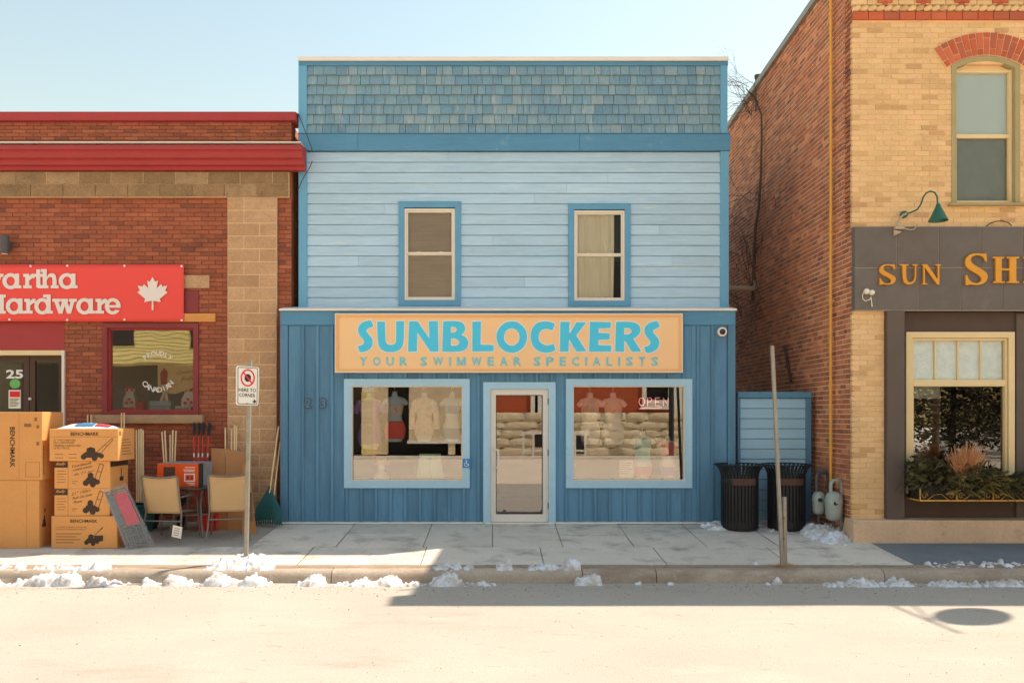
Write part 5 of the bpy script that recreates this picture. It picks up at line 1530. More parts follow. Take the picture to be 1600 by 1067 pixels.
def mower(t, d, u0, v0, u1, v1, style=0):
    """printed drawing of a push mower: deck, engine, wheels, folded handle"""
    x0, y_, z0 = on_front(d, u0, v0); x1, _, z1 = on_front(d, u1, v1); y_ -= .0005
    w_, h_ = x1-x0, z1-z0
    P = lambda a, c: (x0+w_*a, z0+h_*c)
    b = MB(); n = 14
    def dsk(a, c, r, k=0): b.prism([(P(a, c)[0]+r*math.cos(2*math.pi*i/n), P(a, c)[1]+r*math.sin(2*math.pi*i/n)) for i in range(n)], y_-k*.0002, y_+.001)
    def st(a, c, e, f, th, k=0): b.bar((P(a,c)[0], y_-k*.0002, P(a,c)[1]), (P(e,f)[0], y_-k*.0002, P(e,f)[1]), th, .0008, (0,1,0))
    r = h_*.13
    b.prism([P(.05,.18), P(.16,.34), P(.45,.36), P(.62,.30), P(.68,.14), P(.5,.08), P(.15,.08)], y_, y_+.001)
    b.prism([P(.2,.33), P(.22,.52), P(.34,.58), P(.46,.52), P(.48,.33)], y_-.0002, y_+.001)
    dsk(.12,.12,r,2); dsk(.45,.06,r,3); dsk(.66,.16,r*.85,4)
    if style == 0:
        st(.5,.32,.98,.98,.006,5); st(.62,.26,1.0,.9,.006,6); st(.98,.98,1.0,.9,.006,7); st(.78,.66,.84,.62,.005,8)
    elif style == 1:
        st(.55,.32,.78,.96,.006,5); st(.72,.2,.96,.9,.006,6); st(.78,.96,.96,.9,.007,7); st(.66,.62,.86,.58,.005,8)
    else:
        st(.4,.36,.94,.96,.006,5); b.prism([P(.5,.3), P(.52,.48), P(.95,.52), P(.95,.2), P(.62,.16)], y_-.0001, y_+.001); st(.8,.8,.94,.96,.010,6)
    b.build('printed_mower', INK, t, recalc=False)
# two big cartons
t, d = carton('large kraft carton on the pavement under another large carton', -60, 61, 750, 857, .52, zbase=gz(YB)+.0)
lines(t, d, [(.0,.995,.985)], m['tape'], .012)
b = MB().raw([(d[0]+.84*(d[1]-d[0]),d[4]-.0015,d[2]+.01),(d[0]+.843*(d[1]-d[0]),d[4]-.0015,d[2]+.01),(d[0]+.843*(d[1]-d[0]),d[4]-.0015,d[3]-.01),(d[0]+.84*(d[1]-d[0]),d[4]-.0015,d[3]-.01)], [(0,1,2,3)]); b.build('crease', INK2, t, recalc=False)
b = MB(); [b.box(d[1]+.001, d[1]+.002, d[4]+.08+.02*k, d[4]+.17-.01*k, d[2]+.28+.05*k, d[2]+.33+.05*k) for k in range(5)]; b.build('side_print', INK, t)
bigz = d[3]
t, d = carton('large kraft carton with sideways lettering standing on the other large carton', -56, 66, 643.5, 750, .55, zbase=bigz+.001)
a = (X(25, YB), YB-.002, Z(666, YB))
text('print', 'BENCHMARK', INK, t, (X(15.5,YB), YB-.002, Z(667,YB)), (0,0,-1), (1,0,0), Z(667,YB)-Z(730,YB), X(23.5,YB)-X(15.5,YB), offset=.02)
b = MB(); xx = X(29.5, YB); b.raw([(xx,YB-.0015,d[2]+.01),(xx+.003,YB-.0015,d[2]+.01),(xx+.003,YB-.0015,d[3]-.01),(xx,YB-.0015,d[3]-.01)], [(0,1,2,3)]); b.build('crease', INK2, t, recalc=False)
lines(t, d, [(.77+.02*k, .86-.0*k, .78+.0*k) for k in range(1)], INK2, .05)
b = MB()
for (u0, v0, u1, v1) in ((40,722,62,745),):
    for q in frame_members(X(u0,YB), X(u1,YB), Z(v1,YB), Z(v0,YB), .004): b.prism(q, YB-.002, YB)
b.build('print_panel', INK2, t)
for k, (px, py, s) in enumerate(((54,652,.05),(57,664,.045),(57,690,.05))):
    MB().box(X(px,YB), X(px,YB)+.035, YB-.002, YB, Z(py,YB)-s, Z(py,YB)).build('print_symbol', INK2, t)
stext(t, d, 'BENCHMARK', .12, .1, .3, .55) if False else None
text('side_print', 'BENCHMARK', INK, t, (d[1]+.002, d[4]+.05, d[2]+.08), (0,0,1), (0,-1,0), .4, .035)
# stack of four mower cartons
zc = gz(YB)
t, d = carton('kraft mower carton at the bottom of the stack of four', 80, 184, 806, 856, .55, zbase=zc); z_ = d[3]
ftext(t, d, 'BENCHMARK', .29, .80, .70, .90, offset=.02); ftext(t, d, '22" GAS SELF PROPELLED LAWN MOWER', .07, .64, .55, .68, INK2); ftext(t, d, 'TONDEUSE AUTOPROPULSEE A ESSENCE', .07, .57, .52, .61, INK2)
lines(t, d, [(.07,.46,.44),(.07,.38,.35),(.07,.44,.26),(.07,.34,.17)], INK2, .025); mower(t, d, .5, .12, .80, .68, 2)
t, d = carton('kraft mower carton with slanted print just above the bottom one', 84.5, 171, 763, 805, .58, Y=YB+.02, zbase=z_+.001); z_ = d[3]
def rally(t, d, slog):
    b = MB().box(d[0]+.004, d[0]+(d[1]-d[0])*.24, d[4]-.002, d[4], d[2]+(d[3]-d[2])*.76, d[3]-.004); b.build('print_block', INK, t)
    text('print', 'Rally', m['cardboard'], t, (d[0]+(d[1]-d[0])*.03, d[4]-.003, d[2]+(d[3]-d[2])*.81), (1,0,.06), (0,0,1), (d[1]-d[0])*.18, (d[3]-d[2])*.13, shear=.4, offset=.01)
    lines(t, d, [(.05,.2,.62),(.05,.22,.52),(.05,.18,.42),(.05,.21,.32),(.05,.19,.22)], INK2, .02)
    b = MB().box(d[0]+(d[1]-d[0])*.245, d[0]+(d[1]-d[0])*.25, d[4]-.0015, d[4], d[2]+.004, d[3]-.004); b.build('crease', INK2, t)
    for i, s in enumerate(slog):
        text('print', s, INK, t, (d[0]+(d[1]-d[0])*(.31+.02*i), d[4]-.002, d[2]+(d[3]-d[2])*(.74-.15*i)), (1,0,.22), (0,0,1), (d[1]-d[0])*(.36 if len(s) > 6 else .16), (d[3]-d[2])*.10, shear=.25)
    mower(t, d, .52, .10, .9, .94, 1)
    lines(t, d, [(.32,.42,.25),(.32,.38,.18)], INK2, .02)
rally(t, d, ['21" 150cc', 'Push Gas Lawn', 'Mower'])
t, d = carton('kraft mower carton with slanted print and black side band below the top carton', 84.5, 171, 720, 762.5, .58, Y=YB+.02, zbase=z_+.001); z_ = d[3]
rally(t, d, ['Tondeuse', 'a essence a pousser', 'de 21 po'])
MB().box(d[1], d[1]+.002, d[4]+.004, d[4]+d[5]-.004, d[2]+(d[3]-d[2])*.78, d[3]-.004).build('side_band', INK, t)
b = MB(); b.box(d[1], d[1]+.002, d[4]+.30, d[4]+.42, d[2]+.08, d[2]+.14); b.box(d[1], d[1]+.002, d[4]+.34, d[4]+.36, d[2]+.145, d[2]+.26); b.build('side_print', INK, t)
t, d = carton('kraft mower carton on top of the stack of four', 77, 184, 670, 719.5, .53, Y=YB-.01, zbase=z_+.001); ztop = d[3]
ftext(t, d, 'BENCHMARK', .31, .79, .72, .90, offset=.02); lines(t, d, [(.005,.995,.75)], INK2, .008)
ftext(t, d, '22" 174CC PUSH GAS', .06, .62, .38, .68, INK); ftext(t, d, '3-IN-1 LAWN MOWER', .06, .54, .36, .60, INK); ftext(t, d, 'TONDEUSE A ESSENCE 3-EN-1', .06, .45, .46, .51, INK); ftext(t, d, '22 PO 174 CC', .06, .37, .3, .43, INK)
lines(t, d, [(.08,.2,.2),(.28,.4,.2),(.08,.2,.09),(.28,.4,.09)], INK2, .02); mower(t, d, .44, .05, .92, .72, 0)
b = MB(); [b.box(d[1], d[1]+.002, d[4]+.1, d[4]+.42-.03*(k % 3), d[2]+.08+.04*k, d[2]+.09+.04*k) for k in range(6)]; b.box(d[1], d[1]+.002, d[4]+.02, d[4]+.09, d[3]-.09, d[3]-.03); b.build('side_print', INK2, t)
# a bag of sheets lying on the stack
bg = thing('plastic_bag', (X(130,YB), YB+.2, ztop), 'flat white plastic bag with blue and red print on top of the carton stack', 'bag')
b = MB(); n = 24; k2 = 8
for j in range(k2+1):
    for i in range(n+1):
        u = i/n; v = j/k2; x = X(87,YB)+(X(175,YB)-X(87,YB))*u+.02*math.sin(v*6)
        hgt = .085*math.sin(math.pi*min(max(u,.0),1))**.5*math.sin(math.pi*v)**.6*(1-.25*u)
        b.v.append((x, YB+.03+.34*v, ztop+.004+hgt+.008*mnoise.noise((u*9, v*6, 0))*(hgt > .01)))
for j in range(k2):
    for i in range(n):
        a = j*(n+1)+i; b.f.append((a, a+1, a+n+2, a+n+1))
b.build('bag_sheet', m['white'], bg, smooth=70, recalc=False)
for (u0, u1, mt_, nm) in ((.28, .62, 'blueplate', 'blue_print'), (.64, .9, 'redcloth', 'red_print')):
    b = MB()
    for i in range(13):
        u = u0+(u1-u0)*i/12; hgt = .085*math.sin(math.pi*u)**.5*(1-.25*u)
        for v, ff in ((.10, .42), (.3, .9)):
            h2 = .085*math.sin(math.pi*u)**.5*math.sin(math.pi*v)**.6*(1-.25*u)
            x = X(87,YB)+(X(175,YB)-X(87,YB))*u+.02*math.sin(v*6)
            b.v.append((x, YB+.025+.34*v, ztop+.012+h2))
    b.f = [(2*i, 2*i+2, 2*i+3, 2*i+1) for i in range(12)]
    b.build(nm, m[mt_], bg, recalc=False)

# ================================================================== wrapped folding chair leaning on the stack
fc = thing('wrapped_folding_chair', (X(215,-1.75), -1.75, gz(-1.75)), 'folded red and grey chair in clear plastic leaning on the cartons', 'folding chair')
def leanpt(u, v, dpt=0):
    """u across, v up the leaning chair (picture traced at its own depth)"""
    bl, br, tr, tl = (198,857), (240,850), (196,758), (162,768)
    px = (bl[0]*(1-u)+br[0]*u)*(1-v)+(tl[0]*(1-u)+tr[0]*u)*v
    py = (bl[1]*(1-u)+br[1]*u)*(1-v)+(tl[1]*(1-u)+tr[1]*u)*v
    Y = -1.74+.06*v+.16*u+dpt
    return (X(px, Y), Y, Z(py, Y))
b = MB()
for u in (.04, .5, .96): b.tube([leanpt(u,.0), leanpt(u,1.0)], .011, 8)
for v in (.03, .97): b.tube([leanpt(.04,v), leanpt(.96,v)], .011, 8)
b.tube([leanpt(.15,.02,.05), leanpt(.2,.9,.06)], .011, 8); b.tube([leanpt(.85,.02,.05), leanpt(.8,.9,.06)], .011, 8)
b.build('frame', m['bronze'], fc, smooth=60)
def leanslab(u0, u1, v0, v1, d0, d1):
    bb = MB(); P = [leanpt(u, v, dd) for dd in (d0, d1) for u, v in ((u0,v0),(u1,v0),(u1,v1),(u0,v1))]
    return bb.raw(P, [(0,1,2,3),(7,6,5,4),(0,4,5,1),(1,5,6,2),(2,6,7,3),(3,7,4,0)])
leanslab(.36,.9,.38,.90,-.03,.0).build('red_seat', m['redcloth'], fc)
leanslab(.10,.93,.06,.34,-.015,.01).build('grey_sling', m['greycloth'], fc)
leanslab(.08,.33,.40,.92,-.01,.01).build('grey_back', m['greycloth'], fc)
b = MB()
for u in (.18, .28, .38, .62, .74, .86): b.tube([leanpt(u,.02,-.03), leanpt(u+.02,.36,-.035)], .007, 6)
for v in (.1, .2, .3, .36, .93): b.tube([leanpt(.05,v,-.025), leanpt(.95,v+.01,-.03)], .007, 6)
b.build('inner_tubes', m['bronze'], fc, smooth=60)
b = MB(); n = 26
for j in range(n+1):
    for i in range(n+1):
        u = -.05+1.1*i/n; v = -.03+1.06*j/n
        p = leanpt(u+.02*mnoise.noise((0, v*9, 4)), v, -.055+.030*abs(mnoise.noise((u*6+v*3, v*5, 2)))+.018*mnoise.noise((u*14, v*16, 7))); b.v.append(p)
for j in range(n):
    for i in range(n):
        a = j*(n+1)+i; b.f.append((a, a+1, a+n+2, a+n+1))
b.build('plastic_wrap', m['wrap'], fc, recalc=False)

# ================================================================== patio chairs, table, carton on it
def chair(cx, cy, rot, label):
    """sling chair seen from behind: local +y is towards the wall, the back is at -y"""
    z0 = gz(cy)
    t = thing('patio_chair', (cx, cy, z0), label, 'chair', 'sling patio chairs at the small table')
    co, si = math.cos(rot), math.sin(rot)
    W = lambda x, y, z: (cx+x*co-y*si, cy+x*si+y*co, z0+z)
    tr = .0135
    for s in (-1, 1):
        MB().tube([W(s*.30,-.30,0), W(s*.275,-.245,.20), W(s*.26,-.20,.42), W(s*.262,-.26,.62), W(s*.265,-.315,.90), W(s*.25,-.325,.925)], [tr+.003,tr,tr,tr,tr,tr], 8).build('back_leg', m['bronze'], t, smooth=60)
        MB().tube([W(s*.30,.30,0), W(s*.28,.27,.30), W(s*.27,.25,.55), W(s*.27,.20,.625), W(s*.27,.0,.64), W(s*.265,-.24,.63)], tr, 8).build('front_leg', m['bronze'], t, smooth=60)
        MB().tube([W(s*.25,-.20,.42), W(s*.25,.26,.41)], tr*.9, 8).build('seat_rail', m['bronze'], t, smooth=60)
    MB().tube([W(-.265,-.315,.90), W(-.24,-.328,.93), W(-.12,-.335,.915), W(0,-.338,.905), W(.12,-.335,.915), W(.24,-.328,.93), W(.265,-.315,.90)], tr, 8).build('top_rail', m['bronze'], t, smooth=60)
    MB().tube([W(-.28,-.25,.30), W(.28,-.25,.30)], tr*.8, 8).build('stretcher', m['bronze'], t, smooth=60)
    b = MB(); nx, nz = 10, 12
    for j in range(nz+1):
        for i in range(nx+1):
            u = -1+2*i/nx; v = j/nz
            z = .40+.52*v-(.03*(1-u*u) if j == nz else 0); y = -.20-.125*v+.02*(1-u*u)*math.sin(math.pi*v)
            b.v.append(W(u*.248, y, z))
    for j in range(nz):
        for i in range(nx):
            a = j*(nx+1)+i; b.f.append((a, a+1, a+nx+2, a+nx+1))
    o = b.build('backrest', m['sling'], t, smooth=70, recalc=False)
    md = o.modifiers.new('thickness', 'SOLIDIFY'); md.thickness = .004
    b = MB()
    for j in range(9):
        for i in range(nx+1):
            u = -1+2*i/nx; v = j/8
            b.v.append(W(u*.245, -.20+.46*v, .415-.03*(1-u*u)*math.sin(math.pi*v)))
    for j in range(8):
        for i in range(nx):
            a = j*(nx+1)+i; b.f.append((a, a+1, a+nx+2, a+nx+1))
    o = b.build('seat', m['sling'], t, smooth=70, recalc=False)
    md = o.modifiers.new('thickness', 'SOLIDIFY'); md.thickness = .004
    return t, W
Yc = -1.12
c1, W1 = chair(X(254,-1.45), -1.16, R(-6), 'beige sling patio chair, back to the street, in front of the orange carton')
c2, W2 = chair(X(348,-1.35), -1.02, R(12), 'beige sling patio chair turned slightly, nearest the parking sign')
p_ = W1(.22, -.29, .26)
tg = thing('hang_tag', (p_[0], p_[1], p_[2]), 'white paper tag hanging under the left patio chair', 'tag')
MB().raw([(p_[0]-.02,p_[1]-.04,p_[2]+.0),(p_[0]+.11,p_[1]-.04,p_[2]-.03),(p_[0]+.09,p_[1]-.04,p_[2]-.19),(p_[0]-.04,p_[1]-.04,p_[2]-.16)]+[(p_[0]-.02,p_[1]-.038,p_[2]+.0),(p_[0]+.11,p_[1]-.038,p_[2]-.03),(p_[0]+.09,p_[1]-.038,p_[2]-.19),(p_[0]-.04,p_[1]-.038,p_[2]-.16)], [(0,1,2,3),(7,6,5,4),(0,4,5,1),(1,5,6,2),(2,6,7,3),(3,7,4,0)]).build('tag_card', m['paper'], tg)
b = MB(); [b.bar((p_[0]+.0-.006*k,p_[1]-.0405,p_[2]-.04-.03*k), (p_[0]+.075-.006*k,p_[1]-.0405,p_[2]-.058-.03*k), .008, .0006, (0,1,0)) for k in range(4)]; b.build('tag_print', INK2, tg)
Yt = -.72; tx = X(303, Yt)
tb = thing('patio_table', (tx, Yt, gz(Yt)), 'small dark round patio table under the orange carton', 'table')
tz = gz(Yt)+.70
MB().lathe([(.30,tz-.03),(.425,tz-.03),(.44,tz-.02),(.44,tz-.004),(.43,tz)], tx, Yt, 40).build('table_top', m['tabletop'], tb, smooth=40)
for a in (40, 130, 220, 310):
    ca, sa = math.cos(R(a)), math.sin(R(a))
    MB().tube([(tx+.33*ca, Yt+.33*sa, tz-.03), (tx+.26*ca, Yt+.26*sa, tz-.25), (tx+.30*ca, Yt+.30*sa, gz(Yt)+.2), (tx+.37*ca, Yt+.37*sa, gz(Yt+.37*sa))], .017, 8).build('leg', m['bronze'], tb, smooth=60)
b = MB(); ring = [(tx+.27*math.cos(2*math.pi*k/24), Yt+.27*math.sin(2*math.pi*k/24), gz(Yt)+.30) for k in range(25)]
b.tube(ring, .012, 6).build('brace_ring', m['bronze'], tb, smooth=60)
Yo = -.98
t, d = carton('bright orange carton with a printed heater on the patio table', 245, 309, 724, 765, .62, Y=Yo, mat='orange', zbase=tz+.001)
MB().box(d[1]-.001, d[1]+.002, d[4]+.22, d[4]+.61, d[2]+.004, d[3]-.004).build('grey_side', m['greycard'], t)
MB().box(d[1]-.001, d[1]+.0018, d[4]+.012, d[4]+.215, d[2]+.004, d[3]-.004).build('black_side', m['blackcard'], t)
MB().box(d[0]+.004, d[1]-.004, d[4]+.004, d[4]+.61, d[3]-.001, d[3]+.002).build('grey_top', m['greycard'], t)
b = MB().box(*[on_front(d,.16,.45)[0], on_front(d,.44,.45)[0], d[4]-.002, d[4], on_front(d,0,.38)[2], on_front(d,0,.86)[2]]); b.build('heater_print', m['brownwood'], t)
ftext(t, d, 'amaze', .68, .80, .92, .86, m['white']) if False else None
lines(t, d, [(.68,.92,.82),(.64,.92,.72),(.66,.92,.66),(.72,.92,.16),(.78,.92,.10)], m['white'], .03)
for q in frame_members(on_front(d,.66,0)[0], on_front(d,.92,0)[0], on_front(d,0,.24)[2], on_front(d,0,.58)[2], .016): MB().prism(q, d[4]-.002, d[4]).build('print_frame', m['white'], t)
for u in (.72, .82): MB().box(on_front(d,u,0)[0], on_front(d,u+.06,0)[0], d[4]-.002, d[4], on_front(d,0,.34)[2], on_front(d,0,.48)[2]).build('print_picture', m['maroondark'], t)

# ================================================================== tools and boards along the wall
def pole(px0, py0, px1, py1, Y0, Y1, label, group, r=.0125, mat='handle', name='tool_handle'):
    a = (X(px0,Y0), Y0, max(Z(py0,Y0), gz(Y0))); c_ = (X(px1,Y1), Y1, Z(py1,Y1))
    t = thing(name, a, label, 'tool', group)
    MB().tube([a, c_], [r, r*.92], 8).build('shaft', m[mat], t, smooth=60)
    return t, a, c_
ORD = {2: ('left', 'right'), 4: ('leftmost', 'second from left', 'second from right', 'rightmost'), 5: ('leftmost', 'second from left', 'middle', 'second from right', 'rightmost')}
for i, (a, c_) in enumerate(((214,213),(217,217),(220,220.5),(223.5,223.5))):
    pole(a, 785, c_, 672-(i % 3), -.5, -.1, ORD[4][i]+' pale handle of the bunch beside the wrapped chair', 'wooden handles beside the wrapped chair', .014)
for i, (a, c_) in enumerate(((262,253),(264,257.5),(266,266),(268,270),(270,275))):
    pole(a, 800, c_, (675,673,679,672,673)[i], -.25, .15, ORD[5][i]+' pale handle of the fanned bunch behind the orange carton', 'wooden handles behind the orange carton', .0135)
for i, (a, c_) in enumerate(((353,352),(361,362),(365,366.5),(368,369.5))):
    pole(a, 800, c_, (668,671,664,666)[i], -.2, .16, ORD[4][i]+' pale handle sticking up behind the brown cardboard sheet', 'wooden handles behind the cardboard', .0135)
for i, a in enumerate((137.5, 143)): pole(a, 800, a-.5, 648, .0, .2, ORD[2][i]+' wooden handle of the pair above the bag on the cartons', 'handles above the bag', .013)
for i, a in enumerate((190, 194)): pole(a-1, 800, a, 645, -.1, .2, ORD[2][i]+' wooden handle of the pair in front of the window sill', 'handles in front of the sill', .013)
for i, (a, c_) in enumerate(((303,303),(309,310.5),(314,317),(321,326))):
    t, p0, p1 = pole(a, 790, c_, 679, -.15, .12, ORD[4][i]+' red handled tool with black grip behind the orange carton', 'red handled tools', .011, 'redpaint', 'red_tool')
    d_ = (Vector(p1)-Vector(p0)).normalized(); e = Vector(p1)
    MB().tube([e-d_*.02, e+d_*.06, e+d_*.14, e+d_*.20], [.014,.019,.017,.012], 8).build('grip', m['rubber'], t, smooth=60)
    MB().tube([e+d_*.02+Vector((.022,-.01,0)), e+d_*.12+Vector((.034,-.01,0)), e+d_*.19+Vector((.026,-.01,0))], [.009,.012,.008], 6).build('trigger', m['rubber'], t, smooth=60)
    MB().tube([e-d_*.36, e-d_*.30], .0125, 8).build('white_collar', m['white'], t)
# flattened cardboard
cb = thing('cardboard_sheet', (X(357,-.35), -.3, 0), 'large brown cardboard sheet standing behind the right patio chair', 'cardboard')
P = lambda px, py, Y: Vector((X(px,Y), Y, Z(py,Y)))
def sheet(mb, pts, th=.012):
    n = len(pts); v = [tuple(p) for p in pts]+[(p.x, p.y+th, p.z) for p in pts]
    mb.raw(v, [tuple(range(n)), tuple(range(2*n-1, n-1, -1))]+[(i, i+n, (i+1) % n+n, (i+1) % n) for i in range(n)])
sheet(b := MB(), [P(332,846,-.5), P(356,848,-.55), P(351,701,-.12), P(330,700,-.1)]); b.build('left_leaf', m['cardold'], cb)
sheet(b := MB(), [P(357,848,-.55), P(385,846,-.48), P(382,706,-.08), P(352,701,-.12)]); b.build('right_leaf', m['cardold'], cb)
cb2 = thing('cardboard_flap', (X(392,-.75), -.8, gz(-.8)), 'narrow brown cardboard piece leaning behind the parking sign post', 'cardboard')
sheet(b := MB(), [P(378,841,-.8), P(401,840,-.82), P(391,742,-.35), P(380,720,-.3)]); b.build('board', m['cardold'], cb2)
MB().bar(P(388.5,800,-.84), P(400,800,-.86), .004, .006).build('tape_strip', m['tape'], cb2)
# red crate and dark tub under the table
cr = thing('red_crate', (X(321,-.35), -.35, 0), 'red plastic basket on the ground under the patio table', 'basket')
b = MB(); x0, x1 = X(309,-.55), X(337,-.55); zz0, zz1 = gz(-.5), gz(-.5)+.24
for k in range(9):
    x = x0+(x1-x0)*k/8; b.box(x-.006, x+.006, -.56, -.55, zz0, zz1)
for z in (zz0, zz0+.08, zz0+.16, zz1): b.box(x0, x1, -.562, -.548, z, z+.014)
b.box(x0, x1, -.40, -.39, zz0, zz1); b.box(x0, x1, -.56, -.39, zz0+.001, zz0+.01); b.box(x0-.004, x0, -.56, -.39, zz0, zz1); b.box(x1, x1+.004, -.56, -.39, zz0, zz1)
b.build('lattice', m['redpaint'], cr)
tu = thing('green_tub', (X(222,-.6), -.6, gz(-.6)), 'dark green tub holding wooden handles behind the left patio chair', 'tub')
MB().lathe([(.15,gz(-.6)),(.2,gz(-.6)+.38),(.215,gz(-.6)+.385),(.215,gz(-.6)+.41),(.19,gz(-.6)+.41),(.14,gz(-.6)+.05)], X(222,-.52), -.52, 24).build('tub_body', m['rakegreen'], tu, smooth=40)
sp = thing('seed_spreader', (X(262,-.45), -.45, gz(-.45)), 'dark wheeled garden cart half hidden behind the left patio chair', 'cart')
MB().loft([[(X(262,-.4)+s*a, -.4+s2*b_, gz(-.4)+z) for a, b_ in ((-1,-1),(1,-1),(1,1),(-1,1)) for s, s2 in ((w_, w_*.7),)] for w_, z in ((.12,.22),(.26,.48),(.27,.5))]).build('hopper', m['rubber'], sp)
for s in (-1, 1):
    n = 18; cxw = X(262,-.4)+s*.2
    MB().loft([[(cxw+dx, -.4+.13*rr_*math.cos(2*math.pi*k/n), gz(-.4)+.135+.13*rr_*math.sin(2*math.pi*k/n)) for k in range(n)] for dx, rr_ in ((-.025,.85),(-.015,1),(.015,1),(.025,.85))]).build('wheel', m['rubber'], sp, smooth=50)
# leaf rake and its neighbour
rk = thing('leaf_rake', (X(418,-.3), -.3, 0), 'dark green leaf rake standing head down against the blue corner', 'rake')
hd = P(421, 765, -.12)
tips = [P(397+(440-397)*k/12, 820-3*math.sin(math.pi*k/12)+(k/12)*0, -.30+.10*math.cos(math.pi*k/12)) for k in range(13)]
b = MB()
for k, q in enumerate(tips):
    mid = hd.lerp(q, .55)+Vector(((k-6)*.012, -.02, 0))
    b.tube([hd+Vector(((k-6)*.004,0,0)), mid, q, q+Vector((0,.03,-.01))], [.006,.011,.012,.009], 5)
b.build('tines', m['rakegreen'], rk, smooth=60)
b = MB(); rows = 6
for j in range(rows+1):
    for k, q in enumerate(tips):
        f = .12+.78*j/rows; b.v.append(hd.lerp(q, f)+Vector(((k-6)*.012*math.sin(math.pi*f), -.004-.02*math.sin(math.pi*f), 0)))
for j in range(rows):
    for k in range(12):
        a = j*13+k; b.f.append((a, a+1, a+14, a+13))
b.build('fan', m['rakegreen'], rk, smooth=60, recalc=False)
MB().tube([P(421,770,-.14), P(435.5,666,.10)], .0135, 8).build('shaft', m['handle'], rk, smooth=60)
MB().lathe([(.02,hd.z-.03),(.024,hd.z),(.018,hd.z+.06)], hd.x, hd.y, 10).build('socket', m['rakegreen'], rk)
pole(423, 815, 438, 690, -.12, .12, 'second pale wooden shaft leaning beside the leaf rake', None, .0125, 'handle', 'broom_handle')
# small goods in the hardware window
shz = hzz(642)-.008
def giftbag(px, w_, label):
    x = hx(px); t = thing('gift_bag', (x, YH+.34, shz), label, 'bag')
    MB().loft([[(x+a*w_*s, YH+.32+c_*.05*s, shz+z) for a, c_ in ((-1,-1),(1,-1),(1,1),(-1,1))] for s, z in ((.8,0),(1,.1),(.95,.2),(.55,.30),(.75,.37))]).build('bag_body', m['white'], t, smooth=60)
    n = 10
    b = MB()
    for dx, dz_, r_ in ((-.04,.14,.03),(.045,.15,.028),(.0,.2,.024)): disc(b, x+dx*w_/.1, shz+dz_, r_, YH+.262, YH+.268, n)
    b.build('leaf_print', m['redprint'], t)
    MB().box(x-w_*.82, x+w_*.82, YH+.264, YH+.27, shz+.01, shz+.07).build('red_foot', m['redprint'], t)
    b = MB().box(x-w_*.6, x-w_*.2, YH+.27, YH+.29, shz+.33, shz+.40).box(x+w_*.2, x+w_*.6, YH+.27, YH+.29, shz+.33, shz+.41); b.build('bow', m['redprint'], t)
giftbag(190, .10, 'red and white gift bag at the left of the hardware window')
giftbag(284, .115, 'larger red and white gift bag at the right of the hardware window')
giftbag(246, .07, 'small red and white gift bag in the middle of the hardware window')
for px0, px1, py0, mt_, lb_ in ((201,214,627,'redprint','small red price card in the hardware window'), (223,257,626,'siding','pale blue carton in the hardware window'), (264,279,634,'paper','low white carton in the hardware window'), (280,288,633,'flash','small grey carton beside the larger gift bag'), (296,305,618,'paper','stack of white papers at the window edge')):
    t = thing('display_box', (hx((px0+px1)/2), YH+.3, shz), lb_, 'box')
    MB().cbox(hx(px0), hx(px1), YH+.25, YH+.40, shz, hzz(py0), .004).build('carton_body', m[mt_], t)
    MB().box(hx(px0)+.01, hx(px1)-.01, YH+.247, YH+.2495, (shz+hzz(py0))/2-.004, (shz+hzz(py0))/2+.006).build('carton_print', m['inkmid'], t)
pst = thing('window_poster', (hx(273), YH+.15, hzz(595)), 'tilted cream poster with brown print inside the hardware window', 'poster')
MB().prism([(hx(240),hzz(612)),(hx(268),hzz(615)),(hx(306),hzz(602)),(hx(306),hzz(569)),(hx(240),hzz(569))], YH+.16, YH+.163).build('poster_sheet', M('cream poster', C(196,170,126), .8, .1, 4, bump=0), pst)
text('poster_print', 'Country', m['maroondark'], pst, (hx(270), YH+.158, hzz(586)), (1,0,.12), (0,0,1), .3, .07, shear=.3)
text('poster_print', 'Pride', m['maroondark'], pst, (hx(277), YH+.158, hzz(596)), (1,0,.2), (0,0,1), .22, .07, shear=.3)
MB().prism([(hx(245),hzz(600)),(hx(255),hzz(600)),(hx(256),hzz(580)),(hx(250),hzz(574)),(hx(244),hzz(582))], YH+.157, YH+.159).build('poster_figure', m['maroon'], pst)

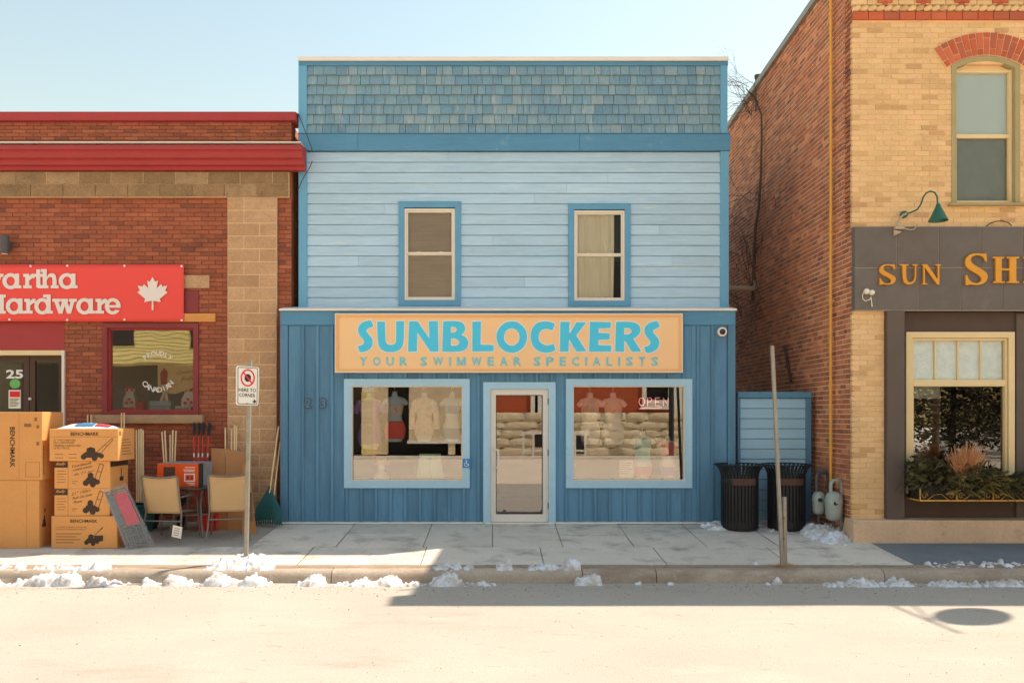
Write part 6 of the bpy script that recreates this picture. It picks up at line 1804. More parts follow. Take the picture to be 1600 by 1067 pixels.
# ================================================================== torso forms in the shop windows
def torso(px, pytop, pybot, Y, label, mat='form', parts=(), scale=1.0, group=None):
    """flat hanging torso form with hook; parts are clothes: (name, v0, v1, grow, mat, flare)"""
    x = X(px, Y); zt_ = Z(pytop, Y); zb_ = Z(pybot, Y); H = zt_-zb_
    t = thing('torso_form', (x, Y, zb_), label, 'mannequin', group)
    #        v (0 bottom..1 top), half width, half depth  (as fractions of height)
    S = [(0,.13,.06),(.08,.165,.085),(.20,.195,.10),(.30,.19,.10),(.40,.155,.09),(.50,.135,.08),(.58,.145,.085),(.66,.165,.105),(.72,.17,.11),(.78,.175,.10),(.82,.185,.085),(.845,.20,.07),(.865,.165,.06),(.88,.09,.05),(.90,.06,.045),(.97,.052,.042),(.985,.045,.036)]
    def at(v):
        for (a, w0, d0), (c_, w1, d1) in zip(S, S[1:]):
            if a <= v <= c_:
                f = (v-a)/(c_-a); return w0+(w1-w0)*f, d0+(d1-d0)*f
        return S[-1][1:]
    def ringv(v, g=0.0):
        w_, d_ = at(v)
        return [(x+(w_*H+g)*math.cos(2*math.pi*k/20), Y-(d_*H*(1.0 if math.sin(2*math.pi*k/20) > 0 else .35)+g)*math.sin(2*math.pi*k/20), zb_+v*H) for k in range(20)]
    MB().loft([ringv(s[0]) for s in S]).build('torso', m[mat], t, smooth=70)
    for s in (-1, 1):
        MB().tube([(x+s*.165*H, Y, zb_+.80*H), (x+s*.205*H, Y-.01, zb_+.765*H), (x+s*.235*H, Y-.01, zb_+.725*H)], [.055*H,.052*H,.044*H], 12).build('arm_stub', m[mat], t, smooth=60)
    MB().tube([(x, Y, zt_-.02*H), (x, Y, zt_+.025), (x-.018, Y, zt_+.045), (x, Y, zt_+.065), (x+.02, Y, zt_+.05)], .005, 6).build('hook', m['alu'], t, smooth=60)
    for nm, v0, v1, g, mt_, fl in parts:
        n = 8
        if nm == 'sleeves':
            for s in (-1, 1):
                MB().tube([(x+s*.17*H, Y, zb_+.80*H), (x+s*.235*H, Y-.01, zb_+(.80-(.80-v0)*.4)*H), (x+s*.25*H, Y-.012, zb_+v0*H)], [.07*H,.062*H,.056*H], 12).build('sleeve', m[mt_], t, smooth=60)
            continue
        MB().loft([ringv(v0+(v1-v0)*i/n, g+fl*(1-i/n)) for i in range(n+1)], cap=False).build(nm, m[mt_], t, smooth=70)
    return t
YM = .26
torso(578, 612, 702, YM, 'torso form in purple jersey at left of the left shop window', 'formwhite', [('jersey',.10,.86,.012,'purple',.01),('sleeves',.62,0,0,'purple',0)])
torso(617, 610, 690, YM, 'torso form in coral shorts and patterned bikini top', 'form', [('bikini_top',.52,.70,.006,'print',0),('shorts',.06,.40,.010,'coral',.015)])
torso(663, 612, 690, YM, 'torso form in pastel long sleeved swim shirt', 'formwhite', [('swim_shirt',.12,.86,.010,'print',0),('sleeves',.25,0,0,'print',0)])
torso(707, 612, 690, YM, 'torso form in slate blue bikini beside the window edge', 'form', [('bikini_top',.56,.72,.006,'navy',0),('bikini_bottom',.06,.27,.006,'navy',0)])
torso(922, 612, 694, YM, 'white torso form in pastel top at left of the right shop window', 'formwhite', [('swim_top',.42,.80,.007,'print',0)])
torso(958, 612, 694, YM, 'white torso form in pastel top and white shorts', 'formwhite', [('swim_top',.46,.80,.007,'print',0),('shorts',.0,.36,.014,'white',.02)])
torso(1004, 672, 748, YM-.02, 'low torso form in teal swim top in the right shop window', 'formwhite', [('swim_top',.36,.84,.009,'teal',0),('bikini_bottom',.05,.26,.006,'pinkc',0)])
torso(1043, 680, 746, YM, 'low torso form in fringed red top at right of the right shop window', 'formwhite', [('swim_top',.52,.84,.009,'pinkc',.02),('bikini_bottom',.05,.26,.006,'purple',0)])
# shorts on a hanger, bust with hat, paper notice, neon
sh_ = thing('mint_shorts', (X(672,YM), YM, Z(746,YM)), 'mint green shorts hanging low in the left shop window', 'shorts')
x0_ = X(672,YM)
for s in (-1, 1):
    MB().loft([[(x0_+s*.085+(.085+.035*(1-f))*math.cos(2*math.pi*k/14)+s*.02*(1-f), YM+.04*math.sin(2*math.pi*k/14), Z(746,YM)+.36*f+.0) for k in range(14)] for f in (0,.3,.55,.75,1)], cap=False).build('shorts_leg', m['mint'], sh_, smooth=70)
MB().box(x0_-.17, x0_+.17, YM-.045, YM+.045, Z(746,YM)+.34, Z(746,YM)+.38).build('waistband', m['mint'], sh_)
hb = thing('hat_bust', (X(596,YM), YM, Z(749,YM)), 'small white bust wearing a sun hat at the bottom of the left shop window', 'mannequin')
xb, zb2 = X(596,YM), Z(750,YM)
MB().lathe([(.12,zb2),(.13,zb2+.05),(.09,zb2+.11),(.05,zb2+.13),(.045,zb2+.17),(.065,zb2+.20),(.08,zb2+.26),(.075,zb2+.31),(.04,zb2+.35)], xb, YM, 20).build('bust', m['formwhite'], hb, smooth=60)
MB().lathe([(.14,zb2+.255),(.135,zb2+.27),(.085,zb2+.29),(.08,zb2+.36),(.05,zb2+.385)], xb, YM, 24).build('sun_hat', m['sling'], hb, smooth=50)
nt2 = thing('window_notice', (X(979,.1), .1, Z(746,.1)), 'pale paper notice at the bottom of the right shop window', 'notice')
MB().box(X(968,.12), X(990,.12), .12, .123, Z(746,.12), Z(719,.12)).build('sheet', m['paper'], nt2)
b = MB(); [b.box(X(970,.12), X(987-(k % 3)*2,.12), .117, .119, Z(724+k*3,.12), Z(723.2+k*3,.12)) for k in range(6)]; b.build('notice_lines', INK2, nt2)
ne = thing('open_sign', (X(1021,.14), .14, Z(634,.14)), 'pink neon OPEN sign hanging in the right shop window', 'sign')
YN = .15
nq = lambda u, v: (X(998+u*48,YN), YN, Z(634-v*13,YN))
b = MB(); rN = .006
b.tube([nq(.10+.09*math.cos(2*math.pi*k/18), .5+.46*math.sin(2*math.pi*k/18)) for k in range(19)], rN, 6)
b.tube([nq(.29,.0), nq(.29,.98), nq(.40,.95), nq(.43,.74), nq(.40,.52), nq(.30,.48)], rN, 6)
b.tube([nq(.68,.96), nq(.54,.96), nq(.54,.02), nq(.68,.02)], rN, 6); b.tube([nq(.54,.5), nq(.65,.5)], rN, 6)
b.tube([nq(.80,.0), nq(.80,.97), nq(.96,.03), nq(.96,1.0)], rN, 6)
b.build('neon_letters', m['neon'], ne, smooth=60)
b = MB(); b.tube([nq(.0,-.35), nq(.25,-.22), nq(.5,-.28), nq(.75,-.2)], rN*.8, 6); b.build('neon_underline', m['neon'], ne, smooth=60)
MB().tube([nq(.1,1.0), nq(.12,1.9)], .002, 4).build('chain', m['ironpipe'], ne)
MB().tube([nq(.9,1.0), nq(.88,1.9)], .002, 4).build('chain', m['ironpipe'], ne)

# ================================================================== wire between the roofs
wr = thing('overhead_wire', (X(468,.35), .35, Z(300,.35)), 'thin dark wire running down the left corner of the blue shop', 'cable')
MB().tube([P(466,178,.33), P(478,208,.3), P(487,232,.0), P(488,238,-.02)], .006, 5).build('upper_run', m['rubber'], wr, smooth=60)
MB().tube([P(488,252,-.01), P(484,262,.1), P(474,278,.25), P(466,296,.34)], .006, 5).build('lower_run', m['rubber'], wr, smooth=60)

# ================================================================== planter under the right-hand shop window
plt = thing('window_planter', (X(1500,-1.5), YR-.05, Z(782,-1.5)), 'evergreen and dried grass planter in a yellow iron window basket', 'planter')
Yf = YR-.28
w0, w1 = X(1437,Yf), X(1660,Yf)
zt_, zb_ = Z(757,Yf), Z(783,Yf)
b = MB(); b.box(w0, w1, Yf-.006, Yf+.006, zb_, zb_+.02); b.box(w0, w0+.012, Yf, YP-.0, zb_, zb_+.02)
for k in range(5):
    x = w0+(X(1494,Yf)-w0)*k
    if x < w1: b.box(x, x+.014, Yf-.009, Yf+.009, zb_, Z(762,Yf))
for k in range(4):
    xa = w0+(X(1494,Yf)-w0)*k; 
    for s in (0, 1):
        c0_ = xa+(.07 if s == 0 else (X(1494,Yf)-w0)-.07)
        pts = []
        for i in range(15):
            a = i/14*2.4*math.pi; r = .045*(1-.75*i/14); pts.append((c0_+(r*math.cos(a) if s == 0 else -r*math.cos(a)), Yf, zb_+.075+r*math.sin(a)))
        b.tube(pts, .004, 5)
    b.tube([(xa+.11, Yf, zb_+.02), (xa+.2, Yf, zb_+.09), (xa+.3, Yf, zb_+.10), (xa+.4, Yf, zb_+.02)], .004, 5)
b.build('basket', m['pipe'], plt)
MB().box(w0+.02, w1, Yf+.02, YP-.02, zb_+.022, zt_-.02).build('liner', m['interiordark'], plt)
rr = random.Random(77)
def spray(mb, p, d, L, n, wl, rr):
    """feathery evergreen spray: a curving axis with side leaflets"""
    d = Vector(d).normalized(); p = Vector(p)
    sidev = d.cross(Vector((rr.uniform(-1,1), rr.uniform(-1,1), rr.uniform(-.3,1)))).normalized()
    for i in range(n):
        f = i/n; q = p+d*L*f+Vector((0,0,-.35*L*f*f))
        for s in (-1, 1):
            ll = wl*(1-.6*f)*rr.uniform(.7,1.2); e = q+(sidev*s*.8+d*.7).normalized()*ll+Vector((0,0,-.1*ll))
            wv = d*.006+Vector((0,0,.004))
            mb.raw([q-wv, q+wv, e+wv*.6, e-wv*.4], [(0,1,2,3)])
b = MB(); b2 = MB()
for k in range(1250):
    x = rr.uniform(w0-.06, w1); u = (x-w0)
    top = .26+.10*math.sin(u*3.1+.2)+.06*math.sin(u*9)
    if u < .45: top += .12*(1-u/.45)
    y = rr.uniform(Yf-.10, YP-.06); z = zt_-.12+rr.uniform(0, 1)**.8*(top+.05)
    d = (rr.uniform(-.8,.8)-(0.5 if u < .3 else 0), rr.uniform(-1.2,-.1), rr.uniform(-.5,.9))
    dark = not (u > .45 and u < 1.15 and z < zt_+.1) or rr.random() < .5
    spray(b if dark else b2, (x, y, z), d, rr.uniform(.12,.26), 13, rr.uniform(.03,.06), rr)
b.build('evergreen_sprays', m['needle'], plt, recalc=False, kind='stuff')
b2.build('cedar_sprays', m['gilded'], plt, recalc=False, kind='stuff')
b = MB(); gx_, gy_ = X(1505,Yf), Yf+.12
for k in range(420):
    a = rr.uniform(0, 2*math.pi); sp = rr.uniform(0, 1)**.7
    lean = Vector((math.cos(a)*sp*.35+(.12 if k % 3 == 0 else -.02), math.sin(a)*sp*.3-.08, 1)).normalized()
    L = rr.uniform(.25, .52); p = Vector((gx_+rr.uniform(-.12,.16), gy_-.14+rr.uniform(-.05,.05), zt_+.10))
    pts = [p+lean*L*f+Vector((lean.x*.25*f*f*L, 0, -.30*f*f*L*sp)) for f in (0,.35,.7,1)]
    for q0, q1 in zip(pts, pts[1:]):
        b.raw([q0+Vector((-.003,0,0)), q0+Vector((.003,0,0)), q1+Vector((.0018,0,0)), q1+Vector((-.0018,0,0))], [(0,1,2,3)])
b.build('dried_grass', m['drygrass'], plt, recalc=False, kind='stuff')

# ================================================================== bare vine and conduit wire on the side wall
vn = thing('bare_vine', (RX0-.05, 3.6, 0), 'leafless vine climbing the shaded brick side wall', 'vine')
b = MB(); rr = random.Random(9)
def W_(px, py, off=.04):
    """point on the side wall seen at this spot"""
    dist = (RX0-off)*FPX/(px-PPX); return Vector((RX0-off, dist-CAM_D, CAM_Z-(py-PPY)*dist/FPX))
main = [W_(1176,470), W_(1178,420), W_(1180,360), W_(1186,320), W_(1189,270), W_(1190,220), W_(1190,180), W_(1178,150,.2), W_(1166,140,.4)]
b.tube(main, [.03,.03,.028,.025,.022,.02,.018,.014,.008], 6)
def twig(p, d, L, r, dep):
    pts = [p]; q = p.copy(); dd = d.copy()
    for i in range(5):
        dd = (dd+Vector((rr.uniform(-.15,.12), rr.uniform(-.5,.5), rr.uniform(-.4,.4)))).normalized()
        q = q+dd*L/5; q.x = min(q.x, RX0-.02); pts.append(q.copy())
        if dep > 0 and rr.random() < .6: twig(q.copy(), (dd+Vector((rr.uniform(-.3,.1), rr.uniform(-1,1), rr.uniform(-.8,.8)))).normalized(), L*.6, r*.6, dep-1)
    b.tube(pts, [r*(1-.14*i) for i in range(6)], 4, cap=False)
for k in range(34):
    px = rr.uniform(1148, 1190); py = rr.uniform(300, 560)
    twig(W_(px, py), Vector((-.15, rr.uniform(-1,1), rr.uniform(-.6,1))).normalized(), rr.uniform(.5,1.2), .009, 1)
for k in range(16):
    px = rr.uniform(1165, 1190); py = rr.uniform(125, 190)
    p0 = W_(px, py, .1); twig(p0, Vector((-.5, rr.uniform(-1,.6), rr.uniform(-.2,.9))).normalized(), rr.uniform(.5,1.1), .006, 2)
b.build('stems', m['bark'], vn, smooth=60, recalc=False)
cw_ = thing('wall_wire', (RX0-.03, 3, 3), 'pale wire dropping down the brick side wall to the drain pipe', 'cable')
MB().tube([W_(1172,380,.04), W_(1174,395,.04), W_(1177,410,.03), W_(1176,430,.04), W_(1179,445,.04), W_(1184,450,.05)], .012, 6).build('wire', m['conduit'], cw_, smooth=60)
ch = thing('roof_pipe', (RX0+.05, 3.9, 7.9), 'short grey vent pipe above the sloping brick parapet', 'pipe')
q = W_(1180, 145, 0); MB().lathe([(.055,q.z-.35),(.055,q.z+.28),(.065,q.z+.28),(.065,q.z+.34),(.05,q.z+.34)], q.x+.05, q.y, 12).build('vent', m['ironpipe'], ch, smooth=40)

# ================================================================== snow
def snow(name, label, x0, x1, y0, y1, hfun, seed, zf, res=.014, group=None, lumps=60, lr=(.015,.06), crumbs=None, kind=None):
    if crumbs is None: crumbs = int(90*(x1-x0)*(y1-y0)/.12)
    """crumbly heap: height field of overlapping lumps on the real ground"""
    rr = random.Random(seed)
    nx = int((x1-x0)/res); ny = int((y1-y0)/res)
    gx, gy = np.meshgrid(np.linspace(x0, x1, nx), np.linspace(y0, y1, ny))
    hh = np.full(gx.shape, -.02)
    n = 0
    for _ in range(lumps*6):
        if n > lumps: break
        cx, cy = rr.uniform(x0, x1), rr.uniform(y0, y1)
        H = hfun((cx-x0)/(x1-x0), (cy-y0)/(y1-y0))
        if H <= .0: continue
        n += 1
        top = H*rr.uniform(.5, 1.1); r = max(rr.uniform(*lr), top*rr.uniform(.8, 1.5))
        e = rr.uniform(.7, 1.4); th = rr.uniform(0, 3.1)
        dx = gx-cx; dy = gy-cy; u_ = (dx*math.cos(th)+dy*math.sin(th))/e; v_ = -dx*math.sin(th)+dy*math.cos(th)
        q_ = 1-(u_*u_+v_*v_)/(r*r)
        hh = np.maximum(hh, np.where(q_ > 0, top*np.sqrt(np.maximum(q_, 0))-.012, -.02))
    base_ = np.zeros(gx.shape)
    for j in range(ny):
        for i in range(nx):
            base_[j, i] = hfun(i/(nx-1), j/(ny-1))*.55+.022*mnoise.noise((gx[j,i]*11, gy[j,i]*11, seed))+.014*mnoise.noise((gx[j,i]*24, gy[j,i]*24, seed))+.010*mnoise.noise((gx[j,i]*60, gy[j,i]*60, seed))-.012
    hh = np.maximum(hh, base_)
    uu = (gx-x0)/(x1-x0); vv = (gy-y0)/(y1-y0)
    ed = np.minimum(np.minimum(uu, 1-uu)*(x1-x0), np.minimum(vv, 1-vv)*(y1-y0))/(.045 if res > .01 else .02)
    win_ = np.clip(ed, 0, 1); win_ = win_*win_*(3-2*win_)
    hh = (hh+.014)*win_-.014
    for _ in range(crumbs):
        cx, cy = rr.uniform(x0, x1), rr.uniform(y0, y1); r = rr.uniform(.010, .028)
        if not (x0+r < cx < x1-r and y0+r < cy < y1-r): continue
        jj = int((cy-y0)/(y1-y0)*(ny-1)); ii = int((cx-x0)/(x1-x0)*(nx-1))
        bs = max(hh[jj, ii], -.004)
        if bs < 0 and rr.random() < .75: continue
        q_ = 1-((gx-cx)**2+(gy-cy)**2)/(r*r)
        hh = np.maximum(hh, np.where(q_ > 0, bs+r*.9*np.sqrt(np.maximum(q_, 0))-.003, -.02))
    b = MB(); ids = {}
    def vid(j, i):
        if (j, i) not in ids:
            ids[j, i] = len(b.v); b.v.append((gx[j,i], gy[j,i], zf(gx[j,i], gy[j,i])+max(hh[j,i], -.012)))
        return ids[j, i]
    for j in range(ny-1):
        for i in range(nx-1):
            if max(hh[j,i], hh[j+1,i], hh[j,i+1], hh[j+1,i+1]) > 0:
                b.f.append((vid(j,i), vid(j,i+1), vid(j+1,i+1), vid(j+1,i)))
    if not b.f: return
    b.build(name, m['snow'], smooth=80, recalc=False, label=label, cat='snow', group=group, kind=kind)
def zpave(x, y): return gz(y)
def zroad(x, y): return road_z(y)
def zany(x, y):
    if y > -2.86: return gz(y)
    if y < -2.93: return road_z(y)
    f = (-2.86-y)/.07; return gz(-2.86)*(1-f)+road_z(-2.93)*f
def dome(h, p=1.0, ex=.35):
    return lambda u, v: h*max(0, 1-(2*u-1)**2)**p*max(0, 1-(2*v-1)**2)**ex-.015
def ridge(h, seed, p=.5):
    return lambda u, v: h*(.1+1.5*max(0, mnoise.noise((u*8, seed, 0))+.22))*min(1, 8*u, 8*(1-u))*max(0, 1-(2*v-1+.35*mnoise.noise((u*5, seed+4, 0)))**2)**p-.022+.03*mnoise.noise((u*30, v*5, seed))
Xp = lambda px, Y: X(px, Y)
snow('snow_heap', 'heap of snow around the foot of the parking sign post', Xp(326,-2.55), Xp(445,-2.55), -2.86, -2.20, lambda u, v: .13*max(0, 1-(2*u-.95)**2)**.8*max(0, 1-abs(2*v-.9)**2.5)-.025+.05*mnoise.noise((u*5, v*5, 1)), 1, zpave, lumps=130, lr=(.015,.05))
G1 = 'snow along the gutter'
snow('snow_ridge', 'snow ridge in the gutter directly below the parking sign', Xp(318,-3.0), Xp(432,-3.0), -3.18, -2.88, ridge(.14, 31), 11, zroad, lumps=90, lr=(.015,.05), group=G1)
snow('snow_ridge', 'long snow ridge in the gutter at the left edge', Xp(-30,-3.0), Xp(205,-3.0), -3.16, -2.88, ridge(.17, 3), 2, zroad, lumps=170, lr=(.015,.05), group=G1)
snow('snow_clump', 'broken snow lying on the kerb top at the left edge', Xp(-20,-2.75), Xp(190,-2.75), -2.86, -2.62, ridge(.09, 23), 12, zpave, lumps=100, lr=(.012,.04), group=G1)
snow('snow_ridge', 'snow ridge in the gutter just left of the parking sign', Xp(222,-3), Xp(312,-3), -3.14, -2.88, ridge(.10, 5), 3, zroad, lumps=60, group=G1, lr=(.012,.045))
snow('snow_ridge', 'small snow mound in the gutter right of the parking sign', Xp(462,-2.98), Xp(512,-2.98), -3.14, -2.88, dome(.13), 4, zroad, lumps=40, lr=(.012,.045), group=G1)
snow('snow_ridge', 'long broken snow ridge where sun turns to shade on the gutter', Xp(522,-2.98), Xp(778,-2.98), -3.18, -2.88, ridge(.13, 9), 5, zroad, lumps=190, lr=(.015,.05), group=G1)
snow('snow_clump', 'snow lumps on the kerb top above the long broken ridge', Xp(670,-2.75), Xp(745,-2.75), -2.86, -2.62, ridge(.09, 27), 13, zpave, lumps=70, lr=(.012,.045), group=G1)
snow('snow_clump', 'snow lump on the kerb left of the door line', Xp(772,-2.75), Xp(802,-2.75), -2.86, -2.63, dome(.09), 6, zpave, lumps=25, lr=(.012,.04), group=G1)
snow('snow_clump', 'snow lumps on the kerb in front of the shop door', Xp(822,-2.75), Xp(908,-2.75), -2.86, -2.60, ridge(.13, 12), 7, zpave, lumps=70, lr=(.012,.045), group=G1)
snow('snow_ridge', 'snow lumps against the kerb face right of the door', Xp(895,-2.98), Xp(942,-2.98), -3.10, -2.89, dome(.13, .7), 8, zroad, lumps=40, lr=(.012,.045), group=G1)
snow('snow_ridge', 'long dirty snow ridge in the gutter at the right edge', Xp(1278,-3.0), Xp(1640,-3.0), -3.20, -2.88, ridge(.125, 15), 9, zroad, lumps=240, lr=(.015,.05), group=G1)
snow('snow_ridge', 'scattered snow crumbs on the pavement edge at the right', Xp(1440,-2.6), Xp(1620,-2.6), -2.75, -2.45, lambda u, v: .05*(mnoise.noise((u*16, v*4, 3))-.12), 10, zpave, lumps=60, lr=(.010,.03), kind='stuff')
for k, (px, py, Y, r) in enumerate(((997,911,-3.0,.05),(1048,913,-3.02,.05),(1200,914,-3.0,.04),(1215,911,-2.96,.06),(1182,882,-2.55,.04),(1340,883,-2.6,.05),(1018,880,-2.6,.03),(150,886,-2.7,.06),(1072,884,-2.62,.025))):
    snow('snow_lump', ('first','second','third','fourth','fifth','sixth','seventh','eighth','ninth')[sorted((997,1048,1200,1215,1182,1340,1018,150,1072)).index(px)]+' loose snow lump by the kerb counted from the left', X(px,Y)-r, X(px,Y)+r, Y-r*.7, Y+r*.7, dome(.07*r/.05), 20+k, zany, res=.008, lumps=14, lr=(.008,.022), group='loose snow lumps by the kerb')
snow('snow_patch', 'snow patch left of the left litter bin', X(1094,-.25), X(1142,-.25), -.50, -.02, dome(.10, .8), 40, zpave, lumps=60, lr=(.012,.04))
snow('snow_patch', 'thin snow between and in front of the litter bins', X(1184,-.3), X(1262,-.3), -.62, -.12, lambda u, v: .09*(mnoise.noise((u*6, v*4, 8))+.1*u+.25*(u > .75))-.01, 41, zpave, lumps=70, lr=(.010,.035))
snow('snow_patch', 'snow heap under the gas meters at the brick corner', X(1248,-.75), RX0-.02, -1.52, -.25, lambda u, v: .16*max(0, 1-(1.5*u-.95)**2)*max(0, 1-(2*v-1.05)**2)-.02, 42, zpave, lumps=140, lr=(.015,.05))

# tufts of dry grass at the foot of the bare post
gt_ = thing('grass_tuft', (X(1226,yp2), yp2, gz(yp2)), 'flattened dry grass around the foot of the bare post', 'grass')
b = MB(); rr = random.Random(3)
for k in range(150):
    a = rr.uniform(0, 2*math.pi); r0 = rr.uniform(0, .12); p = Vector((X(1226,yp2)+1.6*r0*math.cos(a), yp2+r0*math.sin(a)*.6, gz(yp2)+.008))
    e = p+Vector((rr.uniform(-.08,.08), rr.uniform(-.05,.05), rr.uniform(.004,.04)))
    b.raw([p+Vector((-.002,0,0)), p+Vector((.002,0,0)), e+Vector((.001,0,.001)), e+Vector((-.001,0,0))], [(0,1,2,3)])
b.build('blades', m['drygrass'], gt_, recalc=False, kind='stuff')

# loose grit and pebbles on the road, densest along the gutter
b = MB(); rr = random.Random(88)
for k in range(3600):
    y = -3.0-abs(rr.gauss(0, .35)) if k % 3 else -3.0-rr.uniform(0, 4.2)
    x = rr.uniform(-9, 9); r = rr.choice((.003,.003,.004,.004,.005,.007))*rr.uniform(.7,1.2)*(1 if k % 3 else .8); z = road_z(y)+r*.4+.008*mnoise.noise((x*.7, y*.9, 0))
    e = [rr.uniform(.7,1.4) for _ in range(3)]
    b.raw([(x-r*e[0],y,z),(x+r*e[0],y,z),(x,y-r*e[1],z),(x,y+r*e[1],z),(x,y,z-r*.6),(x,y,z+r*.7*e[2])], [(0,2,5),(2,1,5),(1,3,5),(3,0,5),(2,0,4),(1,2,4),(3,1,4),(0,3,4)])
b.build('road_grit', M('road grit stones', rough=.9, palette=[C(70,64,58), C(110,98,86), C(52,48,46), C(140,124,106)], var=0, bump=0), recalc=False, label='loose grit and small stones scattered over the road', cat='grit', kind='stuff')

# ================================================================== far side of the street, seen in the window reflections
FY = -29.6
fpx = lambda px: (px-PPX)*(CAM_D-FY)/FPX
fpz = lambda py: CAM_Z-(py-PPY)*(CAM_D-FY)/FPX
ow = thing('stone_wall', (6, FY, -.3), 'sunlit rough limestone wall across the street, mirrored in the shop windows', 'wall')
x = -1.2; rr = random.Random(17)
MB().box(-1.2, 16, FY-.5, FY-.02, -.4, fpz(645)).build('wall_core', m['limestone'], ow)
zc = -.4
while zc < fpz(645)-.1:
    hh_ = min(rr.uniform(.40,.55), fpz(643)-zc); x = -1.2-rr.uniform(0, .6)
    while x < 16:
        L = rr.uniform(.8, 1.9)
        n = 5; b = MB(); s = rr.uniform(0, 99)
        for j in range(n+1):
            for i in range(n+1):
                e = i in (0, n) or j in (0, n)
                b.v.append((x+.02+(L-.04)*i/n, FY+(-.02 if e else .05+.06*mnoise.noise((i*1.7+s, j*1.7, s))), zc+.02+(hh_-.04)*j/n))
        for j in range(n):
            for i in range(n):
                a = j*(n+1)+i; b.f.append((a, a+n+1, a+n+2, a+1))
        b.build('stone', m['limestone'], ow, smooth=50, recalc=False)
        x += L
    zc += hh_
fb_ = thing('far_brick_house', (7, FY-.6, 0), 'red brick house behind the stone wall, mirrored in the shop windows', 'building')
wins = [(fpx(1010), fpx(1052), fpz(628), fpz(585)), (fpx(1066), fpx(1078), fpz(645), fpz(596)), (fpx(833), fpx(845), fpz(655), fpz(600)), (fpx(935), fpx(975), fpz(560), fpz(500)), (fpx(1010), fpx(1052), fpz(540), fpz(480))]
slab(MB(), -1.0, 16, 0, 8, FY-.9, FY-.6, wins).build('wall', m['farbrick'], fb_)
for w_ in wins:
    MB().frame(w_[0]-.1, w_[1]+.1, w_[2]-.1, w_[3]+.1, .22, FY-.62, FY-.5).build('window_frame', m['farwhite'], fb_)
    MB().box(w_[0], w_[1], FY-.9, FY-.86, w_[2], w_[3]).build('window_pane', m['fardark'], fb_)
MB().box(fpx(1010)-.2, fpx(1052)+.3, FY-.6, FY-.35, fpz(632)-.25, fpz(632)).build('window_ledge', m['farwhite'], fb_)
MB().prism_x([(FY-.5,8),(FY-4,10.5),(FY-8,8)], -1.3, 16.3).build('roof', m['tar'], fb_)
MB().box(fpx(1055), fpx(1074), FY-.55, FY-.4, fpz(647), fpz(604)).build('white_panel', m['farwhite'], fb_)
po = thing('far_utility_pole', (fpx(1042), FY+1.2, -.3), 'dark pole across the street, mirrored in the right shop window', 'pole')
MB().tube([(fpx(1042), FY+1.2, -.4), (fpx(1042), FY+1.2, 8)], .13, 8).build('pole_shaft', m['fardark'], po)
rl = thing('far_railing', (2, FY+.9, -.2), 'white railing across the street, mirrored in the glass door', 'railing')
b = MB()
for px in (817, 832, 848, 862, 880, 896, 912): b.box(fpx(px)-.05, fpx(px)+.05, FY+.85, FY+.95, -.35, fpz(674))
b.box(fpx(815), fpx(914), FY+.86, FY+.94, fpz(676)-.06, fpz(676)+.06); b.box(fpx(815), fpx(914), FY+.86, FY+.94, fpz(703)-.05, fpz(703)+.05)
b.build('rails', m['farwhite'], rl)
ms = thing('far_shop_board', (3, FY+.5, -.2), 'black board behind the white railing across the street', 'board')
MB().box(fpx(835), fpx(852), FY+.45, FY+.55, fpz(698), fpz(678)).build('board', m['fardark'], ms)
MB().box(fpx(895), fpx(912), FY+.45, FY+.55, fpz(708), fpz(680)).build('board', m['fardark'], ms)
# cream clapboard house to the left, with porch
ch_ = thing('far_clapboard_house', (-14, FY, 0), 'cream clapboard house across the street, mirrored in the left windows', 'building')
hx0, hx1 = -26, fpx(583)
MB().box(hx0, hx1, FY-6, FY-.05, 4.5, 7.5).build('upper_storey', m['cream'], ch_)
MB().box(hx0, hx1-.6, FY-6, FY-2.2, -.3, 4.5).build('porch_wall', m['interior'], ch_)  # dark wall colour stands in for the shade under the porch
for i in range(17):
    z = 4.5+i*.18; MB().prism_x([(FY-.05,z),(FY-.02,z),(FY-.045,z+.17),(FY-.05,z+.17)], hx0, hx1).build('clapboard', m['cream'], ch_)
xcol0, xcol1 = fpx(565), fpx(583)
MB().box(xcol0, xcol1, FY-.6, FY-.06, fpz(712), 4.5).build('corner_column', m['farwhite'], ch_)
for i in range(12):
    z = fpz(710)+i*.27; MB().box(xcol0-.03, xcol1+.03, FY-.06, FY-.02, z, z+.25).build('column_board', m['cream'], ch_)
MB().box(hx1-.0, hx1+.65, FY-2, FY-.3, -.3, 4.4).build('brick_return', m['limestone'], ch_)
MB().box(xcol0-1.5, hx1+.2, FY-.5, FY+.1, -.4, fpz(712)).build('porch_step', m['timber'], ch_)
for k in range(3): MB().box(hx0+2+k*4, hx0+3.2+k*4, FY-.03, FY+.02, 5.3, 6.6).build('window', m['fardark'], ch_)
MB().prism_x([(FY+.3,7.5),(FY-3,9.8),(FY-6.3,7.5)], hx0-.3, hx1+.3).build('roof', m['tar'], ch_)
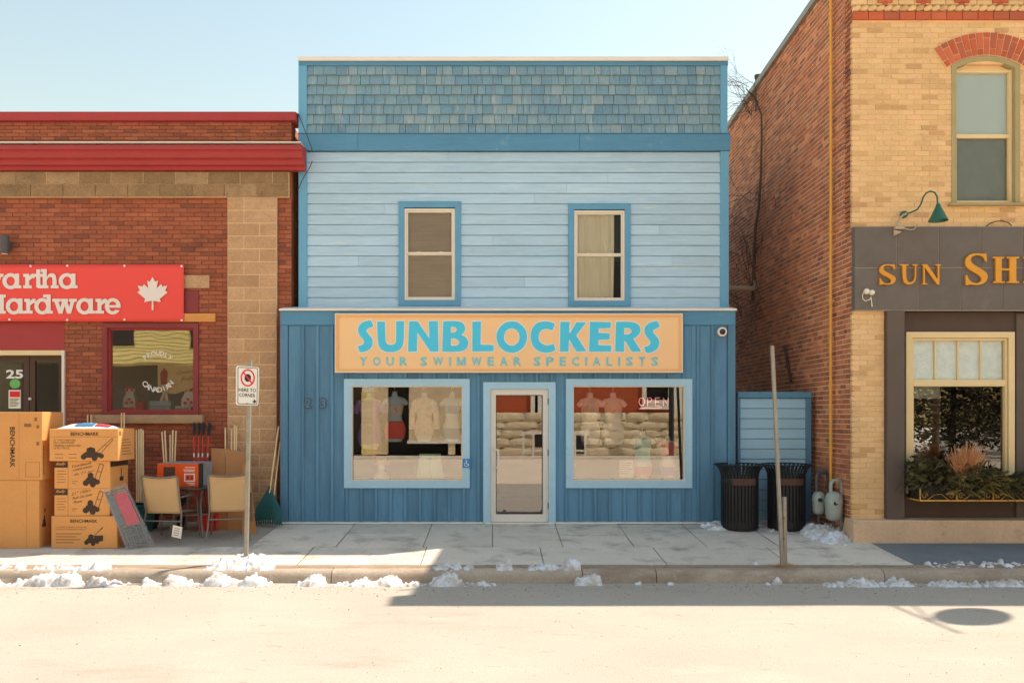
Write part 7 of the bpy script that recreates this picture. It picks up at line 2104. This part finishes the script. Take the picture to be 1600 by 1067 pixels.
tn = thing('far_stone_shop', (-3, FY, 0), 'tan stone shop across the street, mirrored in the left shop window', 'building')
slab(MB(), fpx(638), fpx(735), fpz(690), 6, FY-1.0, FY-.2, []).build('wall', m['limestone'], tn)
MB().box(fpx(600), fpx(735), FY-2.2, FY-1.01, -.4, 6).build('rear_wall', m['fardark'], tn)
MB().box(fpx(636), fpx(735), FY-.25, FY+.0, fpz(693), fpz(688)).build('ledge', m['farwhite'], tn)
for k, px in enumerate((700, 720)): MB().box(fpx(px), fpx(px)+.35, FY-.3, FY-.05, -.3, fpz(690)).build('pier', m['limestone'], tn)
# trees of the park opposite the right-hand shop
rr = random.Random(5)
for k, (tx_, ty_, h_, r_) in enumerate(((19.5,-26,9,2.6),(23,-31,11,3.2),(26.5,-27,9,2.7),(30,-34,12,3.4),(16.8,-36,10,2.8))):
    tt = thing('park_tree', (tx_, ty_, -.37), ('broad evergreen tree nearest the far stone wall','tall evergreen tree in the middle of the far park','evergreen tree right of the tallest one in the far park','tallest evergreen tree at the far right of the park','evergreen tree standing behind the far brick house')[k], 'tree', 'trees of the park across the street')
    MB().tube([(tx_,ty_,-.4),(tx_+.1,ty_,h_*.5),(tx_,ty_,h_*.95)], [.17,.12,.03], 8).build('trunk', m['bark'], tt, smooth=60)
    b = MB()
    for i in range(9000):
        f = rr.random()**.9; z = h_*(.02+.98*f); R_ = r_*(1-f)**.8*(.35+.65*rr.random()**.5)+.1; a = rr.uniform(0, 2*math.pi)
        c_ = Vector((tx_+R_*math.cos(a), ty_+R_*math.sin(a), z)); s = rr.uniform(.07,.19)
        u = Vector((rr.gauss(0,1), rr.gauss(0,1), rr.gauss(0,.5))).normalized()*s; v = Vector((rr.gauss(0,1), rr.gauss(0,1), rr.gauss(0,.5))).normalized()*s
        b.raw([c_-u, c_+v*.6, c_+u, c_-v*.6], [(0,1,2,3)])
    b.build('crown', m['leaf'], tt, recalc=False)
# far pavement
MB().box(-34, 34, FY+2.4, FY+4.6, -.42, -.24).build('far_sidewalk', m['concrete'], kind='structure')
